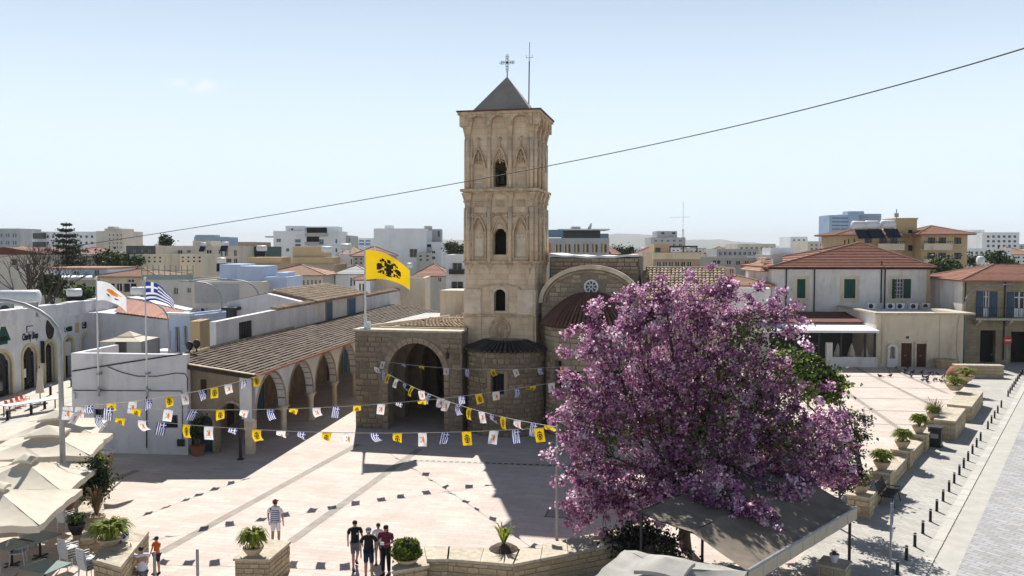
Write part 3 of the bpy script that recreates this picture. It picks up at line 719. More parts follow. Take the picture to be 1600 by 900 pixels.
# big apse with maroon half dome
bx, _ = CF.uv(916, 513, 0); BR = 2.78; cB = (bx, GY+.05)
zB = CF.uv(880, 512, -.0)[1]; zB2 = CF.uv(922, 459, GY)[1]
u1 = -BR*math.asin(min(1, (bx-CF.uv(873, 560, .6)[0])/BR))
winb = (u1-.28, u1+.3, CF.uv(870, 604, .6)[1], CF.uv(870, 562, .6)[1])
mb = MB(); curved_wall(mb, cB, BR, -.2, zB, winb); mb.build('apse_wall', 'mortar', church)
stonework(church, 'stone_church', -BR*1.52, BR*1.52, .0, zB-.05, 0, sk(winb, .05), hs=(.26, .36), ws=(.45, .8), limit=200, seed=11, curve=acurve(cB, BR))
mb = MB(); curved_wall(mb, cB, BR-.3, winb[2]-.2, winb[3]+.2, None, .05, 24, 1.2); mb.build('window_pane', 'interior', church)
c_, rz_ = acurve(cB, BR+.03)(u1+1.25, CF.uv(916, 549, .2)[1]); piece('plaque', 'tower_pale', church, c_, (.5, .1, .34), rz_)
c_, rz_ = acurve(cB, BR+.0)(u1+1.2, CF.uv(910, 595, .2)[1]); piece('window_pane', 'interior', church, c_, (.7, .14, 1.2), rz_)
apse_roof(church, cB, BR+.2, .25, zB, zB2, 34, 'tile_maroon', lambda t: math.sin(t*math.pi/2)**.9, 'apse_roof')
# block drum behind the gable, white capping
dl, dzb = CF.uv(860, 450, 5.0); drr, _ = CF.uv(998, 450, 5.0); dzt = CF.uv(930, 402, 5.0)[1]
dm = (dl+drr)/2
def drum(m):
    b = [(dl-.1, 5.0), (drr+.05, 5.2), (drr, 11), (dl, 11)]
    m.hexa([(p[0], p[1], zs-1) for p in b], [(p[0]*.985+dm*.015, p[1]+.1, dzt-(.0 if i < 2 else 0)) for i, p in enumerate(b)])
one('drum_wall', 'mortar', church, drum)
stonework(church, 'stone_church', dl, drr-.05, zs+.6, dzt-.05, 5.0, lambda u, z: False, hs=(.22, .32), ws=(.3, .65), limit=120, seed=13)
mb = MB()
N = 14
for k in range(N):
    x0 = dl-.15+(drr-dl+.3)*k/N; x1 = dl-.15+(drr-dl+.3)*(k+1)/N
    sag = lambda x: dzt+.16-.14*(1-((x-dm)/(drr-dm))**2)+.03*math.sin(x*4)
    mb.hexa([(x0,4.85,sag(x0)-.07),(x1,4.85,sag(x1)-.07),(x1,11.1,sag(x1)-.07),(x0,11.1,sag(x0)-.07)], [(x0,4.85,sag(x0)+.06),(x1,4.85,sag(x1)+.06),(x1,11.1,sag(x1)+.06),(x0,11.1,sag(x0)+.06)])
mb.build('roof_capping', 'roof_white', church)
# side aisle roof on the right with barrel tiles
rl, _ = CF.uv(1003, 465, 2.0); rrx, zev = CF.uv(1137, 468, 2.0); zrd = CF.uv(1137, 421, 6.2)[1]
def nave(m):
    m.box(rl-.2, rrx-.15, 2.3, 24, -.2, zev-.1)
    m.prism([(2.3, zev-.1), (6.2, zrd-.08), (10.1, zev-.1)], rl-.2, rrx-.15, 'x')
one('nave_wall', 'stone_church', church, nave)
one('nave_body', 'stone_church', church, lambda m: m.box(gl+.3, rl-.25, GY+.5, 24, -.2, zs-.6))
mb = MB(); mb.pantiles((rl, 1.9, zev-.1), (rrx, 1.9, zev-.1), (rrx, 6.2, zrd), (rl, 6.2, zrd), 21, 12, .125)
mb.build('barrel_tiles', 'tile_old', church, kind='stuff')
one('roof_deck', 'tile_black', church, lambda m: (m.hexa([(rl,1.95,zev-.14),(rrx,1.95,zev-.14),(rrx,6.2,zrd-.04),(rl,6.2,zrd-.04)], [(rl,1.95,zev-.09),(rrx,1.95,zev-.09),(rrx,6.2,zrd+.01),(rl,6.2,zrd+.01)]), m.hexa([(rl,6.2,zrd-.04),(rrx,6.2,zrd-.04),(rrx,10.4,zev-.14),(rl,10.4,zev-.14)], [(rl,6.2,zrd+.01),(rrx,6.2,zrd+.01),(rrx,10.4,zev-.09),(rl,10.4,zev-.09)])))
one('ridge', 'tile_old', church, lambda m: m.tube([(rl, 6.2, zrd+.04), (rrx, 6.2, zrd+.04)], .13, 8))

# ------------------------------------------------------------------ arched porch
porch = thing('arched_porch', 'dark stone porch with one great pointed arch left of the bell tower', 'porch', CF)
pr, _ = CF.uv(722, 600, 0); zp = CF.uv(556, 517, 0)[1]
oa0, _ = CF.uv(607, 660, 0); oa1, _ = CF.uv(694, 660, 0); zsp = CF.uv(650, 585, 0)[1]; ztp = CF.uv(650, 536, 0)[1]
big = (oa0, oa1, -.2, zsp, ztp, 'arch')
mb = MB(); mb.wall(0, pr, -.2, zp, 0, .9, [big]); mb.build('front_wall', 'mortar', porch)
def pskip(u, z):
    c = (oa0+oa1)/2; h = (oa1-oa0)/2+.34; t = abs(u-c)/h
    return t < 1 and z < zsp+(ztp+.36-zsp)*math.sqrt(1-t*t)
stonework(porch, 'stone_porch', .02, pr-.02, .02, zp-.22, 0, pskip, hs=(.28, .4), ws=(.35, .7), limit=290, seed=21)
n = 17; cx = (oa0+oa1)/2; h0 = (oa1-oa0)/2
for k in range(n):                                      # voussoirs of the great arch
    a0, a1 = math.pi*k/n, math.pi*(k+1)/n-.012
    P = lambda a, e: (cx-(h0+e)*math.cos(a), zsp+(ztp-zsp+e)*math.sin(a))
    mb = MB(); i0, i1, e1, e0 = P(a0, 0), P(a1, 0), P(a1, .34), P(a0, .34)
    mb.hexa([(p[0], -.07, p[1]) for p in (i0, i1)]+[(p[0], .2, p[1]) for p in (i1, i0)], [(p[0], -.07, p[1]) for p in (e0, e1)]+[(p[0], .2, p[1]) for p in (e1, e0)])
    mb.build('voussoir', 'stone_trim', porch)
for sx in (oa0-.17, oa1+.17):
    z = 0
    while z < zsp-.15:
        piece('stone', 'stone_trim', porch, (sx, -.0, z+.22), (.32, .16, .42)); z += .44
one('parapet_cap', 'planter_cap', porch, lambda m: m.box(-.1, pr, -.12, 1.0, zp+.002, zp+.12))
# inside: side walls, inner arches, back wall and vault
def inner(m):
    m.box(0.02, .8, .95, 14, -.2, zp-.05); m.box(pr-.75, pr-.02, .95, 14, -.2, zp-.05)
    m.box(.8, pr-.75, 13.4, 14, -.2, zp-.05)
    for yy in (3.6, 7.2, 10.6): m.wall(.8, pr-.75, -.2, zp-.3, yy, yy+.7, [(oa0-.2, oa1+.1, -.2, zsp-.3, ztp-.1, 'arch')])
one('inner_walls', 'stone_trim', porch, inner)
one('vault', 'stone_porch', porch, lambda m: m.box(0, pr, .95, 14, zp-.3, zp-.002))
mb = MB(); mb.hexa([(oa0+.5, 13.3, 0), (oa0+1.7, 13.3, 0), (oa0+1.7, 13.4, 0), (oa0+.5, 13.4, 0)], [(oa0+.5, 13.3, 2.4), (oa0+1.7, 13.3, 2.4), (oa0+1.7, 13.4, 2.4), (oa0+.5, 13.4, 2.4)]); mb.build('inner_door', 'wood_dark', porch)
# roof: slabs, tile patches and pale ridges
one('roof_slab', 'flat_roof', porch, lambda m: m.box(0, pr, 1.0, 14.2, zp, zp+.06))
mb = MB()
x2 = CF.uv(612, 512, 1.5)[0]
mb.pantiles((x2+.6, 1.3, zp+.16), (pr, 1.3, zp+.16), (pr, 4.4, zp+.45), (x2+1.8, 4.4, zp+.45), 17, 8, .13, .03)
mb.pantiles((x2+1.5, 6.2, zp+.16), (pr, 6.2, zp+.16), (pr, 10.5, zp+.5), (x2+3.2, 10.5, zp+.5), 13, 9, .13, .04)
mb.build('barrel_tiles', 'tile_old', porch, kind='stuff')
one('tile_bed', 'tile_black', porch, lambda m: (m.hexa([(x2+.6,1.3,zp+.07),(pr,1.3,zp+.07),(pr,4.4,zp+.07),(x2+1.8,4.4,zp+.07)], [(x2+.6,1.3,zp+.16),(pr,1.3,zp+.16),(pr,4.4,zp+.45),(x2+1.8,4.4,zp+.45)]), m.hexa([(x2+1.5,6.2,zp+.07),(pr,6.2,zp+.07),(pr,10.5,zp+.07),(x2+3.2,10.5,zp+.07)], [(x2+1.5,6.2,zp+.16),(pr,6.2,zp+.16),(pr,10.5,zp+.5),(x2+3.2,10.5,zp+.5)])))
one('roof_ridge', 'tower_pale', porch, lambda m: (m.tube([(.5, 1.0, zp+.15), (3.0, 7.5, zp+.2), (4.6, 13.8, zp+.2)], .16, 6), m.tube([(x2+.3, 1.2, zp+.14), (x2+2.2, 5.2, zp+.3)], .12, 6), m.tube([(x2+2.2, 5.2, zp+.4), (pr, 4.7, zp+.42)], .12, 6), m.box(x2-.6, pr, 1.02, 1.16, zp+.06, zp+.2)))
lamp_x, lamp_z = CF.uv(701, 552, -.1)
mb = MB(); mb.tube([(lamp_x, 0, lamp_z+.25), (lamp_x, -.3, lamp_z+.3), (lamp_x, -.34, lamp_z+.1)], .025); mb.lathe([(.05, .1), (.12, -.02), (.08, -.3), (.02, -.34)], (lamp_x, -.34, lamp_z), 8); 
wl = mb.build('wall_lantern', 'dark_metal', None); wl.location = CF.o; wl.rotation_euler = (0, 0, CF.a)
tag(wl, 'black wall lantern beside the great porch arch', 'lantern')
eb = thing('roof_cabin', 'plain beige metal cabin standing on the porch roof against the tower', 'cabin', CF)
cl, _ = CF.uv(680, 490, 9.5); cr, _ = CF.uv(723, 490, 9.5); cz0 = CF.uv(700, 494, 9.5)[1]; cz1 = CF.uv(700, 455, 9.5)[1]
one('body', 'cream_plaster', eb, lambda m: m.box(cl, cr+.6, 10.7, 13.5, zp+.06, cz1))
one('panel_seam', 'apt_beige', eb, lambda m: [m.box(cl+.42*k, cl+.42*k+.02, 10.68, 10.7, zp+.06, cz1) for k in range(5)])
# ================================================================== ARCADE
AF = Frame(G(392, 708), 83)             # x runs away along the arches, y to the left
arc = thing('arcade_building', 'long low white arcade with columns and brown tiled lean-to roof', 'arcade', AF)
SP = 4.5; NC = 6; ztop_f = 4.25
spr = 1.78
mb = MB(); ops = [(k*SP+.2, (k+1)*SP-.2, spr, spr, 4.02, 'arch') for k in range(NC)]
mb.wall(-.28, NC*SP+1, spr, ztop_f, -.22, .22, ops); mb.build('front_wall', 'white_plaster', arc)
for k in range(NC):
    mb = MB(); archring(mb, k*SP+SP/2, SP/2-.2, spr, 4.02, .16, -.25, .24, 'arch', n=22); mb.build('arch_stones', 'stone_trim', arc)
for k in range(NC+1):
    mb = MB()
    if k == 0: mb.box(-.24, .2, -.2, .2, 0, 1.3); mb.box(-.27, .24, -.24, .24, 1.3, spr)
    else:
        mb.lathe([(.27, 0), (.27, .1), (.22, .14), (.19, .2), (.175, 1.35), (.2, 1.4), (.18, 1.44), (.27, 1.62), (.29, spr)], (k*SP, 0, 0), 14)
        mb.box(k*SP-.3, k*SP+.3, -.28, .28, spr-.1, spr-.003)
    mb.build('column', 'tower_pale', arc, k > 0)
PD = 4.45
z_up = AF.uv(288, 555, PD+.2)[1]
zl = lambda y: 4.34+(z_up-4.34)*(y+.55)/(PD+.75)
# end wall with arch, doors and a small window, in end-frame coordinates (x leftwards)
def endwall(m):
    m.m = Matrix(((0,1,0,0),(1,0,0,0),(0,0,1,0),(0,0,0,1)))       # swap: wall-x -> local y, wall-y -> local x
    m.wall(.2, PD+.2, 0, 5, -.2, .15, [(.24, 1.75, 0, 1.75, 2.75, 'arch'), (2.05, 2.8, 0, 1.7, 2.05, 'arch'), (3.1, 3.8, 0, 1.7, 2.0, 'arch'), (2.35, 2.72, 3.2, 4, 4.0, 'rect')], top=lambda y: zl(y)-.16, nt=4)
    m.m = None
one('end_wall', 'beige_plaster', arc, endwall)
one('end_pier', 'white_plaster', arc, lambda m: m.box(-.3, .2, -.22, .45, 1.9, 4.26))
mb = MB(); mb.m = Matrix(((0,1,0,0),(1,0,0,0),(0,0,1,0),(0,0,0,1))); archring(mb, .995, .755, 1.75, 2.75, .15, -.26, .18, 'arch', n=16); mb.build('arch_stones', 'stone_trim', arc)
for y0, y1 in ((2.05, 2.8), (3.1, 3.8)):
    mb = MB(); mb.m = Matrix(((0,1,0,0),(1,0,0,0),(0,0,1,0),(0,0,0,1))); archring(mb, (y0+y1)/2, (y1-y0)/2, 1.7, 2.02, .13, -.25, .1, 'arch', n=12, legs=1.6); mb.build('door_surround', 'stone_trim', arc)
    one('door', 'shutter_blue', arc, lambda m: m.box(.02, .08, y0-.02, y1+.02, 0, 2.1))
one('shutter', 'wood_dark', arc, lambda m: m.box(-.1, -.05, 2.35, 2.72, 3.2, 4.0))
LN = 46
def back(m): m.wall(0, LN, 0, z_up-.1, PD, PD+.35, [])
one('back_wall', 'stone_porch', arc, back)  # porch stone, chosen dark to put the interior's shade into the colour
for k in range(9):
    x = 2.2+k*SP; col = ('door_blue', 'wood_dark')[k % 2]
    dd = one('inner_door', col, arc, lambda m: m.box(x-.55, x+.55, PD-.06, PD-.0, 0, 2.3))
    mb = MB(); mb.box(x-.68, x-.55, PD-.1, PD, 0, 2.45); mb.box(x+.55, x+.68, PD-.1, PD, 0, 2.45); mb.box(x-.55, x+.55, PD-.1, PD, 2.3, 2.45); mb.build('door_frame', 'stone_trim', dd)
one('ceiling', 'wood_dark', arc, lambda m: m.hexa([(-.3,-.2,4.1),(LN,-.2,4.1),(LN,PD,zl(PD)-.25),(-.3,PD,zl(PD)-.25)], [(-.3,-.2,4.2),(LN,-.2,4.2),(LN,PD,zl(PD)-.15),(-.3,PD,zl(PD)-.15)]))
mb = MB(); e0 = (-.6,-.55,4.34)
mb.courses((-.6,-.55,4.34), (LN,-.55,4.34), (LN,PD+.2,z_up), (-.6,PD+.2,z_up), 15, .075, .2, 95)
mb.build('roof_tiles', 'tile_brown', arc, kind='stuff')
one('roof_deck', 'wood_dark', arc, lambda m: m.hexa([(-.58,-.53,4.2),(LN,-.53,4.2),(LN,PD+.2,z_up-.14),(-.58,PD+.2,z_up-.14)], [(-.58,-.53,4.335),(LN,-.53,4.335),(LN,PD+.2,z_up-.005),(-.58,PD+.2,z_up-.005)]))
one('verge_board', 'wood_dark', arc, lambda m: m.hexa([(-.72,-.56,4.12),(-.6,-.56,4.12),(-.6,PD+.3,z_up-.2),(-.72,PD+.3,z_up-.2)], [(-.72,-.56,4.36),(-.6,-.56,4.36),(-.6,PD+.3,z_up+.04),(-.72,PD+.3,z_up+.04)]))
one('verge_capping', 'tower_pale', arc, lambda m: m.hexa([(-.74,-.58,4.365),(-.56,-.58,4.365),(-.56,PD+.3,z_up+.045),(-.74,PD+.3,z_up+.045)], [(-.74,-.58,4.41),(-.56,-.58,4.41),(-.56,PD+.3,z_up+.09),(-.74,PD+.3,z_up+.09)]))
one('eave_gutter', 'terracotta', arc, lambda m: m.tube([(-.6, -.6, 4.3), (LN, -.6, 4.3)], .07, 6))
one('ridge_mortar', 'tile_old', arc, lambda m: [m.tube([(x, PD+.22, z_up+.03), (x+.42, PD+.22, z_up+.06)], .1, 6) for x in [(-.5+.46*k) for k in range(40)]], kind='stuff')
pot = thing('plant_tub', 'potted shrub in a brown tub by the arcade doors', 'plant', loc=AF.world(-.8, 2.6, 0))
one('tub', 'pot_terracotta', pot, lambda m: m.lathe([(.3, 0), (.38, .5), (.42, .52), (.4, .55), (.0, .52)], n=12))
# ================================================================== houses along the arcade's back
wh = thing('white_house', 'white house with brown tiled roof and two blue doors above the arcade roof', 'house', AF)
Y1 = PD+.45
xg, zg = AF.uv(492, 470, Y1); xe, ze2 = AF.uv(566, 458, Y1); zw = (zg+ze2)/2
W2 = 7.0
zrid = AF.uv(446, 453.5, Y1+W2/2)[1]
def whouse(m):
    m.wall(xg, xe+.5, 0, zw, Y1, Y1+W2); 
    m.prism([(Y1, zw), (Y1+W2/2, zrid-.12), (Y1+W2, zw)], xg, xe+.4, 'x')
one('walls', 'house_plaster', wh, whouse)
mb = MB(); mb.pantiles((xg-.25, Y1-.35, zw-.1), (xe+.6, Y1-.35, zw-.1), (xe+.6, Y1+W2/2, zrid), (xg-.25, Y1+W2/2, zrid), 42, 7, .14); mb.build('barrel_tiles', 'tile_old', wh, kind='stuff')
mb = MB(); mb.hexa([(xg-.2,Y1-.3,zw-.16),(xe+.55,Y1-.3,zw-.16),(xe+.55,Y1+W2/2,zrid-.08),(xg-.2,Y1+W2/2,zrid-.08)], [(xg-.2,Y1-.3,zw-.06),(xe+.55,Y1-.3,zw-.06),(xe+.55,Y1+W2/2,zrid+.01),(xg-.2,Y1+W2/2,zrid+.01)])
mb.hexa([(xg-.2,Y1+W2/2,zrid-.08),(xe+.55,Y1+W2/2,zrid-.08),(xe+.55,Y1+W2+.3,zw-.16),(xg-.2,Y1+W2+.3,zw-.16)], [(xg-.2,Y1+W2/2,zrid+.01),(xe+.55,Y1+W2/2,zrid+.01),(xe+.55,Y1+W2+.3,zw-.06),(xg-.2,Y1+W2+.3,zw-.06)])
mb.build('roof', 'terracotta', wh)
one('ridge_tiles', 'tile_old', wh, lambda m: [m.tube([(xg-.2+.5*k, Y1+W2/2, zrid+.06), (xg+.26+.5*k, Y1+W2/2, zrid+.1)], .13, 6) for k in range(int((xe-xg+.6)/.5))])
for (a, b, c, d) in ((509, 473, 518, 498), (543, 468, 554, 493)):
    x0, x1, z0, z1 = AF.rect(a, b, c, d, Y1)
    dd = one('door', 'door_blue', wh, lambda m: m.box(x0, x1, Y1-.06, Y1+.02, z0, z1))
    one('door_frame', 'stone_trim', dd, lambda m: (m.box(x0-.12, x0, Y1-.08, Y1, z0, z1+.1), m.box(x1, x1+.12, Y1-.08, Y1, z0, z1+.1), m.box(x0, x1, Y1-.08, Y1, z1, z1+.1)))
pw = thing('parapet_wall', 'white garden wall with tile coping rising behind the near arcade roof', 'wall', AF)
x0, zz0 = AF.uv(337, 503, Y1); x1, zz1 = AF.uv(492, 481, Y1)
one('wall', 'white_plaster', pw, lambda m: m.wall(x0, xg-.01, 0, 3, Y1-.02, Y1+.4, [], top=lambda x: zz0+.15*(x-x0)/(x1-x0), nt=3))
xq0 = AF.uv(433, 488, Y1)[0]
one('tile_coping', 'tile_old', pw, lambda m: [m.tube([(xq0+.35*k, Y1-.1, zz0+.1), (xq0+.35*k, Y1+.5, zz0+.22)], .11, 6) for k in range(int((xg-xq0)/.35))], kind='stuff')
wx0, wx1, wz0, wz1 = AF.rect(373, 504, 391, 527, Y1)
wn = one('window', 'glass', pw, lambda m: m.box(wx0, wx1, Y1-.05, Y1, wz0, wz1))
one('bars', 'dark_metal', wn, lambda m: [m.box(wx0+(wx1-wx0)*k/7, wx0+(wx1-wx0)*k/7+.04, Y1-.09, Y1-.055, wz0, wz1) for k in range(8)])
pw2 = thing('parapet_wall', 'weathered white wall with tile coping at the far end of the arcade roof', 'wall', AF)
xz, zz2 = AF.uv(637, 459, Y1)
one('wall', 'white_plaster', pw2, lambda m: m.box(xe+.52, xz, Y1-.05, Y1+.3, 0, zw-.4))
one('tile_coping', 'tile_old', pw2, lambda m: [m.tube([(xe+.7+.4*k, Y1-.15, zw-.38), (xe+.7+.4*k, Y1+.4, zw-.25)], .13, 6) for k in range(int((xz-xe)/.4))], kind='stuff')
gh_ = thing('gable_house', 'white gable end house with dark chimney left of the brown tiled roof', 'house', AF)
gx, gzz = AF.uv(401, 470, Y1+W2)
one('gable', 'lilac_shade_plaster', gh_, lambda m: (m.box(xg-1.2, xg-.05, Y1+.5, Y1+W2, 0, zw-.05), m.prism([(Y1+.5, zw-.05), (Y1+W2/2+.1, zrid-.1), (Y1+W2, zw-.05)], xg-1.2, xg-.28, 'x')))
ch_ = AF.uv(397, 474, Y1+W2-.5)
one('chimney', 'dark_metal', gh_, lambda m: (m.box(xg-2.0, xg-1.4, Y1+W2-.9, Y1+W2-.3, 0, ch_[1]), m.box(xg-2.2, xg-1.2, Y1+W2-1.2, Y1+W2, ch_[1]-.25, ch_[1])))

# ================================================================== WHITE BLOCK at the left of the arcade
WF = Frame(G(294, 711), -6)
wb = thing('white_building', 'tall plain white wall building with two flagpoles bracketed on its front', 'building', WF)
wl_, _ = WF.uv(113, 640, 0); wzt = WF.uv(200, 553, 0)[1]
def rectop(x0, y0, x1, y1): a = WF.rect(x0, y0, x1, y1); return (a[0], a[1], a[2], a[3], a[3], 'rect')
wops = [rectop(147, 639, 163, 666), rectop(255, 648, 278, 669)]
mb = MB(); mb.wall(wl_, 0, 0, wzt, 0, .4, wops); mb.build('front_wall', 'lilac_shade_plaster', wb)
one('side_wall', 'white_plaster', wb, lambda m: m.box(wl_, wl_+.3, .4, 4, 0, wzt))
for o in wops:
    w_ = one('window', 'glass', wb, lambda m: m.box(o[0], o[1], .2, .24, o[2], o[3]))
    one('window_bars', 'dark_metal', w_, lambda m: [m.box(o[0]+(o[1]-o[0])*k/3-.02, o[0]+(o[1]-o[0])*k/3+.02, .15, .19, o[2], o[3]) for k in range(4)])
x0, x1, z0, z1 = WF.rect(278, 686, 289, 697); one('meter_box', 'dark_metal', wb, lambda m: m.box(x0, x1, -.12, -.002, z0, z1))
def wp(px, py): a = WF.uv(px, py, -.05); return (a[0], -.05, a[1])
one('wall_cable', 'cable', wb, lambda m: m.tube([wp(113, 580), wp(200, 566), wp(285, 553)], .035, 5))
one('wall_cable', 'cable', wb, lambda m: m.tube([wp(168, 573), wp(190, 582), wp(215, 588), wp(245, 588), wp(275, 583), wp(289, 584), wp(293, 590), wp(293, 611)], .022, 5))
one('wall_cable', 'cable', wb, lambda m: m.tube([wp(114, 610), wp(283, 611), wp(285, 615), wp(285, 686)], .022, 5))
one('wall_cable', 'cable', wb, lambda m: m.tube([wp(229, 612), wp(229, 700)], .03, 5))
fb = WF.rect(115, 614, 119, 623); one('junction_box', 'white_metal', wb, lambda m: m.box(fb[0], fb[1], -.15, -.002, fb[2], fb[3]))
# ---- flags as cloth with the pattern in the faces
EAGLE = ["................", ".......##.......", "...##..##..##...", "..####.##.####..", "..#..##..##..#..", "...#.######.#...", ".##..######..##.", "####.######.####", "#####.####.#####", "####.######.####", "###..######..###", "##...######...##", "..###.####.###..", ".##.#.####.#.##.", "....##.##.##....", "......####......"]
def flag_cells(design, nu, nv):
    idx = {}
    for i in range(nu):
        for j in range(nv):
            u, v = (i+.5)/nu, (j+.5)/nv          # u along the fly, v downwards
            if design == 'greek':
                c = int(v*9) % 2 == 0
                if u < .37 and v < 5/9:
                    c = True
                    if abs(u-.185) < .037 or abs(v-2.5/9) < .056: c = False
                k = 1 if c else 0
            elif design == 'cyprus':
                x, y = u-.5, v-.42; k = 0
                if (x/.22)**2+(y/.13)**2 < 1 or (x > .05 and x < .34 and abs(y+.09+.25*(x-.1)) < .06*(1.2-2.5*(x-.05))): k = 1
                if .18 < y < .30 and abs(abs(x)-.12+(.30-y)*-.6) < .05 and abs(x) > .02: k = 2
            else:
                ui, vi = int((u-.22)/.56*16), int((v-.14)/.72*16)
                k = 1 if (0 <= ui < 16 and 0 <= vi < 16 and u > .22 and v > .14 and EAGLE[vi][ui] == '#') else 0
            idx[i, j] = k
    return idx
FM = {'greek': ['flag_white', 'flag_blue'], 'cyprus': ['flag_white', 'flag_orange', 'flag_green'], 'eagle': ['flag_yellow', 'flag_black']}
def flag_mesh(design, surf, nu, nv, vertical=False):
    mb = MB(); idx = flag_cells(design, nu, nv)
    if vertical:                                    # hung by its hoist from above: fly runs down
        P = lambda i, j: surf(1-j/nv, i/nu)
    else: P = lambda i, j: surf(i/nu, j/nv)
    vid = {(i, j): mb.vert(P(i, j)) for i in range(nu+1) for j in range(nv+1)}
    for i in range(nu):
        for j in range(nv):
            mb.f.append([vid[i, j], vid[i, j+1], vid[i+1, j+1], vid[i+1, j]]); mb.mi.append(idx[i, j])
    return mb
def flagpole(px, py_base, py_top, D, label, flabel, design, spec, bracket=True, th=.045):
    a, b = V(px, py_base, D), V(px, py_top, D)
    p = thing('flagpole', label, 'flagpole', loc=a); h = b.z-a.z
    one('pole', 'white_metal', p, lambda m: m.tube([(0,0,0),(0,0,h*.55),(0,0,h)], [th*1.25, th, th*.7], 8), True)
    one('finial', 'white_metal', p, lambda m: m.ball((0,0,h+.06), .08, 8), True)
    if bracket: one('bracket', 'grey_metal', p, lambda m: (m.box(-.08,.08,-.08,.3,0,.12), m.box(-.08,.08,-.08,.3,.9,1.02), m.tube([(0,0,-.25),(0,0,.3)], .07, 8)))
    else: one('base', 'white_metal', p, lambda m: (m.tube([(0,0,0),(0,0,.75)], .1, 8), m.box(-.3,.3,-.3,.3,-.02,.05), m.box(.12,.32,-.1,.1,.05,.4)))
    top, ax, sag, amp, ht, wd = spec
    def surf(u, v):
        x = u*wd*math.cos(sag*u); z = h-.1-u*wd*math.sin(sag*u)*1.0 - v*ht*(1-ax*u)
        y = amp*math.sin(u*7+v*1.5)*u**.6+.25*amp*math.sin(u*15+v*4)*u
        return (x+.03, y, z)
    f = flag_mesh(design, surf, 48, 36).build('flag', FM[design], None, True)
    f.location = a; tag(f, flabel, 'flag')
    return p
dw = WF.world(WF.uv(155, 560)[0], -.25, 0).y
flagpole(154.5, 612, 436, dw, 'left white flagpole bracketed to the white building', 'white flag with orange island map flying at the left', 'cyprus', (0, .25, .55, .16, 1.05, 1.75))
flagpole(230, 612, 437, dw-.6, 'right white flagpole bracketed to the white building', 'large blue and white striped flag with cross canton on a pole', 'greek', (0, .5, .62, .18, 1.05, 1.75))
fp = CF.world(CF.uv(571, 515, .35)[0], .4, 0)
pp = V(571, 512, fp.y)
flagpole(571, 513, 388, fp.y, 'white flagpole standing on the corner of the arched porch roof', 'large yellow flag with black double headed eagle flying above the porch', 'eagle', (0, .34, .44, .24, 1.85, 3.0), bracket=False, th=.06)
# ================================================================== generic houses
def hip_roof(par, x0, x1, y0, y1, z, zr, m='terracotta', ov=.5, n=12, ridge='x', rm='tile_old', name='roof'):
    x0 -= ov; x1 += ov; y0 -= ov; y1 += ov
    if ridge == 'x':
        h = min((y1-y0)/2, (x1-x0)/2); a, b = (x0+h, (y0+y1)/2, zr), (x1-h, (y0+y1)/2, zr)
    else:
        h = min((x1-x0)/2, (y1-y0)/2); a, b = ((x0+x1)/2, y0+h, zr), ((x0+x1)/2, y1-h, zr)
    c = [(x0,y0,z),(x1,y0,z),(x1,y1,z),(x0,y1,z)]
    mb = MB()
    if ridge == 'x': sl = ((c[0],c[1],b,a),(c[1],c[2],b,b),(c[2],c[3],a,b),(c[3],c[0],a,a))
    else: sl = ((c[0],c[1],a,a),(c[1],c[2],b,a),(c[2],c[3],b,b),(c[3],c[0],a,b))
    for q in sl: mb.courses(*q, n, .06, .2)
    mb.box(x0+.05, x1-.05, y0+.05, y1-.05, z-.12, z+.0)
    r = mb.build(name, m, par)
    e = [(c[0],a),(c[1],b if ridge == 'x' else a),(c[2],b),(c[3],a if ridge == 'x' else b)]
    one('ridge_tiles', rm, r, lambda q: ([q.tube([Vector(p)+Vector((0,0,.05)), Vector(t)+Vector((0,0,.05))], .1, 5) for p, t in e], q.tube([a, b], .1, 5) if (Vector(a)-Vector(b)).length > .2 else None))
    return r
def grid(a, b, c, d, nx, ny, fw=.55, fh=.5):
    out = []
    for i in range(nx):
        for j in range(ny):
            w_, h_ = (c-a)/nx, (d-b)/ny
            out.append((a+w_*(i+.5-fw/2), b+h_*(j+.5-fh/2), a+w_*(i+.5+fw/2), b+h_*(j+.5+fh/2)))
    return out
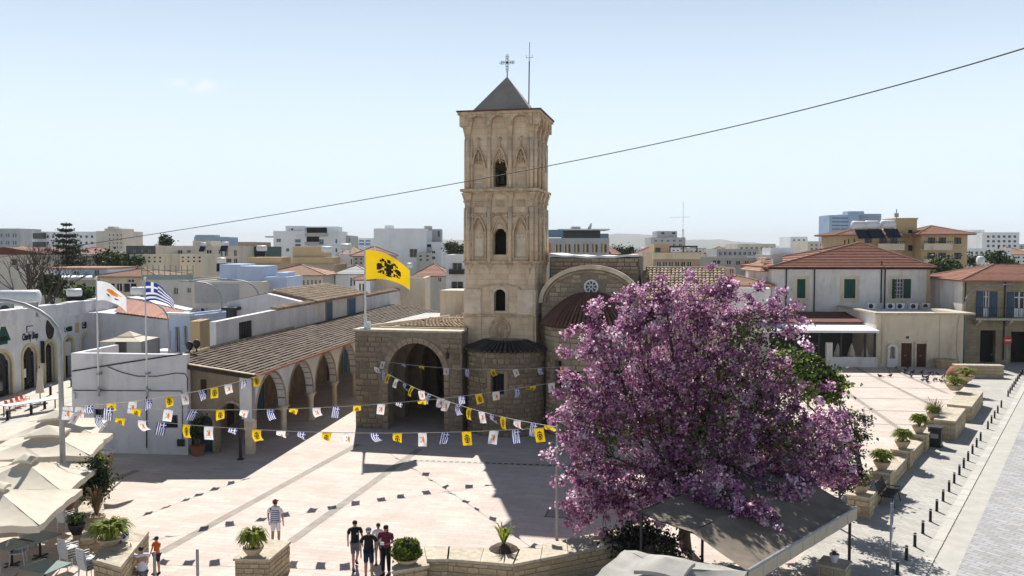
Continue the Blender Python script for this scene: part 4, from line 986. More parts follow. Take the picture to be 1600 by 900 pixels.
def bldg(name, label, x0, x1, yt, D, m, wins=(), deg=0, depth=12, cat='building', pane='glass', balc=(), rail='concrete', parapet=.4, roofm='flat_roof', yb=None, arch=False, frames=True, group=None, z0=-.3, shut=None):
    """a block with real window openings, given by its outline in the photograph at distance D"""
    c = V((x0+x1)/2, 390, D); fr = Frame(c, deg)
    a, zt = fr.uv(x0, yt); b, _ = fr.uv(x1, yt)
    t = thing(name, label, cat, fr, group=group)
    ops = []
    for w_ in wins:
        q = fr.rect(*w_[:4]); ops.append((max(q[0], a+.05), min(q[1], b-.05), q[2], q[3]-(.45*(q[1]-q[0]) if arch else 0), q[3], 'arch' if arch else 'rect'))
    one('front_wall', m, t, lambda q: q.wall(a, b, z0, zt, 0, .3, ops))
    one('body', m, t, lambda q: (q.box(a, a+.3, .301, depth, z0, zt), q.box(b-.3, b, .301, depth, z0, zt), q.box(a, b, depth, depth+.3, z0, zt)))
    one('flat_roof', roofm, t, lambda q: q.box(a+.3, b-.3, .3, depth, zt-parapet-.2, zt-parapet))
    for o in ops:
        w_ = one('window', pane, t, lambda q: q.box(o[0]-.02, o[1]+.02, .17, .2, o[2]-.02, o[4]+.02))
        if frames:
            f = min(.09, (o[1]-o[0])*.09); mx = (o[0]+o[1])/2
            one('frame', 'white_metal' if m not in ('apt_white',) else 'grey_metal', w_, lambda q: (q.box(o[0], o[0]+f, .10, .165, o[2], o[4]), q.box(o[1]-f, o[1], .10, .165, o[2], o[4]), q.box(mx-f/2, mx+f/2, .10, .165, o[2], o[4])))
        if shut: one('sill', shut, w_, lambda q: q.box(o[0]-.08, o[1]+.08, -.1, .02, o[2]-.1, o[2]-.002))
    for q in balc:
        u = fr.rect(*q[:4])
        bb = one('balcony', rail, t, lambda k: (k.box(u[0], u[1], -1.3, -.002, u[2], u[2]+.18), k.box(u[0], u[1], -1.3, -1.2, u[2]+.18, u[3]), k.box(u[0], u[0]+.1, -1.2, 0, u[2]+.18, u[3]), k.box(u[1]-.1, u[1], -1.2, 0, u[2]+.18, u[3])))
        if len(q) > 4: one('door_opening', 'interior', bb, lambda k: k.box(u[0]+.2, u[1]-.2, -.03, -.003, u[2]+.2, u[2]+2.3))
    t['zt'] = zt; return t, fr, a, b, zt
def clean(t):
    if 'zt' in t: del t['zt']
def upper(par, fr, x0, x1, yt, yb, ly, m, depth=4, wins=(), name='roof_block'):
    a = fr.rect(x0, yt, x1, yb, ly)
    o = one(name, m, par, lambda q: q.box(a[0], a[1], ly, ly+depth, a[2], a[3]))
    for w_ in wins:
        u = fr.rect(*w_, ly); one('window', 'glass', o, lambda q: q.box(u[0], u[1], ly-.05, ly+.02, u[2], u[3]))
    return o
def heater(px, py, D, r, label, rz=0.0, panel=True, len_=3.2, stand=.9):
    """solar water heater: white tank on legs with a tilted collector; py is the tank's centre"""
    r *= .68 if D > 95 else .85
    p = V(px, py, D); t = thing('solar_heater', label, 'water tank', loc=p, rz=rz, group='solar water heaters on the roofs')
    L = r*len_/2
    tk = MB(); tk.tube([(-L, 0, 0), (-L+.12*r, 0, 0), (-L+.2*r, 0, 0), (L-.2*r, 0, 0), (L-.12*r, 0, 0), (L, 0, 0)], [r*.55, r*.86, r, r, r*.86, r*.55], 12); tk.build('tank', 'white_metal', t, True)
    one('stand', 'grey_metal', t, lambda m: [m.box(x-.04, x+.04, y-.04, y+.04, -r-stand, -r*.6) for x in (-L*.7, L*.7) for y in (-r*.5, r*.5)])
    if panel: one('collector', 'glass', t, lambda m: m.hexa([(-L,-r*1.2,-r*1.1),(L,-r*1.2,-r*1.1),(L,-r*3.2,-r*2.4-stand*.6),(-L,-r*3.2,-r*2.4-stand*.6)][::-1], [(-L,-r*1.2,-r*1.0),(L,-r*1.2,-r*1.0),(L,-r*3.2,-r*2.3-stand*.6),(-L,-r*3.2,-r*2.3-stand*.6)][::-1]))
    return t

# ================================================================== LEFT STREET: arched shop row
s0, s1 = G(34, 611), G(87, 594)
ang = math.degrees(math.atan2((s1-s0).y, (s1-s0).x))
SF = Frame(s0, 91.5)                       # x runs away along the shop row, y to the left
SFx = lambda px: SF.uv(px, 560)[0]
shop = thing('shop_row', 'white curved shop row with yellow arched openings and stepped parapet', 'shops', SF)
xa, xb = SF.uv(-60, 560)[0], SF.uv(186, 500)[0]
zpa = 6.45; zpl = 5.25
def sop(a, b, yt, yb=None, kind='arch'):
    x0, x1 = SFx(a), SFx(b); xm = (x0+x1)/2; pxm = (a+b)/2
    zt = SF.uv(pxm, yt)[1]; zb = 0 if yb is None else SF.uv(pxm, yb)[1]
    return (x0, x1, zb, zt-(x1-x0)*.42, zt, kind)
sops = [sop(-14, 17, 551), sop(35, 57, 541), sop(70, 84.5, 534), sop(101, 113.5, 527), sop(126.5, 145, 521), sop(156, 170, 513)]
mb = MB(); mb.wall(xa, xb, -.1, zpl, 0, .45, sops); mb.build('front_wall', 'white_plaster', shop)
one('body', 'white_plaster', shop, lambda m: m.box(xa, xb, .9, 14, -.1, zpl-.02))
one('interior_wall', 'interior', shop, lambda m: m.box(xa, xb, .7, .89, 0, zpl-.1))
for k, o in enumerate(sops):
    mb = MB(); archring(mb, (o[0]+o[1])/2, (o[1]-o[0])/2, o[3], o[4], .22, -.08, .1, 'arch', n=14, legs=o[3]); mb.build('door_surround', 'surround_yellow', shop)
    if k not in (3, 4):
        w_ = one('shop_window', 'glass', shop, lambda m: m.box(o[0], o[1], .3, .34, 0, o[4]))
        mx = (o[0]+o[1])/2; f = .05
        one('frame', 'wood_dark', w_, lambda m: (m.box(o[0], o[0]+.08, .22, .299, 0, o[4]-.3), m.box(o[1]-.08, o[1], .22, .299, 0, o[4]-.3), m.box(mx-f, mx+f, .22, .299, 0, o[4]-.1), m.box(o[0], o[1], .22, .297, o[3]-.1, o[3]+.02), m.box(o[0], o[1], .22, .297, 0, .35)))
        one('display', 'apt_blue' if k == 0 else 'apt_white', w_, lambda m: m.box(o[0]+.15, mx-.1, .24, .296, .9, 1.6))
    elif k == 3: one('shop_sign', 'white_metal', shop, lambda m: m.box(o[0]+.05, o[1]-.05, .1, .16, o[3]-1.0, o[3]+.2))
    else: one('shop_window', 'blue_plaster', shop, lambda m: m.box(o[0], o[1], .3, .34, 0, o[4]))
# stepped parapet of boxes with projecting bays
k = 0; x = xa
while x < xb:
    x2 = min(x+2.4, xb); pj = -.32 if k % 2 == 0 else -.10
    one('parapet_panel', 'white_plaster', shop, lambda m: m.box(x, x2, pj, .6, zpl+.002, zpa-(.0 if k < 3 else .08*(k % 2)))); x = x2; k += 1
one('roof', 'flat_roof', shop, lambda m: m.box(xa, xb, .6, 14, zpl, zpl+.25))
ov = SF.uv(77.5, 513); mb = MB(); mb.m = Matrix.Translation((ov[0], -.02, ov[1])) @ Matrix.Rotation(R(90), 4, 'X') @ Matrix.Diagonal((.62, .92, 1, 1)); mb.lathe([(1.0, -.2), (1.0, .04), (.9, .04), (.9, -.0), (0, 0)], n=20); mb.build('oval_window', 'wood_dark', shop)
TR = (R(90), 0, 0)
def sh_text(s, px, py, size, col='black_ink', shear=0, bold=0.0):
    u = SF.uv(px, py); text('sign_lettering', s, size, col, shop, (u[0], -.04, u[1]), TR, shear, bold).scale = (.58, 1, 1)
def sh_board(a, b, c, d, m='black_ink'):
    u = SF.rect(a, b, c, d); one('sign_board', m, shop, lambda q: q.box(u[0], u[1], -.05, -.002, u[2], u[3]))
sh_text('Charity Shop', 46.5, 525.5, .74, shear=.2, bold=.02)
sh_board(41, 510, 51, 518); u_ = SF.uv(46, 514); one('sign_panel', 'white_plaster', shop, lambda q: q.box(*SF.rect(41.6, 511, 50.4, 517.3)[:2], -.065, -.052, *SF.rect(41.6, 511, 50.4, 517.3)[2:]))
sh_board(-4, 527, 11, 537, 'shutter_green')
mb = MB(); u_ = SF.uv(5, 523); mb.prism([(u_[0]-.9, u_[1]-.5), (u_[0]+.9, u_[1]-.5), (u_[0], u_[1]+1.0)], -.05, -.002, 'y'); mb.build('sign_triangle', 'shutter_green', shop)
sh_board(101, 511.5, 112, 517); u_ = SF.uv(106.5, 514.3); text('sign_lettering', 'BAKERY', .55, 'flag_white', shop, (u_[0], -.07, u_[1]), TR)  if False else None
sh_board(128, 504, 142, 511); [text('sign_lettering', 'C', .55, 'flag_white', shop, (SF.uv(px_, py_)[0], -.07, SF.uv(px_, py_)[1]), TR) for px_, py_ in ((129.3, 508), (102, 515))]; sh_board(117.5, 505, 123, 519, 'tan_wall')
sh_board(146, 515, 152, 529, 'sign_purple'); sh_text('Notes', 161, 497, 1.5, 'hair_dark', .25, .02) if False else sh_text('Nostos', 161, 497, .95, 'black_ink', .25, .03)
one('hanging_sign', 'black_ink', shop, lambda m: m.box(SFx(63), SFx(63)+.1, -.32, -.05, 1.8, 3.6))
heater(31, 465, 70, .75, 'large white tank with side motor on the left shop roof', rz=.15, panel=False, len_=5.0)
heater(116, 457, 82, .45, 'white solar water tank on the far end of the shop row roof', rz=.6, len_=3.6)
acl = V(10, 478, 66); 
for k, dx in enumerate((0, 1.6)):
    t = thing('air_conditioner', ('left', 'right')[k]+' one of two grey air conditioners behind the shop row parapet', 'air conditioner', loc=(acl.x+dx, acl.y+.6*k, zpl+.25))
    one('case', 'grey_metal', t, lambda m: m.box(-.5, .5, -.2, .2, .1, 1.3)); mb = MB(); mb.m = Matrix.Translation((0, -.21, .7)) @ Matrix.Rotation(R(90), 4, 'X'); mb.lathe([(.4, 0), (.4, .02), (.05, .03), (0, .03)], n=14); mb.build('fan', 'dark_metal', t)
# street pavement edge along the shops
struct(sheet('shop_pavement', [SF.world(xa, -1.8, 0)[:2], SF.world(xa, -.0, 0)[:2], SF.world(xb, 0, 0)[:2], SF.world(xb, -1.8, 0)[:2]], .008, 'kerb_stone'))
band(G(-20, 668), G(118, 625), .5, .006, 'kerb_stone', None, 'kerb_line')['kind'] = 'structure'

# ---- lilac house with red tile roof at the end of the shop row, grey gazebo, blue fronted house
lf = Frame(G(200, 560), 0)
D_l = 74
lf = Frame(V(230, 400, D_l), -8)
lh = thing('lilac_house', 'lilac rendered house with sloping red tiled roof beyond the white building', 'house', lf)
a0, zz = lf.uv(172, 500); b0, _ = lf.uv(262, 500); zl1 = lf.uv(178, 489)[1]; zl2 = lf.uv(262, 500)[1]
one('front_wall', 'lilac_shade_plaster', lh, lambda m: m.wall(a0-3, b0, 0, 5, 0, 10, [], top=lambda x: zl1+(zl2-zl1)*max(0, (x-a0))/(b0-a0), nt=4))
pR = [V(178, 488, D_l-.3), V(262, 499, D_l-1.2), V(290, 487, D_l+7), V(198, 466, D_l+8)]
pl = [lf.loc(p) for p in pR]
mb = MB(); mb.courses(pl[0], pl[3], pl[2], pl[1], 16, .08, .2) ; mb.build('roof_tiles', 'terracotta', lh)
mb = MB(); mb.hexa([p-Vector((0,0,.2)) for p in (pl[3], pl[2], pl[2]+Vector((.6,1,0)), pl[3]+Vector((.6,1,0)))], [p+Vector((0,0,.15)) for p in (pl[3], pl[2], pl[2]+Vector((.6,1,0)), pl[3]+Vector((.6,1,0)))]); mb.build('white_coping', 'roof_white', lh)
gz_ = thing('gazebo', 'grey two tier garden gazebo tent with pale roof behind the white wall', 'gazebo', loc=V(203, 560, 66)*1)
gz_.location.z = 0
gp = V(203, 535, 66); gw = 1.65; gze = V(203, 534, 66-gw)[2]; gzt = V(203, 525, 66)[2]; gza = V(203, 517, 66)[2]
mb = MB()
for k in range(4):
    mb.m = Matrix.Rotation(k*math.pi/2, 4, 'Z')
    mb.poly(((-gw,-gw,gze),(gw,-gw,gze),(.55,-.55,gzt),(-.55,-.55,gzt))); mb.poly(((-.7,-.7,gzt+.02),(.7,-.7,gzt+.02),(0,0,gza)))
mb.build('canopy', 'canvas', gz_)
one('curtains', 'apt_grey', gz_, lambda m: [m.box(x, x+w_, y, y+d_, 0, gze-.02) for x, y, w_, d_ in ((-gw+.05, -gw+.05, 1.2, .05), (.5, -gw+.05, 1.1, .05), (-gw+.05, gw-.1, 3.2, .05), (-gw+.05, -gw+.1, .05, 3.1), (gw-.1, -gw+.1, .05, 3.1))])
one('frame', 'grey_metal', gz_, lambda m: [m.box(x-.05, x+.05, y-.05, y+.05, 0, gze) for x in (-gw, gw) for y in (-gw, gw)])
def van(px, D, L, label, rz):
    p = V(px, 560, D); t = thing('parked_van', label, 'van', loc=(p.x, p.y, 0), rz=rz); h = 2.55
    one('body', 'white_metal', t, lambda m: m.prism([(-L, .4), (L, .4), (L, 1.2), (L*.78, 1.35), (L*.55, h-.15), (L*.45, h), (-L*.9, h), (-L, h-.25)], -.9, .9, 'y'))
    one('windscreen', 'glass', t, lambda m: m.hexa([(L*.79, -.75, 1.4), (L*.79, .75, 1.4), (L*.77, .75, 1.4), (L*.77, -.75, 1.4)], [(L*.58, -.7, h-.3), (L*.58, .7, h-.3), (L*.56, .7, h-.3), (L*.56, -.7, h-.3)]))
    one('side_window', 'glass', t, lambda m: m.box(L*.1, L*.5, -.91, -.9, 1.45, h-.4))
    for x_ in (-L*.62, L*.62):
        for y_ in (-.82, .82): mb = MB(); mb.m = Matrix.Translation((x_, y_, .35)) @ Matrix.Rotation(R(90), 4, 'X'); mb.lathe([(0, -.1), (.35, -.1), (.35, .1), (0, .1)], n=14); mb.build('wheel', 'dark_metal', t)
van(184, 70, .9, 'small white van roof showing above the white wall near the left flagpole', 1.4); van(241, 70, 2.3, 'long white van roof showing above the white wall near the right flagpole', 3.14)
t, fr, a, b, zt = bldg('blue_house', 'narrow pale blue fronted house with tall windows behind the arcade corner', 264, 297, 492, 68, 'blue_plaster', [(260.5, 516, 267, 545), (273, 511, 281, 550), (287, 509, 293, 540)], -20, 9, shut='white_metal'); clean(t)
one('cornice', 'white_metal', t, lambda m: m.box(a-.3, b+.2, -.3, .3, zt+.002, zt+.2))
t, fr, a, b, zt = bldg('ruined_wall', 'crumbling ochre stub of wall beside the blue house', 297, 312, 502, 66, 'tan_wall', [], 0, 2, cat='wall', parapet=.1); clean(t)
t, fr, a, b, zt = bldg('blue_shed', 'small pale blue flat roofed shed right of the crumbling ochre wall', 311, 331, 507, 70, 'blue_plaster', [(317, 513, 322, 521)], 0, 5, cat='shed'); clean(t)
for k, (px, py, l_) in enumerate(((296, 543, 'left'), (307, 540, 'right'))):
    p = V(px, py, 47.5); t = thing('spotlight', l_+' one of two black spotlights on the arcade roof corner', 'spotlight', loc=(p.x, p.y, p.z-.15))
    one('head', 'dark_metal', t, lambda m: m.ball((0, 0, .25), .22, 8, (1, .7, 1.2))); one('stem', 'dark_metal', t, lambda m: m.tube([(0, 0, -.2), (0, 0, .2)], .04))

# ================================================================== BACKGROUND TOWN, left of the tower
def B(*a, **k):
    r = bldg(*a, **k); clean(r[0]); return r
B('apartment_block', 'grey far apartment block with teal glass at the left edge', -40, 31, 357, 270, 'apt_grey', grid(-38, 362, 28, 385, 6, 2, .7, .5), pane='glass_blue')
t, fr, a, b, zt = B('apartment_block', 'long grey and white far block with dark framed balconies behind the tall conifer', 50, 150, 362, 250, 'apt_white', grid(70, 365, 148, 394, 9, 3, .45, .4))
upper(t, fr, 51, 68, 364, 373, -1.5, 'apt_dark', 1.4, name='balcony_frame'); upper(t, fr, 51, 68, 378, 386, -1.5, 'apt_dark', 1.4, name='balcony_frame')
t, fr, a, b, zt = B('apartment_tower', 'stepped cream far apartment tower right of the tall conifer', 150, 194, 361, 245, 'apt_beige', grid(168, 364, 192, 396, 4, 5, .4, .5))
upper(t, fr, 163, 190, 357, 361, 1, 'apt_beige', 8); upper(t, fr, 168, 179, 354, 357, 2, 'apt_beige', 3)
t, fr, a, b, zt = B('gabled_hall', 'wide beige hall with low dark brown gable roof behind the bare tree', -60, 78, 398, 135, 'apt_beige', [(18, 405, 26, 414), (40, 412, 48, 440)], frames=False, depth=22)
mb = MB(); z1, z2 = fr.uv(10, 386)[1], zt; mb.hexa([(a-.4,-.5,z2),(b+.4,-.5,z2),(b+.4,22,z2),(a-.4,22,z2)], [((a+b)/2-.1,-.5,z1),((a+b)/2+.1,-.5,z1),((a+b)/2+.1,22,z1),((a+b)/2-.1,22,z1)]); mb.build('gable_roof', 'roof_red_dark', t)
t, fr, a, b, zt = B('blue_terrace', 'pale blue terrace with thin red roof above a white flat roof', 75, 168, 421, 112, 'blue_plaster', [(115, 424, 123, 433), (147, 422, 155, 431)], depth=8)
one('red_roof', 'terracotta_pale', t, lambda m: m.box(a-.4, b+.4, -.8, 8, zt+.002, zt+.28))
t, fr, a, b, zt = B('grey_house', 'grey house under a bright white flat roof with shaded veranda', 66, 156, 437, 104, 'concrete', [(90, 444, 106, 466), (108, 448, 128, 466), (139, 448, 149, 458)], depth=9)
one('white_roof', 'roof_white', t, lambda m: m.box(a-.3, b+.3, -1.2, 9.3, zt+.002, zt+.35))
t, fr, a, b, zt = B('orange_roof_house', 'cream house with orange hipped roof and glazed balcony left of the striped flag', 156, 244, 432, 100, 'cream_plaster', [(165, 443, 180, 455), (181, 443, 191, 455), (199, 437, 210, 441), (192, 443, 214, 456)], depth=9)
hip_roof(t, a, b, 0, 9, zt, fr.uv(200, 420, 4.5)[1], 'terracotta_pale', .6, 10)
B('dark_block', 'dark green grey block behind the orange roofs', 197, 255, 384, 185, 'apt_dark', grid(205, 388, 252, 396, 4, 1, .4, .6))
t, fr, a, b, zt = B('beige_apartments', 'wide beige apartment house with scattered small windows', 243, 373, 384, 170, 'apt_beige', [(277, 391, 285, 396), (292, 391, 298, 395), (278, 403, 282, 407), (292, 403, 298, 408), (301, 403, 304, 406), (262, 403, 268, 409), (322, 391, 331, 396), (341, 391, 348, 400), (350, 391, 356, 400), (365, 391, 370, 400), (341, 404, 362, 410), (365, 404, 371, 411)])
upper(t, fr, 301, 330, 376, 384, 1, 'apt_beige', 6)
B('low_wing', 'lower beige wing in front of the beige apartment house', 244, 268, 397, 164, 'apt_beige', [], depth=5)
t, fr, a, b, zt = B('blue_roof_block', 'far block with blue band below its roof above the beige apartments', 303, 349, 370, 230, 'apt_blue', grid(305, 374, 348, 380, 8, 1, .6, .6))
upper(t, fr, 305, 336, 367, 370, 1, 'apt_grey', 4)
B('brown_block', 'dark brown far block right of the beige apartments', 372, 400, 378, 200, 'apt_brown', grid(374, 381, 398, 408, 3, 3, .6, .45))
B('dark_green_box', 'dark green box building left of the white balconied apartments', 397, 415, 385, 180, 'shutter_green', [], frames=False)
t, fr, a, b, zt = B('grey_block', 'plain grey block with two windows behind the blue and white flag', 222, 302, 437, 92, 'concrete', [(271, 450, 278, 460), (292, 450, 298, 457)], depth=10)
one('terrace_rail', 'table_teal', t, lambda m: (m.box(a, b, -.1, -.0, zt-.0, zt+.55), [m.box(a+(b-a)*k/9-.04, a+(b-a)*k/9+.04, -.06, .02, zt+.55, zt+1.6) for k in range(10)], m.box(a, b, -.06, 0, zt+1.0, zt+1.08)))
t, fr, a, b, zt = B('blank_wall_block', 'big blank grey beige wall with air conditioner and curved street lamp', 300, 412, 440, 82, 'apt_beige', [(410, 470, 411, 480)], depth=12, frames=False)
upper(t, fr, 343, 376, 413, 440, 3, 'blue_plaster', 5); upper(t, fr, 370, 412, 416, 440, 2.4, 'blue_plaster', 5)
one('render_patch', 'concrete', t, lambda m: m.box(*fr.rect(304, 443, 374, 474)[:2], -.03, -.002, *fr.rect(304, 443, 374, 474)[2:]))
q = fr.rect(315, 480, 323, 488); acu = thing('air_conditioner', 'white air conditioner hung on the big blank wall', 'air conditioner', fr); one('case', 'white_metal', acu, lambda m: m.box(q[0], q[1], -.35, -.01, q[2], q[3])); one('fan', 'dark_metal', acu, lambda m: m.box(q[0]+.08, q[0]+.4, -.37, -.351, q[2]+.08, q[3]-.08))
t, fr, a, b, zt = B('white_annex', 'small white flat roofed annex right of the big blank wall', 412, 448, 433, 84, 'blue_plaster', [(416, 453, 420, 462), (424, 451, 428, 460)], depth=6)
upper(t, fr, 432, 445, 426, 433, 1, 'blue_plaster', 4)
t, fr, a, b, zt = B('white_apartments', 'white modern apartments with balconies left of the yellow flag', 427, 529, 361, 225, 'apt_white', [(432, 373, 439, 378), (432, 387, 439, 392), (461, 374, 470, 379), (461, 381, 470, 385), (447, 388, 452, 393), (498, 374, 506, 382), (486, 374, 494, 382), (524, 374, 527, 380), (524, 388, 527, 394)], balc=[(478, 364, 512, 369, 1), (478, 378, 500, 383, 1)], pane='glass_blue')
upper(t, fr, 446, 476, 353, 361, 1, 'apt_white', 8, [(455, 357, 458, 360)]); upper(t, fr, 478, 528, 354, 361, 2, 'apt_white', 6, [(500, 357, 504, 361), (508, 357, 511, 361)]); upper(t, fr, 414, 427, 369, 371, 0, 'concrete', 4, name='roof_slab')
B('grey_narrow_block', 'narrow grey block between the white apartments and the far balconies', 530, 547, 368, 235, 'apt_grey', [(545, 373, 547, 377)])
B('balcony_tower', 'far white tower with blue balconies left of the big blank white block', 556, 582, 372, 290, 'apt_white', grid(560, 374, 580, 398, 2, 5, .8, .5), pane='glass_blue')
t, fr, a, b, zt = B('tan_building', 'tan building with stepped roof block in front of the white apartments', 386, 524, 413, 135, 'apt_brown', [(521, 420, 523, 428)], depth=9)
upper(t, fr, 457, 504, 386, 402, 1, 'tan_wall', 6); upper(t, fr, 387, 440, 402, 413, .5, 'tan_wall', 6); upper(t, fr, 457, 520, 402, 413, .4, 'tan_wall', 6)
t, fr, a, b, zt = B('shed_house', 'grey walled house with pale orange hipped roof and row of narrow windows', 411, 504, 430, 105, 'concrete', grid(452, 436, 503, 452, 8, 1, .5, .8), depth=9)
hip_roof(t, a, b, 0, 9, zt, fr.uv(450, 414, 4.5)[1], 'terracotta_pale', .5, 10)
B('white_tank_house', 'white stair tower carrying a ribbed tank left of the yellow flag', 530, 556, 396, 150, 'apt_white', [(548, 405, 550, 413), (553, 405, 555, 413)])
t, fr, a, b, zt = B('grey_gable_house', 'small white house with dark grey roof left of the yellow flag', 524, 575, 428, 112, 'apt_white', [(547, 434, 550, 447), (552, 433, 556, 446)], depth=7)
hip_roof(t, a, b, 0, 7, zt, fr.uv(545, 415, 3.5)[1], 'apt_grey', .4, 6)
t, fr, a, b, zt = B('big_white_block', 'large windowless white block behind the yellow flag', 584, 664, 357, 205, 'apt_white', [(640, 389, 652, 402)], depth=20)
upper(t, fr, 601, 612, 352, 357, 2, 'apt_white', 4)
t, fr, a, b, zt = B('stepped_white_block', 'white stepped apartments with dark balconies right of the large white block', 665, 690, 378, 210, 'apt_white', [(674, 392, 680, 396), (674, 401, 680, 405)], balc=[(664, 386, 675, 396, 1), (664, 400, 675, 410, 1)], rail='apt_grey', depth=8)
upper(t, fr, 665, 674, 360, 378, 1, 'apt_white', 5); upper(t, fr, 674, 689, 358, 378, 3, 'apt_grey', 5, [(684, 361, 687, 370)]); upper(t, fr, 663, 673, 353, 360, 4, 'concrete', 4)
B('white_low_block', 'low white block with blue windows left of the bell tower', 682, 703, 380, 215, 'apt_white', [(685, 384, 693, 388), (697, 384, 701, 389)], pane='glass_blue')
t, fr, a, b, zt = B('red_roof_house', 'house with dark red tile roof beside the bell tower', 648, 699, 431, 118, 'concrete', [(684, 434, 690, 440)], depth=10)
hip_roof(t, a, b, 0, 10, zt, fr.uv(655, 412, 5)[1], 'terracotta', .4, 10)
B('cream_wall_house', 'long cream blank wall below the yellow flag', 576, 664, 434, 95, 'cream_plaster', [], depth=6)
t, fr, a, b, zt = B('small_cottage', 'small white cottage with pale orange roof below the yellow flag', 555, 578, 437, 92, 'apt_white', [(561, 443, 564, 455), (566, 443, 569, 455)], depth=5)
hip_roof(t, a, b, 0, 5, zt, fr.uv(566, 428, 2.5)[1], 'terracotta_pale', .3, 6)
B('white_balcony_house', 'white house with two dark balconies touching the left side of the bell tower', 697, 735, 398, 72, 'apt_white', [(707, 411, 722, 421), (705, 440, 724, 451)], balc=[(703, 420, 726, 428), (703, 450, 726, 460)], rail='dark_metal', depth=9)
for (px, py, D, r, lab) in ((173, 384, 150, .01, None),):
    pass
heater(346, 407, 110, .55, 'white solar water tank above the teal terrace rail', rz=.3); heater(409, 388, 150, .75, 'white solar water tank on the tan building left end', len_=3.6); heater(541, 386, 150, .9, 'ribbed white water tank on the white stair tower', panel=False)
heater(228, 408, 150, .7, 'white solar water tank on the low beige roof below the dark green block'); heater(318, 382, 168, .55, 'left pair white solar tank on the beige apartments', len_=3); heater(352, 381, 168, .6, 'right white solar tank on the beige apartments', len_=3.5); heater(511, 390, 135, .8, 'white drum tank on the tan building right end', panel=False); heater(640, 415, 112, .55, 'white tank standing on a mast frame right of the yellow flag', panel=False, len_=2)
heater(216, 455, 90, .55, 'white solar water tank left of the blue and white flag')
# street lamps between the far houses
def street_lamp(px, pyb, pyt, D, arm, label, r=.06):
    a, b = V(px, pyb, D), V(px, pyt, D); t = thing('street_lamp', label, 'street lamp', loc=(a.x, a.y, min(0, a.z))); h = b.z-min(0, a.z)
    pts = [(0, 0, 0), (0, 0, h-1.6)]+[(arm*(1-math.cos(q))*1.0, 0, h-1.6+1.6*math.sin(q)) for q in [math.pi/2*k/6 for k in range(1, 7)]]
    pts.append((arm*1.5, 0, h+.12))
    one('pole', 'grey_metal', t, lambda m: m.tube(pts, [r*1.5]+[r]*(len(pts)-1), 7), True)
    one('lamp_head', 'grey_metal', t, lambda m: m.hexa([(arm*1.45, -.1, h+.02), (arm*1.95, -.1, h+.1), (arm*1.95, .1, h+.1), (arm*1.45, .1, h+.02)], [(arm*1.45, -.1, h+.14), (arm*1.95, -.06, h+.2), (arm*1.95, .06, h+.2), (arm*1.45, .1, h+.14)]))
    return t
street_lamp(347, 510, 441, 72, -1.9, 'curved street lamp in front of the big blank wall')
street_lamp(405, 475, 438, 74, -1.9, 'curved street lamp left of the white annex', )
street_lamp(264, 552, 467, 62, -2.6, 'curved street lamp right of the blue and white flag')
street_lamp(100.5, 816, 468, 33.5, -2.7, 'tall curved grey street lamp rising through the cafe umbrellas', .085)
# ================================================================== RIGHT SIDE HOUSES
LF = Frame(G(1437, 573), -2)
low = thing('low_annex', 'low cream flat roofed building with two brown doors and arched niche', 'building', LF)
a, zt = LF.uv(1370, 491); b, _ = LF.uv(1506, 491)
drs = [LF.rect(1408, 536, 1424, 572), LF.rect(1432, 537, 1447, 572)]
nich = LF.rect(1389, 541, 1397, 560)
ops = [(q[0], q[1], 0, q[3], q[3], 'rect') for q in drs]+[(nich[0], nich[1], nich[2], nich[3]-.25, nich[3], 'arch')]
one('front_wall', 'cream_plaster', low, lambda m: m.wall(a, b, -.1, zt, 0, .4, ops))
one('side_walls', 'house_plaster', low, lambda m: (m.box(a, a+.4, .401, 11, -.1, zt), m.box(b-.4, b, .401, 11, -.1, zt), m.box(a+.4, b-.4, .45, .8, 0, 3.2)))
one('roof', 'roof_white', low, lambda m: m.box(a+.4, b-.4, .4, 11, zt-.35, zt-.15))
one('coping', 'planter_cap', low, lambda m: (m.box(a-.25, b+.9, -.35, .5, zt+.002, zt+.16), m.box(a-.2, a+.5, .5, 11, zt+.002, zt+.16), m.box(b-.5, b+.9, .5, 11, zt+.002, zt+.16)))
for q in drs:
    dd = one('door', 'wood_brown', low, lambda m: m.box(q[0], q[1], .15, .2, 0, q[3]))
    one('door_frame', 'tower_pale', dd, lambda m: (m.box(q[0]-.3, q[0], -.06, .12, 0, q[3]+.2), m.box(q[1], q[1]+.3, -.06, .12, 0, q[3]+.2), m.box(q[0], q[1], -.06, .12, q[3], q[3]+.2)))
    one('handle', 'grey_metal', dd, lambda m: m.box(q[0]+.35, q[0]+.55, .1, .149, 1.0, 1.05))
nm = LF.rect(1385.5, 538, 1401, 572); zc_ = nm[3]
one('niche_surround', 'house_plaster', low, lambda m: (m.box(nm[0], nich[0], -.25, -.002, 0, nich[3]-.2), m.box(nich[1], nm[1], -.25, -.002, 0, nich[3]-.2), m.box(nich[0], nich[1], -.25, -.002, 0, nich[2]), archring(m, (nich[0]+nich[1])/2, (nich[1]-nich[0])/2, nich[3]-.25, nich[3], .25, -.25, -.002, 'arch', 12)))
q = LF.rect(1416, 525.5, 1420, 529); one('vent', 'wood_dark', low, lambda m: m.box(q[0], q[1], -.05, -.002, q[2], q[3]))
one('drain_pipe', 'cream_plaster', low, lambda m: (m.tube([(LF.uv(1379, 500)[0], -.08, zt-.1), (LF.uv(1379, 500)[0], -.08, .3)], .05), m.tube([(LF.uv(1499, 500)[0], -.08, zt-.1), (LF.uv(1496, 520)[0], -.08, zt-1.2), (LF.uv(1496, 500)[0], -.08, 1.3), (LF.uv(1501, 500)[0], -.08, .3)], .05), m.tube([(LF.uv(1469, 500)[0], -.06, zt-.1), (LF.uv(1469, 500)[0], -.06, .3)], .03)))
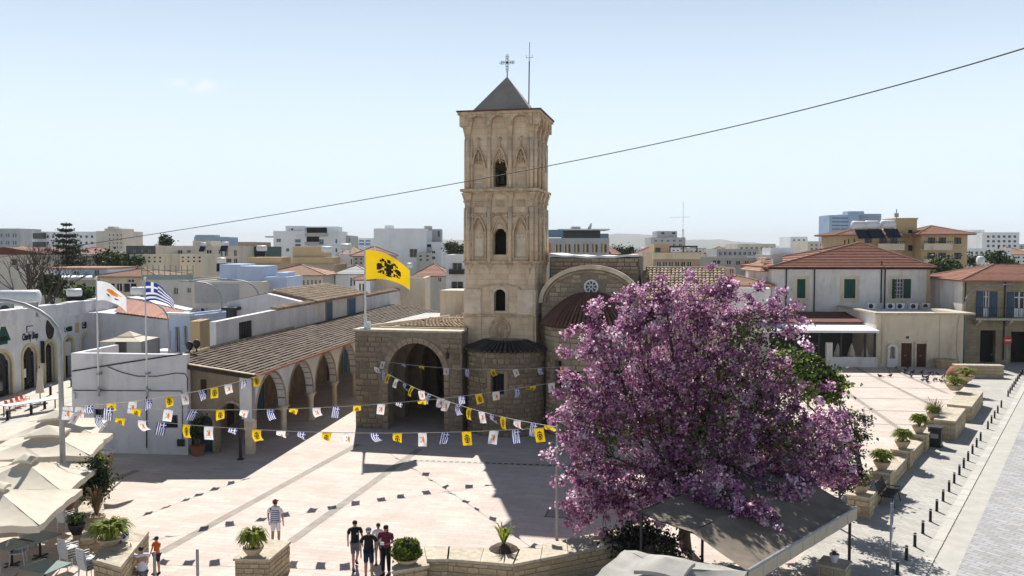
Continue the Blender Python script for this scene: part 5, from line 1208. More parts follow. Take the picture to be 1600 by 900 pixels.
mb = MB(); c0 = LF.world(LF.uv(1470, 570)[0], -1.0, 0); t = thing('stone_tub', 'old round stone well tub beside the brown doors', 'stone tub', loc=c0)
one('body', 'planter_stone', t, lambda m: m.lathe([(.85, 0), (.9, .5), (1.0, .75), (.95, .85), (.7, .8), (.6, .6), (0, .6)], n=10))
# canteen lean-to
can = thing('canteen', 'dark open canteen with white edged lean-to roof and low white wall', 'shelter', LF)
x0, _ = LF.uv(1190, 560); xm, _ = LF.uv(1288, 560)
zr = LF.uv(1300, 518, -.6)[1]
one('roof_slab', 'roof_white', can, lambda m: m.hexa([(x0,-.8,zr-.1),(a-.02,-.8,zr-.1),(a-.02,3.2,zr+.12),(x0,3.2,zr+.12)], [(x0,-.8,zr+.12),(a-.02,-.8,zr+.12),(a-.02,3.2,zr+.34),(x0,3.2,zr+.34)]))
one('fascia', 'house_plaster', can, lambda m: m.box(x0, a-.02, 3.2, 3.5, zr-.3, LF.uv(1300, 505, 3.2)[1]))
zz5 = LF.uv(1300, 505, 3.2)[1]; zz6 = LF.uv(1300, 487, 8)[1]
one('red_roof', 'roof_red_dark', can, lambda m: m.hexa([(x0,3.0,zz5-.02),(a-.05,3.0,zz5-.02),(a-.05,8.0,zz6-.2),(x0,8.0,zz6-.2)], [(x0,3.0,zz5+.15),(a-.05,3.0,zz5+.15),(a-.05,8.0,zz6),(x0,8.0,zz6)]))
one('back_wall', 'apt_dark', can, lambda m: (m.box(x0, a-.02, 6.0, 6.3, 0, zz5), m.box(x0, a, .5, 6, 0, .02)))
one('low_wall', 'house_plaster', can, lambda m: (m.box(xm, a-.02, -.55, -.25, 0, .95), m.box(xm, xm+.55, -.6, -.2, .95, 2.3)))
one('low_wall', 'house_plaster', can, lambda m: m.box(x0, LF.uv(1270, 560)[0], -.55, -.25, 0, .95))
for px in (1240, 1258, 1277, 1311, 1349, 1364): one('post', 'dark_metal', can, lambda m: m.box(LF.uv(px, 540)[0]-.08, LF.uv(px, 540)[0]+.08, -.5, -.34, .95, zr))
for k, px in enumerate((1311, 1333, 1354)):
    t = thing('stone_finial', ('leftmost', 'middle', 'rightmost')[k]+' of three pale cone shapes inside the dark canteen', 'finial', loc=LF.world(LF.uv(px, 550)[0], .4, 0))
    one('cone', 'planter_cap', t, lambda m: m.lathe([(.38, 0), (.38, .9), (.36, 1.1), (.12, 1.9), (.05, 2.1), (0, 2.15)], n=10))
# white house with hipped red roof and green shutters
HF = Frame(V(1326, 400, 88), -2)
hs = thing('shuttered_house', 'white two storey house with red hipped roof and green shutters', 'house', HF)
ha, hz_ = HF.uv(1206, 420); hb, _ = HF.uv(1451, 420)
hw = [HF.rect(1245.5, 436, 1258, 466), HF.rect(1319, 436, 1336, 466), HF.rect(1394, 436, 1411, 466)]
ops = [(q[0], q[1], q[2], q[3], q[3], 'rect') for q in hw]
one('front_wall', 'house_plaster', hs, lambda m: m.wall(ha, hb, 0, hz_, 0, .4, ops))
one('side_walls', 'house_plaster', hs, lambda m: (m.box(ha, ha+.4, .401, 11, 0, hz_), m.box(hb-.4, hb, .401, 11, 0, hz_), m.box(ha, hb, 11, 11.3, 0, hz_)))
one('quoin', 'tan_wall', hs, lambda m: m.box(hb-.2, hb+.15, -.06, .5, 0, hz_-.02))
apx = HF.uv(1343, 380, 5.5)
mb = MB(); e_ = .55; zE_ = hz_+.12; ap = (HF.uv(1343, 380, 5.5)[0], 5.5, apx[1]); c4 = [(ha-e_,-e_,zE_),(hb+e_,-e_,zE_),(hb+e_,11.3+e_,zE_),(ha-e_,11.3+e_,zE_)]
rx = ap[0]-3.0; r1 = (ap[0]-.2, 5.5, ap[2]); r2 = ap
zlow = HF.uv(1260, 405, 3)[1]
for q in ((c4[0], c4[1], ap, ap), (c4[1], c4[2], ap, ap), (c4[2], c4[3], ap, ap), (c4[3], c4[0], ap, ap)): mb.courses(*q, 16, .13, .2)
mb.box(ha-e_+.05, hb+e_-.05, -e_+.05, 11.3+e_-.05, zE_-.16, zE_)
rf = mb.build('roof', 'terracotta', hs)
one('hip_tiles', 'terracotta_pale', rf, lambda m: [m.tube([Vector(c)+Vector((0,0,.08)), Vector(ap)+Vector((0,0,.08))], .13, 6) for c in c4])
one('eave_gutter', 'dark_metal', hs, lambda m: m.tube([(ha-e_, -e_-.06, zE_-.05), (hb+e_, -e_-.06, zE_-.05)], .09, 6))
for k, q in enumerate(hw):
    w_ = one('window', 'glass', hs, lambda m: m.box(q[0], q[1], .2, .24, q[2], q[3]))
    one('surround', 'cream_plaster', w_, lambda m: (m.box(q[0]-.42, q[0], -.05, .06, q[2]-.4, q[3]+.35), m.box(q[1], q[1]+.42, -.05, .06, q[2]-.4, q[3]+.35), m.box(q[0], q[1], -.05, .06, q[3], q[3]+.35), m.box(q[0], q[1], -.05, .06, q[2]-.4, q[2])))
    def shutter(m, s0, s1, y):
        m.box(s0, s1, y, y+.03, q[2], q[3])
        for j in range(11): zz = q[2]+(q[3]-q[2])*j/11; m.box(s0+.05, s1-.05, y-.03, y, zz+.02, zz+.1)
    mx = (q[0]+q[1])/2
    if k < 2: one('shutter', 'shutter_green', w_, lambda m: shutter(m, q[0], mx-.01, .04)); one('shutter', 'shutter_green', w_, lambda m: shutter(m, mx+.01, q[1], .04))
    else:
        one('shutter', 'shutter_green', w_, lambda m: shutter(m, q[1]+.02, q[1]+.75, -.1)); one('shutter', 'shutter_green', w_, lambda m: m.box(q[0], q[0]+.06, -.7, .0, q[2], q[3]))
        one('glazing_bars', 'white_metal', w_, lambda m: ([m.box(q[0]+(q[1]-q[0])*j/4-.03, q[0]+(q[1]-q[0])*j/4+.03, .12, .19, q[2], q[3]) for j in range(5)], [m.box(q[0], q[1], .13, .18, q[2]+(q[3]-q[2])*j/5-.03, q[2]+(q[3]-q[2])*j/5+.03) for j in range(6)]))
for px in (1228, 1272, 1376.5, 1382): one('drain_pipe', 'dark_metal', hs, lambda m: m.tube([(HF.uv(px, 450)[0], -.1, hz_+(.9 if px == 1376.5 else 0)), (HF.uv(px, 450)[0], -.1, hz_-4.6 if px != 1376.5 else hz_-3.6)], .07, 6))
wing = thing('house_wing', 'lower white wing with small orange roof at the left of the shuttered house', 'house', HF)
wa, wz = HF.uv(1198, 420, 1.5); 
one('walls', 'house_plaster', wing, lambda m: m.box(wa-.3, ha-.02, 1.5, 9, 0, wz-.3)); mb = MB(); mb.courses((wa-.8, 1.0, wz-.25), (ha-.05, 1.0, wz-.25), (ha-.05, 5.5, wz+1.2), (wa+1, 5.5, wz+1.2), 10, .06); mb.courses((wa-.8, 10, wz-.25), (wa-.8, 1.0, wz-.25), (wa+1, 5.5, wz+1.2), (wa+1, 5.5, wz+1.2), 10, .06); mb.build('roof', 'terracotta_pale', wing)
one('chimney', 'concrete', wing, lambda m: (m.box(wa+.7, wa+1.7, 1.6, 2.4, wz-.4, wz+1.5), m.box(wa+.6, wa+1.8, 1.5, 2.5, wz+1.5, wz+1.65)))
q = HF.rect(1203, 447, 1209, 458, 1.5); one('window', 'glass', wing, lambda m: m.box(q[0], q[1], 1.45, 1.499, q[2], q[3]))
for k, px in enumerate((1362, 1392, 1407, 1428, 1447)):
    p = LF.world(LF.uv(px, 483, 8)[0], 8.2, zt-.15); t = thing('air_conditioner', ('leftmost', 'second from left', 'middle', 'second from right', 'rightmost')[k]+' of five air conditioners on the low annex roof', 'air conditioner', loc=p, group='air conditioners on the annex roof')
    one('case', 'white_metal', t, lambda m: m.box(-.42, .42, -.17, .17, .06, .68)); mb = MB(); mb.m = Matrix.Translation((-.08, -.175, .37)) @ Matrix.Rotation(R(90), 4, 'X'); mb.lathe([(.24, 0), (.24, .02), (.06, .03), (0, .03)], n=12); mb.build('fan', 'dark_metal', t)
# stone house with blue shutters at the right edge
XF = Frame(G(1508, 566), -6)
st = thing('stone_house', 'shell stone house with blue shutters and long balcony at the right edge', 'house', XF)
sa, sz = XF.uv(1508, 438); sb = sa+16
sw = [XF.rect(1537, 455, 1546, 495), XF.rect(1585, 456, 1602, 496)]; sdr = [XF.rect(1532, 516, 1555, 560), XF.rect(1580, 518, 1606, 565)]
ops = [(q[0], q[1], q[2], q[3], q[3], 'rect') for q in sw]+[(q[0], q[1], 0, q[3], q[3], 'rect') for q in sdr]
one('front_wall', 'shell_stone', st, lambda m: m.wall(sa, sb, -.2, sz, 0, .5, ops))
sl2, _ = XF.uv(1486, 440, 7)
one('side_wall', 'house_plaster', st, lambda m: m.wall(sa, sa+.4, -.2, sz, .501, 9)); one('back_walls', 'shell_stone', st, lambda m: (m.box(sa, sb, 9, 9.4, 0, sz), m.box(sb-.4, sb, .501, 9, 0, sz), m.box(sa+.4, sb-.4, 1.2, 1.3, 0, sz-.1)))
hip_roof(st, sa, sb, 0, 9.4, sz, XF.uv(1580, 414, 4.7)[1], 'terracotta', .6, 14)
for q in sw:
    w_ = one('window', 'glass', st, lambda m: m.box(q[0], q[1], .25, .3, q[2], q[3])); mx = (q[0]+q[1])/2
    one('frame', 'white_metal', w_, lambda m: (m.box(q[0], q[0]+.1, .16, .249, q[2], q[3]), m.box(q[1]-.1, q[1], .16, .249, q[2], q[3]), m.box(mx-.06, mx+.06, .16, .249, q[2], q[3]), m.box(q[0], q[1], .16, .247, q[2], q[2]+.9), m.box(q[0], q[1], .17, .247, q[3]-.6, q[3]-.5)))
    for s0, s1 in ((q[0]-.68, q[0]-.02), (q[1]+.02, q[1]+.68)): one('shutter', 'shutter_blue', w_, lambda m: (m.box(s0, s1, -.06, -.02, q[2], q[3]), [m.box(s0+.05, s1-.05, -.085, -.06, q[2]+(q[3]-q[2])*j/14+.03, q[2]+(q[3]-q[2])*j/14+.15) for j in range(14)]))
for q in sdr: one('doorway', 'interior', st, lambda m: m.box(q[0], q[1], .7, .75, 0, q[3]))
ba, bz_ = XF.uv(1524, 497, -1.0)
bl = one('balcony', 'planter_cap', st, lambda m: m.box(ba, sb, -1.15, -.002, bz_-.2, bz_))
one('railing', 'dark_metal', bl, lambda m: ([m.tube([(ba+.05+.2*j, -1.1, bz_), (ba+.05+.2*j, -1.1, bz_+1.0)], .012, 4) for j in range(int((sb-ba)/.2))], m.tube([(ba, -1.1, bz_+1.0), (sb, -1.1, bz_+1.0)], .03, 5)))
for k in range(5): one('corbel', 'planter_cap', st, lambda m: m.prism([(0, bz_-.2), (-1.0, bz_-.2), (-.9, bz_-.4), (-.3, bz_-.75), (0, bz_-.8)], ba+.3+2.9*k, ba+.6+2.9*k, 'x'))
for px in (1507, 1569): one('drain_pipe', 'dark_metal', st, lambda m: m.tube([(XF.uv(px, 480)[0], -.1, sz), (XF.uv(px, 480)[0], -.1, .3)], .07, 6))
t, fr, a_, b_, z_ = B('white_narrow_house', 'narrow white house with two tall windows behind the low annex', 1456, 1506, 441, 96, 'house_plaster', [(1473, 455, 1478, 480), (1494, 457, 1500, 480)], -2, 8)
street_lamp(1506, 560, 446, 80, 2.4, 'curved grey street lamp before the stone house')
heater(1532, 407, 98, .75, 'round white water tank above the stone house roof', panel=False, len_=1.4)
def road_sign(px, pyb, pyt, D, label, kind):
    p, q = V(px, pyb, D), V(px, pyt, D); h = q.z-p.z; t = thing('road_sign', label, 'road sign', loc=(p.x, p.y, p.z))
    one('post', 'grey_metal', t, lambda m: m.tube([(0,0,0),(0,0,h)], .035, 6))
    if kind == 'noentry':
        mb = MB(); mb.m = Matrix.Translation((0, -.05, h-.1)) @ Matrix.Rotation(R(90), 4, 'X'); mb.lathe([(.42, 0), (.42, .02), (.34, .021), (0, .022)], n=20); mb.build('disc', 'sign_red', t)
        one('bar', 'flag_white', t, lambda m: m.box(-.26, .26, -.085, -.075, h-.17, h-.03))
    else:
        one('plate', 'sign_blue', t, lambda m: m.box(-.8, .5, -.08, -.04, h-.5, h-.1)); mb = MB(); mb.m = Matrix.Translation((.62, -.09, h-.5)) @ Matrix.Rotation(R(90), 4, 'X'); mb.lathe([(.4, 0), (.4, .02), (0, .021)], n=20); mb.build('disc', 'grey_metal', t)
road_sign(1573, 574, 530, G(1573, 574).y, 'round red no entry sign with white bar in front of the stone house', 'noentry')
road_sign(1590, 562, 524, G(1590, 562).y, 'blue direction plate on a post at the right edge', 'plate')
mc = thing('motorbike', 'dark motorbike parked in the shade of the stone house', 'motorbike', loc=G(1530, 561), rz=.3)
for x_ in (-.6, .6): mb = MB(); mb.m = Matrix.Translation((x_, 0, .3)) @ Matrix.Rotation(R(90), 4, 'X'); mb.lathe([(.3, -.05), (.3, .05), (.2, .05), (.2, -.05), (.3, -.05)], n=16); mb.build('wheel', 'dark_metal', mc)
one('body', 'cloth_navy', mc, lambda m: (m.prism([(-.75, .5), (-.2, .35), (.35, .35), (.7, .55), (.55, .95), (.35, .8), (-.1, .75), (-.8, .85)], -.16, .16, 'y'), m.tube([(.62, 0, .3), (.42, 0, 1.05)], .05), m.tube([(.42, -.35, 1.1), (.42, .35, 1.1)], .025)))
one('seat', 'dark_metal', mc, lambda m: m.box(-.7, .1, -.15, .15, .8, .92))

# ================================================================== BACKGROUND TOWN, right of the tower
t, fr, a_, b_, z_ = B('glass_top_offices', 'modern grey office block with gold window strips right of the bell tower', 845, 952, 372, 150, 'apt_grey', grid(866, 381, 951, 395, 6, 1, .7, .9), depth=12, pane='glass')
for j in range(7): q = fr.rect(857+14*j, 380, 860+14*j, 396); one('gold_fin', 'flag_orange' if j < 1 else 'tan_wall', t, lambda m: m.box(q[0], q[1], -.3, -.002, q[2], q[3]))
upper(t, fr, 880, 938, 360, 372, 3, 'apt_dark', 6); upper(t, fr, 872, 953, 357.5, 359.5, 1, 'white_metal', 9, name='roof_slab'); upper(t, fr, 852, 880, 359, 371, .5, 'glass_blue', .1, name='glass_rail'); upper(t, fr, 938, 951, 365, 372, .5, 'glass_blue', .1, name='glass_rail'); upper(t, fr, 893, 907, 354, 358, 2, 'apt_grey', 3)
ds = thing('satellite_dish', 'tilted satellite dish on the roof of the grey offices', 'dish', loc=V(923, 358, 155)); mb = MB(); mb.m = Matrix.Rotation(R(-60), 4, 'Y'); mb.lathe([(0, 0), (.5, .08), (.9, .3), (1.1, .5)], n=14); mb.build('bowl', 'grey_metal', ds); one('mount', 'grey_metal', ds, lambda m: m.tube([(0,0,-.8),(0,0,.1)], .1))
t, fr, a_, b_, z_ = B('far_grey_apartments', 'lone grey apartment block under the tall mast', 1017, 1071, 371, 270, 'apt_grey', grid(1020, 373, 1068, 392, 5, 3, .5, .45))
upper(t, fr, 1026, 1058, 361, 371, 1, 'apt_grey', 8, [(1033, 363, 1038, 366), (1050, 363, 1055, 366)])
ms = thing('radio_mast', 'tall thin lattice mast with crossbar on the skyline', 'mast', loc=V(1067, 390, 180)); hm = V(1067, 315, 180).z-ms.location.z; ms.location.z = 0; hm = V(1067, 315, 180).z
one('lattice', 'grey_metal', ms, lambda m: ([m.tube([(x, y, 0), (x*.5, y*.5, hm*.72)], .03, 4) for x in (-.3, .3) for y in (-.3, .3)], m.tube([(0,0,hm*.7),(0,0,hm)], .035, 5), [m.tube([(-.28, -.28, z), (.28, -.28, z+.6)], .03, 4) for z in range(1, int(hm*.7))]))
one('crossbar', 'grey_metal', ms, lambda m: m.tube([(-2.8, 0, hm-3.4), (1.4, 0, hm-3.3)], .025, 4))
t, fr, a_, b_, z_ = B('brown_terrace_house', 'brown flat roofed house with row of windows and dark pergola behind the church', 1021, 1094, 394, 112, 'apt_brown', grid(1025, 409, 1082, 417, 6, 1, .8, .9), depth=9)
upper(t, fr, 1022, 1047, 381, 394, 2, 'tan_wall', 4, [(1024, 387, 1032, 394)]); upper(t, fr, 1020, 1094, 395, 405, -.3, 'cream_plaster', .25, name='parapet_band')
def perg(m):
    u = fr.rect(1047, 384, 1089, 394, 2); 
    for x_ in (u[0], (u[0]+u[1])/2, u[1]): m.box(x_-.08, x_+.08, 2, 2.15, u[2], u[3])
    m.box(u[0], u[1], 1.95, 2.2, u[3]-.2, u[3])
one('pergola', 'dark_metal', t, perg)
B('flat_grey_house', 'long low grey brown house with awnings right of the brown terrace house', 1093, 1200, 402, 125, 'concrete', [(1113, 407, 1127, 412), (1135, 407, 1143, 413), (1150, 408, 1157, 414), (1163, 408, 1171, 414)], depth=10)
t, fr, a_, b_, z_ = B('tan_cube_house', 'small tan cube house below the grey flat roofs', 1107, 1150, 419, 105, 'apt_brown', [(1140, 420, 1147, 427)], depth=6)
t, fr, a_, b_, z_ = B('pale_roof_house', 'low house with orange tile roof behind the church aisle', 1128, 1205, 446, 88, 'house_plaster', [], depth=8)
hip_roof(t, a_, b_, 0, 8, z_, fr.uv(1165, 431, 4)[1], 'terracotta_pale', .4, 9)
B('white_yard_wall', 'long white yard wall right of the church aisle roof', 1137, 1203, 450, 82, 'white_plaster', [], -14, 2, cat='wall')
t, fr, a_, b_, z_ = B('tank_block', 'flat roof carrying a long white tank left of the shuttered house', 1204, 1242, 398, 118, 'concrete', [], depth=7); upper(t, fr, 1204, 1242, 387, 398, 1, 'roof_white', 4)
B('far_beige_terraces', 'far beige stepped terraces with roof tanks right of the mast', 1152, 1212, 381, 230, 'apt_beige', grid(1155, 384, 1210, 392, 7, 1, .5, .5))
B('far_flat_block', 'far dark flat block with pale rooftop tanks', 1120, 1185, 389, 190, 'apt_grey', grid(1122, 392, 1183, 400, 8, 1, .6, .6))
B('far_white_tower', 'slim white far tower with rooftop clutter left of the blue office tower', 1235, 1262, 370, 300, 'apt_white', grid(1237, 373, 1260, 395, 3, 5, .4, .5))
B('far_beige_block', 'beige far block with balconies below the blue office tower', 1262, 1312, 377, 220, 'apt_beige', grid(1265, 380, 1309, 398, 6, 3, .5, .5))
t, fr, a_, b_, z_ = B('blue_office_tower', 'tall pale blue office tower on the right skyline', 1296, 1342, 336, 360, 'apt_blue', grid(1298, 338, 1328, 378, 1, 7, .9, .35), pane='glass_blue'); upper(t, fr, 1324, 1376, 334, 390, 4, 'apt_blue', 12); upper(t, fr, 1325, 1350, 330, 336, 3, 'apt_blue', 6)
for j in range(6): upper(t, fr, 1342, 1377, 341+7*j, 343+7*j, 2, 'apt_grey', 3, name='floor_slab')
# hotel
HO = Frame(V(1420, 400, 125), -3)
ho = thing('brown_hotel', 'brown balconied hotel with red roofs and a square stair tower', 'hotel', HO)
def hblock(x0, x1, yt, ly, depth, wins, balcs, roofy):
    u0, z = HO.uv(x0, yt, ly); u1, _ = HO.uv(x1, yt, ly)
    rs = [HO.rect(*w_, ly) for w_ in wins]
    one('front_wall', 'tan_wall', ho, lambda m: m.wall(u0, u1, 0, z, ly, ly+.3, [(r[0], r[1], r[2], r[3], r[3], 'rect') for r in rs]))
    one('body', 'tan_wall', ho, lambda m: (m.box(u0, u0+.3, ly+.301, ly+depth, 0, z), m.box(u1-.3, u1, ly+.301, ly+depth, 0, z), m.box(u0+.3, u1-.3, ly+1.2, ly+1.4, 0, z-.1)))
    for r in rs:
        w_ = one('window', 'glass', ho, lambda m: m.box(r[0], r[1], ly+.15, ly+.18, r[2], r[3])); one('frame', 'wood_dark', w_, lambda m: (m.box((r[0]+r[1])/2-.05, (r[0]+r[1])/2+.05, ly+.1, ly+.149, r[2], r[3]), m.box(r[0], r[1], ly+.1, ly+.147, r[3]-.1, r[3])))
    for q in balcs:
        r = HO.rect(*q, ly-1); bb = one('balcony', 'cream_plaster', ho, lambda m: (m.box(r[0], r[1], ly-1.3, ly-.002, r[2], r[2]+.2), m.box(r[0], r[1], ly-1.3, ly-1.15, r[2]+.2, r[2]+1.0)))
        one('balcony_rail', 'dark_metal', bb, lambda m: (m.box(r[0], r[1], ly-1.28, ly-1.2, r[2]+1.3, r[2]+1.36), [m.box(r[0]+(r[1]-r[0])*j/12, r[0]+(r[1]-r[0])*j/12+.05, ly-1.28, ly-1.22, r[2]+1.0, r[2]+1.3) for j in range(13)]))
    if roofy: hip_roof(ho, u0, u1, ly, ly+depth, z, HO.uv((x0+x1)/2, roofy, ly+depth/2)[1], 'terracotta', .9, 9)
hblock(1313, 1410, 367, 2, 9, [(1351, 371, 1362, 380), (1374, 371, 1385, 384), (1391, 371, 1402, 384), (1319, 375, 1321, 384), (1325, 374, 1327, 383), (1334, 373, 1336, 382)], [(1371, 383, 1412, 391)], 356)
hblock(1440, 1512, 366, 0, 9, [(1450, 371, 1461, 383), (1467, 371, 1478, 383), (1491, 371, 1502, 381), (1449, 395, 1461, 408), (1466, 395, 1478, 408), (1491, 395, 1502, 405), (1453, 420, 1461, 430), (1467, 420, 1475, 430)], [(1443, 383, 1487, 391), (1443, 407, 1487, 415)], 353)
hblock(1400, 1433, 343, 3, 5, [(1419, 359, 1426, 367), (1419, 383, 1426, 392)], [], None)
q = HO.uv(1401, 327, 4); one('roof_mast', 'grey_metal', ho, lambda m: (m.tube([(q[0], 4, HO.uv(1401, 343, 4)[1]-1), (q[0], 4, q[1])], .08, 5), m.box(q[0]-.3, q[0]+.3, 3.9, 4.1, q[1]-1.2, q[1]-.6)))
one('stair_roof', 'tan_wall', ho, lambda m: m.box(HO.uv(1399, 343, 3)[0], HO.uv(1434, 343, 3)[0], 2.8, 8.2, HO.uv(1433, 343, 3)[1]+.002, HO.uv(1433, 343, 3)[1]+.25))
for k, px in enumerate((1342, 1362, 1387)): heater(px, 352-k*.6, 126, .95, ('left', 'middle', 'right')[k]+' one of three big tilted white tanks on the hotel roof', rz=.1, len_=3.4)
B('far_white_apartments', 'far white apartments with dark windows at the right edge', 1535, 1593, 363, 260, 'apt_white', grid(1540, 366, 1590, 388, 6, 3, .5, .5))
B('far_glass_block', 'far pale glass block right of the hotel', 1498, 1538, 359, 280, 'apt_white', grid(1500, 361, 1535, 385, 2, 4, .9, .6), pane='glass_blue')
B('white_terraces', 'white terraced roofs beyond the trees right of the hotel', 1512, 1580, 388, 170, 'apt_white', grid(1515, 391, 1575, 399, 8, 1, .5, .5))
# many small far blocks that fill the skyline
rr = random.Random(42)
for k in range(120):
    px = rr.uniform(-20, 1620)
    if 700 < px < 850: continue
    D = rr.choice((230, 280, 330, 400, 480)); wd = rr.uniform(14, 42); yt = rr.uniform(381, 393)+ (4 if D < 260 else 0)
    m_ = rr.choice(('apt_white', 'apt_white', 'apt_beige', 'apt_grey', 'apt_beige', 'apt_brown'))
    t, fr, a_, b_, z_ = B('distant_building', {'apt_white': 'small white', 'apt_beige': 'small beige', 'apt_grey': 'small grey', 'apt_brown': 'small brown'}[m_]+' block on the distant skyline '+('left' if px < 780 else 'right')+' of the bell tower', px, px+wd, yt, D, m_, grid(px+1, yt+1.5, px+wd-1, yt+9, max(2, int(wd/6)), 2, .5, .5), rr.uniform(-12, 12), 12, frames=False, group='distant town buildings')
    if rr.random() < .6: upper(t, fr, px+wd*.3, px+wd*.6, yt-2.5, yt, 1, m_, 4)
    for q_ in range(rr.randint(1, 4)):
        u_ = px+wd*rr.uniform(.05, .9); s_ = rr.uniform(.5, 1.3); upper(t, fr, u_, u_+s_*1.6, yt-s_, yt+.2, rr.uniform(1, 5), rr.choice(('roof_white', 'apt_grey', 'white_metal')), 1.2, name='roof_tank')
    if D < 350 and rr.random() < .6:
        for q_ in range(2): v_ = fr.rect(px+wd*.1, yt+4+4*q_, px+wd*rr.uniform(.4, .9), yt+6+4*q_); one('balcony', m_, t, lambda m: m.box(v_[0], v_[1], -1.2, -.002, v_[2], v_[3]))
    if rr.random() < .4: u_ = px+wd*rr.uniform(.1, .9); upper(t, fr, u_, u_+.35, yt-rr.uniform(3, 6), yt, 3, 'grey_metal', .1, name='aerial')
for k in range(46):
    px = rr.uniform(-20, 1620)
    if 690 < px < 850 or 1200 < px < 1460: continue
    D = rr.choice((140, 155, 175, 200)); wd = rr.uniform(18, 55); yt = 390+rr.uniform(5, 11)*150/D
    m_ = rr.choice(('apt_white', 'apt_beige', 'concrete', 'cream_plaster'))
    t, fr, a_, b_, z_ = B('town_house', 'low '+{'apt_white': 'white', 'apt_beige': 'beige', 'concrete': 'grey', 'cream_plaster': 'cream'}[m_]+' town house in the middle distance '+('left' if px < 780 else 'right')+' of the bell tower', px, px+wd, yt, D, m_, grid(px+1, yt+2, px+wd-1, yt+14, max(2, int(wd/8)), 2, .4, .45), rr.uniform(-14, 14), 10, cat='house', frames=False, group='houses in the middle distance')
    if rr.random() < .3: hip_roof(t, a_, b_, 0, 10, z_, z_+1.6, rr.choice(('terracotta', 'terracotta_pale')), .4, 7)
# blue hills
def hills(name, x0, x1, D, prof, seed):
    rr = random.Random(seed); mb = MB(); n = 60; rows = []
    for j, (f, dy) in enumerate(((0, -1800), (.55, -900), (1, 0), (.5, 1500), (0, 3000))):
        row = []
        for i in range(n+1):
            u = i/n; px = x0+(x1-x0)*u; ypx = prof(u)+rr.uniform(-.5, .5)
            top = V(px, ypx, D); row.append(mb.vert((top.x+rr.uniform(-60, 60), D+dy+rr.uniform(-150, 150), -2+max(0, top.z)*f)))
        rows.append(row)
    for a_, b_ in zip(rows, rows[1:]):
        for i in range(n): mb.f.append([a_[i], a_[i+1], b_[i+1], b_[i]]); mb.mi.append(0)
    o = mb.build(name, 'hill', None, True); o['kind'] = 'structure'
bump = lambda u, c, w_: math.exp(-((u-c)/w_)**2)
hills('hills', 560, 1320, 9000, lambda u: 389-13*bump(u, .18, .12)-20*bump(u, .53, .10)-12*bump(u, .74, .09)-6*bump(u, .62, .05)-4*math.sin(u*math.pi), 4)
# ================================================================== PLANTS
def faces_mesh(name, verts, nper, mats, midx, parent):
    """many small loose faces (nper corners each) from a numpy array"""
    n = len(verts)//nper; me = bpy.data.meshes.new(name)
    me.vertices.add(len(verts)); me.vertices.foreach_set('co', verts.astype(np.float32).ravel())
    me.loops.add(n*nper); me.loops.foreach_set('vertex_index', np.arange(n*nper, dtype=np.int32))
    me.polygons.add(n); me.polygons.foreach_set('loop_start', np.arange(0, n*nper, nper, dtype=np.int32))
    for m in mats: me.materials.append(M[m])
    if midx is not None: me.polygons.foreach_set('material_index', midx.astype(np.int32))
    me.update(calc_edges=True); me.validate()
    o = bpy.data.objects.new(name, me); C.objects.link(o); o.parent = parent; return o
def leaf_faces(rng, ctr, size, asp=1.0, up=0.0):
    n = len(ctr); a = rng.normal(size=(n, 3)); a /= np.linalg.norm(a, axis=1)[:, None]
    b = rng.normal(size=(n, 3)); b -= a*np.sum(a*b, 1)[:, None]; b /= np.linalg.norm(b, axis=1)[:, None]
    c = np.cross(a, b); s = size*rng.uniform(.6, 1.3, n)[:, None]
    P = np.stack([ctr-a*s*.5*asp, ctr+b*s*.32+c*s*.12, ctr+a*s*.5*asp, ctr-b*s*.32+c*s*.12], 1)
    return P.reshape(-1, 3)
def disc_faces(rng, ctr, size):
    n = len(ctr); a = rng.normal(size=(n, 3)); a /= np.linalg.norm(a, axis=1)[:, None]
    b = rng.normal(size=(n, 3)); b -= a*np.sum(a*b, 1)[:, None]; b /= np.linalg.norm(b, axis=1)[:, None]
    c = np.cross(a, b); s = size*rng.uniform(.55, 1.25, n)[:, None]*.5
    return np.stack([ctr+s*(a*math.cos(k*math.pi/3)*rng.uniform(.65, 1.1, (n, 1))+b*math.sin(k*math.pi/3)*rng.uniform(.65, 1.1, (n, 1))+c*(.35 if k % 2 else -.1)) for k in range(6)], 1).reshape(-1, 3)
def limb(mb, p, q, r0, r1, rr, bend=.12, n=5):
    p, q = Vector(p), Vector(q); L = (q-p).length; off = Vector((rr.uniform(-1, 1), rr.uniform(-1, 1), rr.uniform(-.2, .6)))*L*bend; pts = []; rs = []
    for k in range(n+1):
        t = k/n; pts.append(p.lerp(q, t)+off*math.sin(math.pi*t)); rs.append(r0+(r1-r0)*t)
    mb.tube(pts, rs, 6); return pts
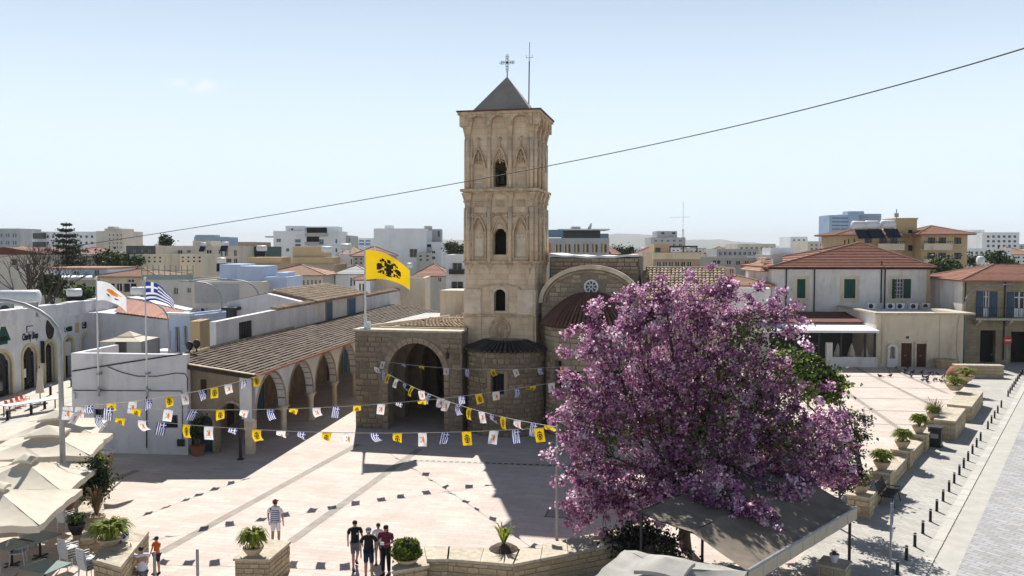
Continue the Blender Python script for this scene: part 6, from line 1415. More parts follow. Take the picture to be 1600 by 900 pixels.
def tree(name, label, base, lobes, mats, wts, size, n_clump, per, sig, seed, trunk_r=.2, fork=.35, cat='tree', twigs=True, group=None, shell=.45, disc=False):
    """lobes: list of (centre Vector, radius). Clumps of small faces fill the lobes, limbs reach into each"""
    rr = random.Random(seed); rng = np.random.default_rng(seed); base = Vector(base)
    t = thing(name, label, cat, loc=base, group=group)
    tot = sum(r*r for _, r in lobes); cl = []; rmax = max(r for _, r in lobes)
    mb = MB(); fk = Vector((0, 0, 1))*((sum((c.z for c, _ in lobes), 0)/len(lobes)-base.z)*fork)
    cen = sum((c for c, _ in lobes), Vector())/len(lobes)-base; fk.x = cen.x*.15; fk.y = cen.y*.15
    limb(mb, (0, 0, 0), fk, trunk_r, trunk_r*.75, rr, .06)
    for c, r in lobes:
        lc = c-base
        if r < rmax*.35:                              # a small spray hangs on the nearest big lobe
            nb = min((q for q in lobes if q[1] > rmax*.45), key=lambda q: (q[0]-c).length)[0]-base
            pts = limb(mb, nb, lc, trunk_r*.09, trunk_r*.04, rr, .12)
        else: pts = limb(mb, fk, lc, trunk_r*.42, trunk_r*.08, rr, .12)
        k = max(2, int(n_clump*r*r/tot))
        for _ in range(k):
            d = Vector((rr.gauss(0, 1), rr.gauss(0, 1), rr.gauss(0, 1))).normalized(); p = lc+d*r*(rr.random()**shell)
            cl.append(p)
            if twigs and rr.random() < .4: limb(mb, pts[rr.randint(3, 5)], p, trunk_r*.07, trunk_r*.025, rr, .15, 3)
    mb.build('trunk', 'bark', t, True)
    cl = np.array([tuple(p) for p in cl]); m = len(cl)
    cnt = rng.integers(int(per*.4), int(per*1.6), m); ids = np.repeat(np.arange(m), cnt)
    sg = sig*rng.uniform(.5, 1.3, m)
    ctr = cl[ids]+rng.normal(size=(len(ids), 3))*sg[ids][:, None]*np.array([1, 1, .8])
    ctr[:, 2] = np.maximum(ctr[:, 2], .15)
    cm = rng.choice(len(mats), m, p=wts); mi = np.where(rng.random(len(ids)) < .6, cm[ids], rng.choice(len(mats), len(ids), p=wts))
    if disc: faces_mesh('crown', disc_faces(rng, ctr, size), 6, mats, mi, t)
    else: faces_mesh('crown', leaf_faces(rng, ctr, size), 4, mats, mi, t)
    return t
# ---- the great pink blossom tree
TD = 30.5
LB = [(1090,492,56,1),(1010,505,50,0),(1160,500,42,1.5),(1212,492,26,1),(1040,470,30,.5),(950,545,48,-.5),(1050,575,74,.5),(1140,575,70,1),(938,625,58,-.6),(1010,655,80,0),(1110,665,82,.3),(1200,605,58,1),(1222,665,72,.6),(1283,690,52,.5),(912,700,46,-1),(932,762,50,-1),(985,765,58,-.6),(1060,742,62,-.8),(1140,722,58,-1),(1192,770,34,-2),(1250,742,46,-.6),(1303,738,36,0),(902,805,22,-1),(893,590,16,-.5),(928,478,14,0),(888,520,9,0),(1130,772,36,-4.2),(1185,798,26,-5),(1212,832,10,-5.6),(1085,785,34,-4),(1240,768,28,-3.2),(1030,790,34,-3),(1150,800,18,-5.2),(1110,806,14,-4.6),(1130,450,24,1),(985,462,18,0),(1238,520,16,1),(880,650,14,-1)]
rs_ = random.Random(77)
OUT = [(962,470),(935,492),(905,512),(890,545),(880,575),(876,610),(868,660),(860,705),(866,745),(880,790),(905,828),(940,836),(1000,440),(1035,440),(1075,428),(1112,426),(1150,440),(1195,452),(1225,468),(1252,495),(1265,540),(1295,610),(1318,650),(1340,690),(1345,735),(1210,470),(1240,480)]
LB += [(a+rs_.uniform(-8, 8), b+rs_.uniform(-8, 8), rs_.uniform(5, 12), rs_.uniform(-1.5, 1.5)) for a, b in OUT]
lob = [(V(a, b, TD+d), r*TD/F) for a, b, r, d in LB]
base = Vector((6.4, 30.2, 0))
bt = tree('blossom_tree', 'big spreading tree covered in pink mauve blossom right of the church', base, lob, ['blossom', 'blossom_pale', 'blossom_deep', 'leaf_dry'], [.41, .25, .31, .03], .115, 2600, 38, .118, 3, .24, .3, shell=.5, disc=True)
# hanging sprays over the awning and green leaves inside
gl_ = [(1180,545,50,1.0),(1240,600,50,.4),(1120,600,80,.3),(1090,690,80,-.6),(1210,690,70,-.4),(950,680,50,-.9),(1160,520,40,.2)]
rng = np.random.default_rng(8); pts = []
for a, b, r, d in gl_:
    c = V(a, b, TD+d)-base; n = int(r*r*.16); u = rng.normal(size=(n, 3)); u /= np.linalg.norm(u, axis=1)[:, None]
    pts.append(np.array(tuple(c))+u*(rng.random(n)**.5*r*TD/F)[:, None])
pts = np.concatenate(pts); faces_mesh('leaves', leaf_faces(rng, pts, .15), 4, ['leaf', 'leaf_dry'], (rng.random(len(pts)) < .12).astype(int), bt)
def lobes_px(L, D): return [(V(a, b, D+d), r*D/F) for a, b, r, d in L]
tree('green_tree', 'bright green leafy tree showing behind the right side of the blossom', (17.0, 40, 0), lobes_px([(1262,588,28,0),(1288,600,24,0),(1225,575,22,0),(1303,594,13,0)], 40), ['leaf', 'leaf_fern', 'leaf_dark'], [.6, .15, .25], .24, 170, 40, .3, 11, .14)
tree('green_shrub', 'loose dark green shrub with twigs at the right edge of the blossom tree', (12.9, 32.5, 0), lobes_px([(1318,700,28,0),(1338,680,18,0),(1330,740,26,0),(1300,745,22,0),(1345,655,12,0),(1322,648,12,0)], 32.5), ['leaf', 'leaf_dark', 'blossom'], [.45, .42, .13], .13, 150, 26, .16, 12, .07)
# ---- trees of the town
def town_tree(px, py, D, wpx, hpx, label, seed, mats=('leaf_dark', 'leaf'), w_=(.75, .25), name='town_tree'):
    c = V(px, py, D); s = D/F; rr = random.Random(seed)
    L = [(V(px+rr.uniform(-.5, .5)*wpx, py+rr.uniform(-.4, .4)*hpx, D+rr.uniform(-2, 2)), rr.uniform(.28, .42)*min(wpx, hpx)*s) for _ in range(max(5, int(wpx/6)))]
    return tree(name, label, (c.x, D, 0), L, list(mats), list(w_), .5, 90, 26, .55, seed, .25, .5, twigs=False)
town_tree(150, 405, 150, 90, 26, 'dense dark trees massed right of the tall conifer', 31); town_tree(196, 412, 140, 40, 20, 'olive green tree left of the beige apartments', 32)
town_tree(323, 376 , 190, 16, 16, 'dark round tree on the roofline above the dark green block', 33) if False else town_tree(258, 376, 190, 14, 18, 'dark round tree above the dark green block', 33)
town_tree(712, 390, 180, 22, 12, 'dark tree just left of the bell tower', 34); town_tree(965, 394, 180, 40, 9, 'dark low trees right of the grey offices', 35)
town_tree(1480, 415, 112, 40, 30, 'dusty green tree between the hotel and the stone house', 36); town_tree(1545, 408, 140, 90, 18, 'row of dusty olive trees above the stone house roof', 37, ('leaf', 'leaf_dark'), (.5, .5)); town_tree(125, 462, 92, 26, 12, 'green shrub by the grey house veranda', 38); town_tree(85, 445, 100, 22, 16, 'green shrub behind the bare tree', 39)
tub_ = AF.world(-.8, 2.6, 0); tree('tub_shrub', 'small dark shrub growing in the tub by the arcade', (tub_.x, tub_.y, .5), [(Vector((tub_.x+dx, tub_.y, z)), .3) for dx, z in ((0, 1.0), (.1, 1.5), (-.15, 1.3), (.05, 1.9))], ['leaf_dark', 'leaf'], [.7, .3], .14, 40, 22, .14, 40, .04)
# conifer with tiers
p0 = V(103, 347, 140); ct = thing('tiered_conifer', 'tall dark tiered conifer standing above the roofs at the left', 'tree', loc=(p0.x, 140, 0)); hT = p0.z
one('trunk', 'bark', ct, lambda m: m.tube([(0,0,0),(0,0,hT)], [.3, .04], 6), True)
mb = MB(); rng = np.random.default_rng(5); P = []; rr = random.Random(5); z = hT-.4; k = 0
while z > 3.5:
    L = min(4.6, .5+(hT-z)*.50); nb = 7 if L > 1 else 5
    for j in range(nb):
        a = 2*math.pi*j/nb+rr.uniform(-.3, .3)+k*.5; l_ = L*rr.uniform(.75, 1.1); e = Vector((math.cos(a)*l_, math.sin(a)*l_, z+.1*l_)); mb.tube([(0, 0, z), e*.6+Vector((0,0,.4*z-.12*l_)), e], [.05, .04, .02], 4)
        n = int(26+l_*30); t_ = rng.random(n)**.7; P.append(np.stack([t_*e.x, t_*e.y, z+(e.z-z)*t_-.12*l_*np.sin(np.pi*t_)], 1)+rng.normal(size=(n, 3))*np.array([.18, .18, .07])*(1+.35*l_))
    z -= max(.75, .95-.02*k) ; k += 1
mb.build('branches', 'bark', ct); P = np.concatenate(P); faces_mesh('crown', leaf_faces(rng, P, .34), 4, ['leaf_dark'], None, ct)
# bare tree
bb_ = V(52, 470, 92); bt2 = thing('bare_tree', 'leafless dark branching tree behind the shop row roof', 'tree', loc=(bb_.x, 92, 0))
mb = MB(); rr = random.Random(17); tw = []
def grow(p, d, L, r, dep):
    q = p+d*L; mid = p+d*L*.5+Vector((rr.uniform(-1,1), rr.uniform(-1,1), rr.uniform(-.5,.5)))*L*.07; mb.tube([p, mid, q], [r, r*.85, r*.68], 5 if dep < 3 else 4, False)
    if dep >= 6: return
    for _ in range(3 if dep in (0, 2, 4) else 2):
        nd = (d+Vector((rr.uniform(-1,1), rr.uniform(-.7,.7), rr.uniform(-.25,.55)))*.68).normalized(); grow(q, nd, L*rr.uniform(.66, .88), r*.64, dep+1)
for dx in (-.2, .3): grow(Vector((dx, 0, 0)), Vector((dx*.25, 0, 1)).normalized(), 2.95, .24, 0)
mb.build('branches', 'bark', bt2)

# ================================================================== potted ferns
def fern(mb, c, r, h, n, rr, droop=.9, wd=.045):
    for k in range(n):
        a = rr.uniform(0, 2*math.pi); L = r*rr.uniform(.6, 1.15); hh = h*rr.uniform(.55, 1.1); prev = None
        for i in range(5):
            t = i/4; x = L*t; z = hh*math.sin(t*math.pi*(.5+.32*droop))
            w_ = wd*(1-abs(2*t-.8)*.6)
            c0 = Vector((c[0]+math.cos(a)*x, c[1]+math.sin(a)*x, c[2]+z)); s = Vector((-math.sin(a), math.cos(a), 0))*w_
            if prev: mb.poly((prev[0], prev[1], c0+s, c0-s))
            prev = (c0-s, c0+s)
def bowl_plant(p, r, label, seed, pot='pot_stone', leaf='leaf_fern', h=.55, spread=1.3, n=150, bh=.38, group=None, droop=.9):
    rr = random.Random(seed); t = thing('potted_plant', label, 'plant', loc=p, group=group)
    one('bowl', pot, t, lambda m: m.lathe([(r*.5, 0), (r*.55, .04), (r*.9, bh*.7), (r, bh), (r*.95, bh+.03), (r*.85, bh-.04), (0, bh-.05)], n=16), True)
    mb = MB(); fern(mb, (0, 0, bh-.05), r*spread, h, n, rr, droop if leaf != 'leaf_dry' else .15, .045 if leaf != 'leaf_dry' else .02); mb.build('leaves', leaf, t); return t

# ================================================================== STONE PLANTER WALLS
def stone_box(name, label, pts, z0, z1, cap=.1, seed=0, cat='wall', capov=.06, bh=.2, bw=(.3, .55), matk='planter_stone', capm='planter_cap', caplen=1.1):
    """low wall with the given ground outline (counter-clockwise seen from above), faced with separate stones and capped with slabs"""
    pts = [Vector((p[0], p[1], 0)) for p in pts]; c = sum(pts, Vector())/len(pts)
    if sum(a.x*b.y-b.x*a.y for a, b in zip(pts, pts[1:]+pts[:1])) < 0: pts = pts[::-1]
    t = thing(name, label, cat, loc=c); q = [p-c for p in pts]
    one('core', 'mortar', t, lambda m: m.prism([(p.x, p.y) for p in q], z0, z1)); rr = random.Random(seed)
    for a, b in zip(q, q[1:]+q[:1]):
        d = b-a; L = d.length; d.normalize(); ang = math.atan2(d.y, d.x)
        mid = c+(a+b)/2; nrm = Vector((d.y, -d.x, 0))
        if nrm.dot(Vector((0, 0, 0))-mid) < 0 and nrm.dot(mid) > 0: continue           # faces nobody can see
        z = z0
        while z < z1-.05:
            h = min(bh*rr.uniform(.85, 1.15), z1-z)
            if z1-z-h < .07: h = z1-z
            x = -rr.uniform(0, .25)
            while x < L:
                w_ = rr.uniform(*bw); x0, x1 = max(0, x), min(L, x+w_); x += w_
                if x1-x0 < .05: continue
                p = a+d*(x0+x1)/2; piece('stone', matk, t, (p.x, p.y, z+h/2), (x1-x0-.015, rr.uniform(.04, .075), h-.015), ang)
            z += h
    if cap:
        big = [p+(p.normalized()*capov*1.3) for p in q]
        if len(q) == 4 and (q[0]-q[1]).length > 1.6*(q[1]-q[2]).length or (len(q) == 4 and (q[1]-q[2]).length > 1.6*(q[0]-q[1]).length):
            if (q[0]-q[1]).length < (q[1]-q[2]).length: big = big[1:]+big[:1]
            n = max(1, int((big[0]-big[1]).length/caplen))
            for k in range(n):
                u0, u1 = k/n, (k+1)/n-.006
                one('cap_slab', capm, t, lambda m: m.prism([tuple(big[0].lerp(big[1], u0)[:2]), tuple(big[0].lerp(big[1], u1)[:2]), tuple(big[3].lerp(big[2], u1)[:2]), tuple(big[3].lerp(big[2], u0)[:2])], z1+.002, z1+cap))
        else: one('cap_slab', capm, t, lambda m: m.prism([tuple(p[:2]) for p in big], z1+.002, z1+cap))
    return t
# along the right pavement: pedestals with bowls and wall runs between
WALLP = [(1346, 803), (1379, 762), (1411, 727), (1436, 697), (1462, 676)]
cap_px = [(1345, 766), (1378, 730), (1410, 697), (1436, 673), (1458, 652)]
ped = []
sdir = SD
for k, (cx, cy) in enumerate(cap_px):
    g_ = G(cx, cy, 1.05); ped.append(Vector((g_.x, g_.y, 0)))
lab_n = ['nearest', 'second', 'third', 'fourth', 'fifth']
def quad_at(c, hl, hw, d=SD): n = Vector((d.y, -d.x, 0)); return [c-d*hl-n*hw, c-d*hl+n*hw, c+d*hl+n*hw, c+d*hl-n*hw]
for k, c in enumerate(ped):
    stone_box('planter_pedestal', lab_n[k]+' stone pedestal from the awning along the right pavement', quad_at(c, .48, .42), 0, .86, .08, 60+k, 'pedestal', bh=.25, bw=(.5, .8))
    bowl_plant((c.x, c.y, .94), .38, 'fern bowl on the '+lab_n[k]+' pedestal from the awning', 70+k, n=190+20*k, spread=1.25+.12*((k*7)%4), h=.45+.07*((k*5)%4))
    nx = ped[k+1] if k+1 < len(ped) else None
    if nx is not None:
        d = (nx-c).normalized(); a_, b_ = c+d*.55, nx-d*.55; mid = (a_+b_)/2
        stone_box('low_wall', 'low capped stone wall between the '+lab_n[k]+' and '+lab_n[k+1]+' pedestals from the awning', quad_at(mid, (b_-a_).length/2, .32, d), 0, .56, .09, 80+k, bh=.25, bw=(.5, .9))
far = [G(1492, 617, 1.2), G(1510, 598, .9)]
f1, f2 = G(1478, 650, 1.3), G(1535, 590, 1.0)
d = (Vector((f2.x, f2.y, 0))-Vector((f1.x, f1.y, 0))); dl_ = d.length; d.normalize(); f1 = Vector((f1.x, f1.y, 0))
stone_box('high_wall', 'taller capped stone wall block past the fifth pedestal on the right pavement', quad_at(f1+d*1.8, 2.3, .55, d), 0, 1.05, .1, 90, bh=.3, bw=(.6, 1.0))
stone_box('end_planter', 'long stone planter wall at the far end of the right pavement', quad_at(f1+d*9.5, 3.4, .7, d), 0, .9, .1, 91, bh=.3, bw=(.6, 1.0))
cross_ = f1+d*14; n_ = Vector((d.y, -d.x, 0))
stone_box('end_wall', 'flat capped stone wall crossing before the cream annex corner', quad_at(G(1528, 589).xyz*1, 1.9, .45, Vector((1, -.12, 0)).normalized()), 0, .95, .12, 92, bh=.3, bw=(.6, 1.0))
for k, (px, py, lf_, pt, lb) in enumerate(((1492, 612, 'leaf_fern', 'pot_stone', 'clipped fern bowl on the long far planter'), (1510, 597, 'leaf_fern', 'pot_stone', 'bright green bowl plant at the far end planter'), (1497, 592, 'leaf_dark', 'pot_terracotta', 'small green plant beside the big brown pot'))):
    g_ = G(px, py, 1.0); bowl_plant((g_.x, g_.y, 1.1 if k < 2 else .3), .6, lb, 95+k, pt, lf_, h=.6, spread=1.5, n=150)
g_ = G(1461, 647, 1.0); bowl_plant((g_.x, g_.y, .3), .5, 'dry twiggy bush behind the fifth pedestal', 99, 'pot_stone', 'leaf_dry', h=1.3, spread=1.6, n=90)
g_ = G(1499, 592, .4); bp_ = thing('brown_pot', 'large tipped brown pot near the cream annex', 'pot', loc=(g_.x, g_.y, 0)); one('pot', 'pot_terracotta', bp_, lambda m: m.lathe([(.5, 0), (.95, .5), (1.0, .9), (.7, 1.35), (.6, 1.4), (.5, 1.3), (0, 1.2)], n=16), True)

# foreground parapet wall (seen from above) with kinked cap
wl_pts = [(668, 873), (700, 873), (802, 881), (968, 849), (1010, 838)]
capz = .82
fr_ = [G(a, b, capz) for a, b in wl_pts]; bk_ = [G(a, b, capz) for a, b in ((664, 853), (702, 854), (812, 858), (955, 828), (1005, 815))]
LW = ['left', 'middle left', 'middle right', 'right']
for k in range(len(fr_)-1):
    stone_box('parapet_segment', LW[k]+' run of the kinked foreground stone wall with pale cap', [fr_[k], fr_[k+1], bk_[k+1], bk_[k]], 0, capz-.1, .1, 110+k, bh=.19, bw=(.35, .6), capov=.03, caplen=.9)
gp_ = [G(614, 891, .72), G(668, 882, .72), G(664, 862, .72), G(616, 866, .72)]
stone_box('corner_pedestal', 'stone corner pedestal carrying the round clipped shrub in the foreground', [Vector((p.x, p.y, 0)) for p in gp_], 0, .62, .09, 120, 'pedestal', bh=.19)
c = G(636, 880, .72)
rng = np.random.default_rng(21); u = rng.normal(size=(2600, 3)); u /= np.linalg.norm(u, axis=1)[:, None]; u *= (.78+.24*rng.random(2600))[:, None]*np.array([.46, .46, .40]); u = u[u[:, 2] > -.3]; u *= (1+.10*np.sin(7*u[:, 0]+3*u[:, 2]*5)+.08*np.sin(11*u[:, 1]+2))[:, None]
t = thing('round_shrub', 'round clipped green shrub on the foreground corner pedestal', 'shrub', loc=(c.x, c.y, .71)); one('bowl', 'pot_stone', t, lambda m: m.lathe([(.22, 0), (.36, .12), (.38, .2), (0, .18)], n=14)); faces_mesh('leaves', leaf_faces(rng, u+np.array([0, 0, .45]), .1), 4, ['leaf_fern', 'leaf'], (rng.random(len(u)) < .55).astype(int), t)
one('core', 'leaf_dark', t, lambda m: m.ball((0, 0, .45), .36, 10))
pb = [G(367, 872, 1.0), G(420, 873, 1.0), G(452, 846, 1.0), G(400, 842, 1.0)]
stone_box('brick_planter', 'square stone brick planter with fern in the foreground centre left', [Vector((p.x, p.y, 0)) for p in pb], 0, .92, .08, 121, 'planter', bh=.17, bw=(.28, .5))
c = G(396, 868, 1.0); bowl_plant((c.x, c.y, 1.0), .34, 'bright yellow green fern on the foreground brick planter', 122, 'pot_stone', n=240, spread=1.5, h=.62, bh=.28)
c = G(787, 862, .82); t = thing('yucca_pot', 'spiky yellow plant in a heap of brown soil on the foreground wall', 'plant', loc=(c.x, c.y+.25, .5)); one('soil', 'soil', t, lambda m: m.lathe([(.55, .25), (.5, .34), (.3, .46), (0, .5)], n=14)); mb = MB(); fern(mb, (0, 0, .42), .42, .75, 46, random.Random(4), .15, .03); mb.build('leaves', 'leaf_fern', t)
# left cafe planter
pl_ = [G(147, 872, 1.1), G(188, 884, 1.1), G(231, 830, 1.1), G(178, 826, 1.1)]
pl_ = [Vector((p.x, p.y, 0)) for p in pl_]
stone_box('cafe_planter', 'stone brick planter with fern beside the stacked chairs', pl_, 0, 1.0, .09, 123, 'planter', bh=.18, bw=(.3, .5))
c = G(172, 852, 1.1); bowl_plant((c.x, c.y, 1.1), .42, 'feathery green fern on the cafe planter', 124, 'pot_stone', n=260, spread=1.7, h=.6, bh=.26)
c = G(193, 846, 1.1); t = thing('folded_bag', 'blue and white patterned bag lying on the cafe planter', 'bag', loc=(c.x, c.y, 1.1)); one('bag', 'flag_white', t, lambda m: m.ball((0, 0, .16), .2, 8, (1, .7, .8))); one('stripe', 'flag_blue', t, lambda m: [m.ball((dx, -.1, .16+dx), .09, 6) for dx in (-.1, .05, .15)])
# low wall running back from the cafe with pots
a_, b_ = G(148, 838, .7), G(135, 735, .7); dd = (b_-a_); n_ = Vector((dd.y, -dd.x, 0)).normalized()
stone_box('cafe_wall', 'long low stone wall running back between the cafe and the plaza', [a_-n_*.45, a_+n_*.45, b_+n_*.45, b_-n_*.45], 0, .6, .08, 125, bh=.2, bw=(.4, .7), capov=.04)
for k, (px, py, r, h, lf_, pt, lb) in enumerate(((120, 835, .3, .4, 'leaf', 'dark_metal', 'small plant in a black pot by the cafe wall'), (103, 800, .34, .6, 'leaf_dark', 'pot_terracotta', 'dark leafed plant in a terracotta pot under the umbrella edge'), (117, 776, .36, .5, 'leaf_dark', 'pot_terracotta', 'terracotta potted plant further along the cafe wall'), (152, 822, .3, 1.1, 'leaf_dry', 'pot_stone', 'dry wispy grass pot on the cafe wall'))):
    c = G(px, py, .65); bowl_plant((c.x, c.y, .65), r, lb, 130+k, pt, lf_, h=h, spread=1.3, n=120)
c = G(150, 800, .65); tree('wall_shrub', 'dark upright shrub growing beside the far end of the cafe wall', (c.x, c.y, 0), [(V(150+dx, y, c.y), .38) for dx, y in ((0, 772), (3, 752), (-4, 740), (6, 762), (-6, 760), (8, 745), (0, 728))], ['leaf_dark', 'leaf'], [.65, .35], .13, 120, 30, .17, 41, .05)
c = G(145, 730, .65); tree('wall_shrub', 'yellow green shrub next to the wooden tray stand', (c.x, c.y, 0), [(V(143+dx, y, c.y), .33) for dx, y in ((0, 716), (9, 722), (-9, 722))], ['leaf', 'leaf_fern'], [.65, .35], .12, 60, 26, .15, 42, .04)
c = G(162, 735); t = thing('tray_stand', 'wooden stand with white tray at the cafe corner', 'stand', loc=c, rz=-.2); one('stand', 'tan_wall', t, lambda m: m.hexa([(-.28,-.2,0),(.28,-.2,0),(.28,.2,0),(-.28,.2,0)], [(-.42,-.3,.9),(.42,-.3,.9),(.42,.3,.9),(-.42,.3,.9)])); one('tray', 'white_metal', t, lambda m: (m.box(-.5, .5, -.34, .34, .9, .94), m.box(-.5, .5, -.34, -.3, .94, 1.02), m.box(-.5, .5, .3, .34, .94, 1.02), m.box(-.5, -.46, -.3, .3, .94, 1.02), m.box(.46, .5, -.3, .3, .94, 1.02)))
# ================================================================== RIGHT PAVEMENT FURNITURE
BOLL = [(1412, 900), (1426.5, 877), (1437, 855.5), (1448, 835), (1459.5, 816), (1470, 800), (1479, 784), (1488, 769), (1496.5, 756), (1504.5, 743), (1511.5, 732), (1518, 721), (1525, 710), (1531.5, 699.5), (1537.5, 689.5), (1548, 671), (1553, 662), (1557, 654), (1561.5, 646), (1566, 637)]
proto = None; NB = 0
def bollard(p, label, group, r=.055, h=.52):
    t = thing('bollard', label, 'bollard', loc=p, group=group)
    one('post', 'dark_metal', t, lambda m: m.lathe([(r*1.25, 0), (r*1.25, .03), (r, .04), (r, h-.1), (r*.9, h-.095), (r*.9, h-.075), (r, h-.07), (r, h-.015), (r*.8, h), (0, h)], n=12), True)
    one('band', 'white_metal', t, lambda m: m.lathe([(r*1.01, h-.07), (r*1.03, h-.06), (r*1.03, h-.04), (r*1.01, h-.03)], n=12)); return t
p0, p1 = G(*BOLL[0]), G(*BOLL[19]); dirb = (p1-p0).normalized(); ord_ = ['first', 'second', 'third', 'fourth', 'fifth', 'sixth', 'seventh', 'eighth', 'ninth', 'tenth', 'eleventh', 'twelfth', 'thirteenth', 'fourteenth', 'fifteenth', 'sixteenth', 'seventeenth', 'eighteenth', 'nineteenth', 'twentieth']
off = (K0-p0).dot(SN)
for k, q in enumerate(BOLL):
    g_ = G(*q); g_ = K0+SN*-.62+SD*((g_-K0).dot(SD)); bollard(g_, ord_[k]+' short black bollard from the bottom along the right kerb', 'bollards along the right kerb')
for k in range(9):
    g_ = K0+SN*-.62+SD*((G(1577, 620)-K0).dot(SD)+k*1.75); bollard(g_, ord_[k]+' of the far small black bollards before the stone house', 'bollards along the right kerb')
for k, (px, py) in enumerate(((1525, 562), (1549, 566))): bollard(G(px, py), ('left', 'right')[k]+' black bollard in front of the stone house doors', 'bollards by the stone house', .07, .8)
def bench(p, rz, label):
    t = thing('bench', label, 'bench', loc=p, rz=rz); L = .75
    for k in range(5): one('seat_slat', 'wood_dark', t, lambda m: m.box(-L, L, -.22+.1*k, -.14+.1*k, .43, .46))
    for k in range(5):
        y = .30+.035*k; z = .52+.085*k; one('back_slat', 'wood_dark', t, lambda m: m.hexa([(-L,y,z),(L,y,z),(L,y+.025,z),(-L,y+.025,z)], [(-L,y+.025,z+.06),(L,y+.025,z+.06),(L,y+.05,z+.06),(-L,y+.05,z+.06)]))
    for x in (-L+.12, L-.12): one('leg', 'dark_metal', t, lambda m: (m.tube([(x, -.3, 0), (x, -.22, .3), (x, -.2, .42), (x, .26, .42), (x, .5, .95)], .025, 6), m.tube([(x, .38, 0), (x, .25, .25), (x, .22, .42)], .025, 6), m.tube([(x, -.24, .42), (x, -.28, .62), (x, .3, .62)], .02, 6)))
    return t
bench(G(1391, 786), R(-33-90)+R(180)+R(-0), 'near black slatted bench facing the road beside the stone walls') .rotation_euler.z = SA*-1+R(90)
bench(G(1511, 649), 0, 'far black slatted bench beside the taller wall block').rotation_euler.z = -SA+R(90)
c = G(1461, 697); t = thing('litter_bin', 'black square litter bin standing by the fourth pedestal', 'litter bin', loc=c, rz=-SA); one('body', 'dark_metal', t, lambda m: (m.box(-.33, .33, -.33, .33, .05, .95), m.box(-.37, .37, -.37, .37, .0, .05))); one('lid', 'dark_metal', t, lambda m: (m.box(-.38, .38, -.38, .38, 1.08, 1.13), [m.box(x-.03, x+.03, y-.03, y+.03, .95, 1.08) for x in (-.3, .3) for y in (-.3, .3)])); one('label_plate', 'grey_metal', t, lambda m: m.box(-.2, .2, -.345, -.331, .5, .75))
c = G(1390, 925); t = thing('street_sign', 'purple parking sign on a grey post in the right foreground', 'road sign', loc=c, rz=R(62)); hs_ = V(1390, 786, c.y).z
one('post', 'grey_metal', t, lambda m: m.tube([(0,0,0),(0,0,hs_)], .032, 8)); one('plate', 'sign_purple', t, lambda m: m.box(-.0, .42, -.045, -.033, hs_-.72, hs_-.02)); one('lower_plate', 'white_metal', t, lambda m: m.box(.0, .38, -.045, -.033, hs_-1.15, hs_-.78)); one('symbol', 'sign_red', t, lambda m: m.box(.08, .3, -.05, -.046, hs_-.95, hs_-.85))
# ================================================================== AWNING and tarpaulin under the tree
aw = thing('shop_awning', 'long sloping grey awning with pale valance under the blossom tree', 'awning', loc=(0, 0, 0))
A_, B_ = G(1169, 893, 2.3), G(1339, 793, 2.3); off1 = Vector((-1.25, 1.45, .62)); off2 = Vector((-2.6, 2.7, .8))
AWP = (A_, B_, off1, off2)
def aw_panel(p, q, o0, o1, name, n=9):
    mb = MB(); N = 24
    for i in range(N):
        for j in range(5):
            def P(u, v):
                b_ = p.lerp(q, u)+o0.lerp(o1, v); sag = -.05*math.sin(math.pi*v)*(.6+.4*math.sin(u*math.pi*n))-.03*abs(math.sin(u*math.pi*n*.5)); return b_+Vector((0, 0, sag))
            mb.poly((P(i/N, j/5), P((i+1)/N, j/5), P((i+1)/N, (j+1)/5), P(i/N, (j+1)/5)))
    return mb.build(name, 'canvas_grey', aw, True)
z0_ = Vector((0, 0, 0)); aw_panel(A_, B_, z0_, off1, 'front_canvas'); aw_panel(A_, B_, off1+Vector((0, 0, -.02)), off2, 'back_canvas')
N = 9
for k in range(N):
    p, q = A_.lerp(B_, k/N), A_.lerp(B_, (k+1)/N-.004); n_ = Vector((B_.y-A_.y, A_.x-B_.x, 0)).normalized()*.02; j = random.uniform(-.01, .01)
    one('valance', 'valance', aw, lambda m: m.hexa([p-n_*0+Vector((0,0,-.38+j)), q+Vector((0,0,-.38-j)), q+n_+Vector((0,0,-.38-j)), p+n_+Vector((0,0,-.38+j))], [p, q, q+n_, p+n_]))
one('front_tube', 'grey_metal', aw, lambda m: m.tube([A_+Vector((0,0,.02)), B_+Vector((0,0,.02))], .045, 8)); one('ridge_tube', 'dark_metal', aw, lambda m: (m.tube([A_+off1-Vector((0,0,.05)), B_+off1-Vector((0,0,.05))], .03, 6), m.tube([A_+off2-Vector((0,0,.05)), B_+off2-Vector((0,0,.05))], .04, 6)))
for u in (.03, .5, .97):
    for o in ((Vector((-.1, .1, 0)), off2) if u != .5 else (off2,)): p = A_.lerp(B_, u)+o; one('post', 'dark_metal', aw, lambda m: m.tube([(p.x, p.y, 0), (p.x, p.y, p.z-.05)], .05, 6))
    one('arm', 'dark_metal', aw, lambda m: m.tube([A_.lerp(B_, u)-Vector((0,0,.12)), A_.lerp(B_, u)+off1-Vector((0,0,.14)), A_.lerp(B_, u)+off2-Vector((0,0,.14))], .025, 6))
bx_ = A_.lerp(B_, .62); stone_box('awning_plinth', 'stone plinth below the right end of the awning with a small pot', quad_at(Vector((bx_.x+.9, bx_.y+1.2, 0)), .4, .4), 0, .7, .08, 140, 'plinth'); bowl_plant((bx_.x+.9, bx_.y+1.2, .78), .16, 'small empty pale pot on the awning plinth', 141, 'white_metal', 'leaf_dry', .2, 1.0, 20, .25)
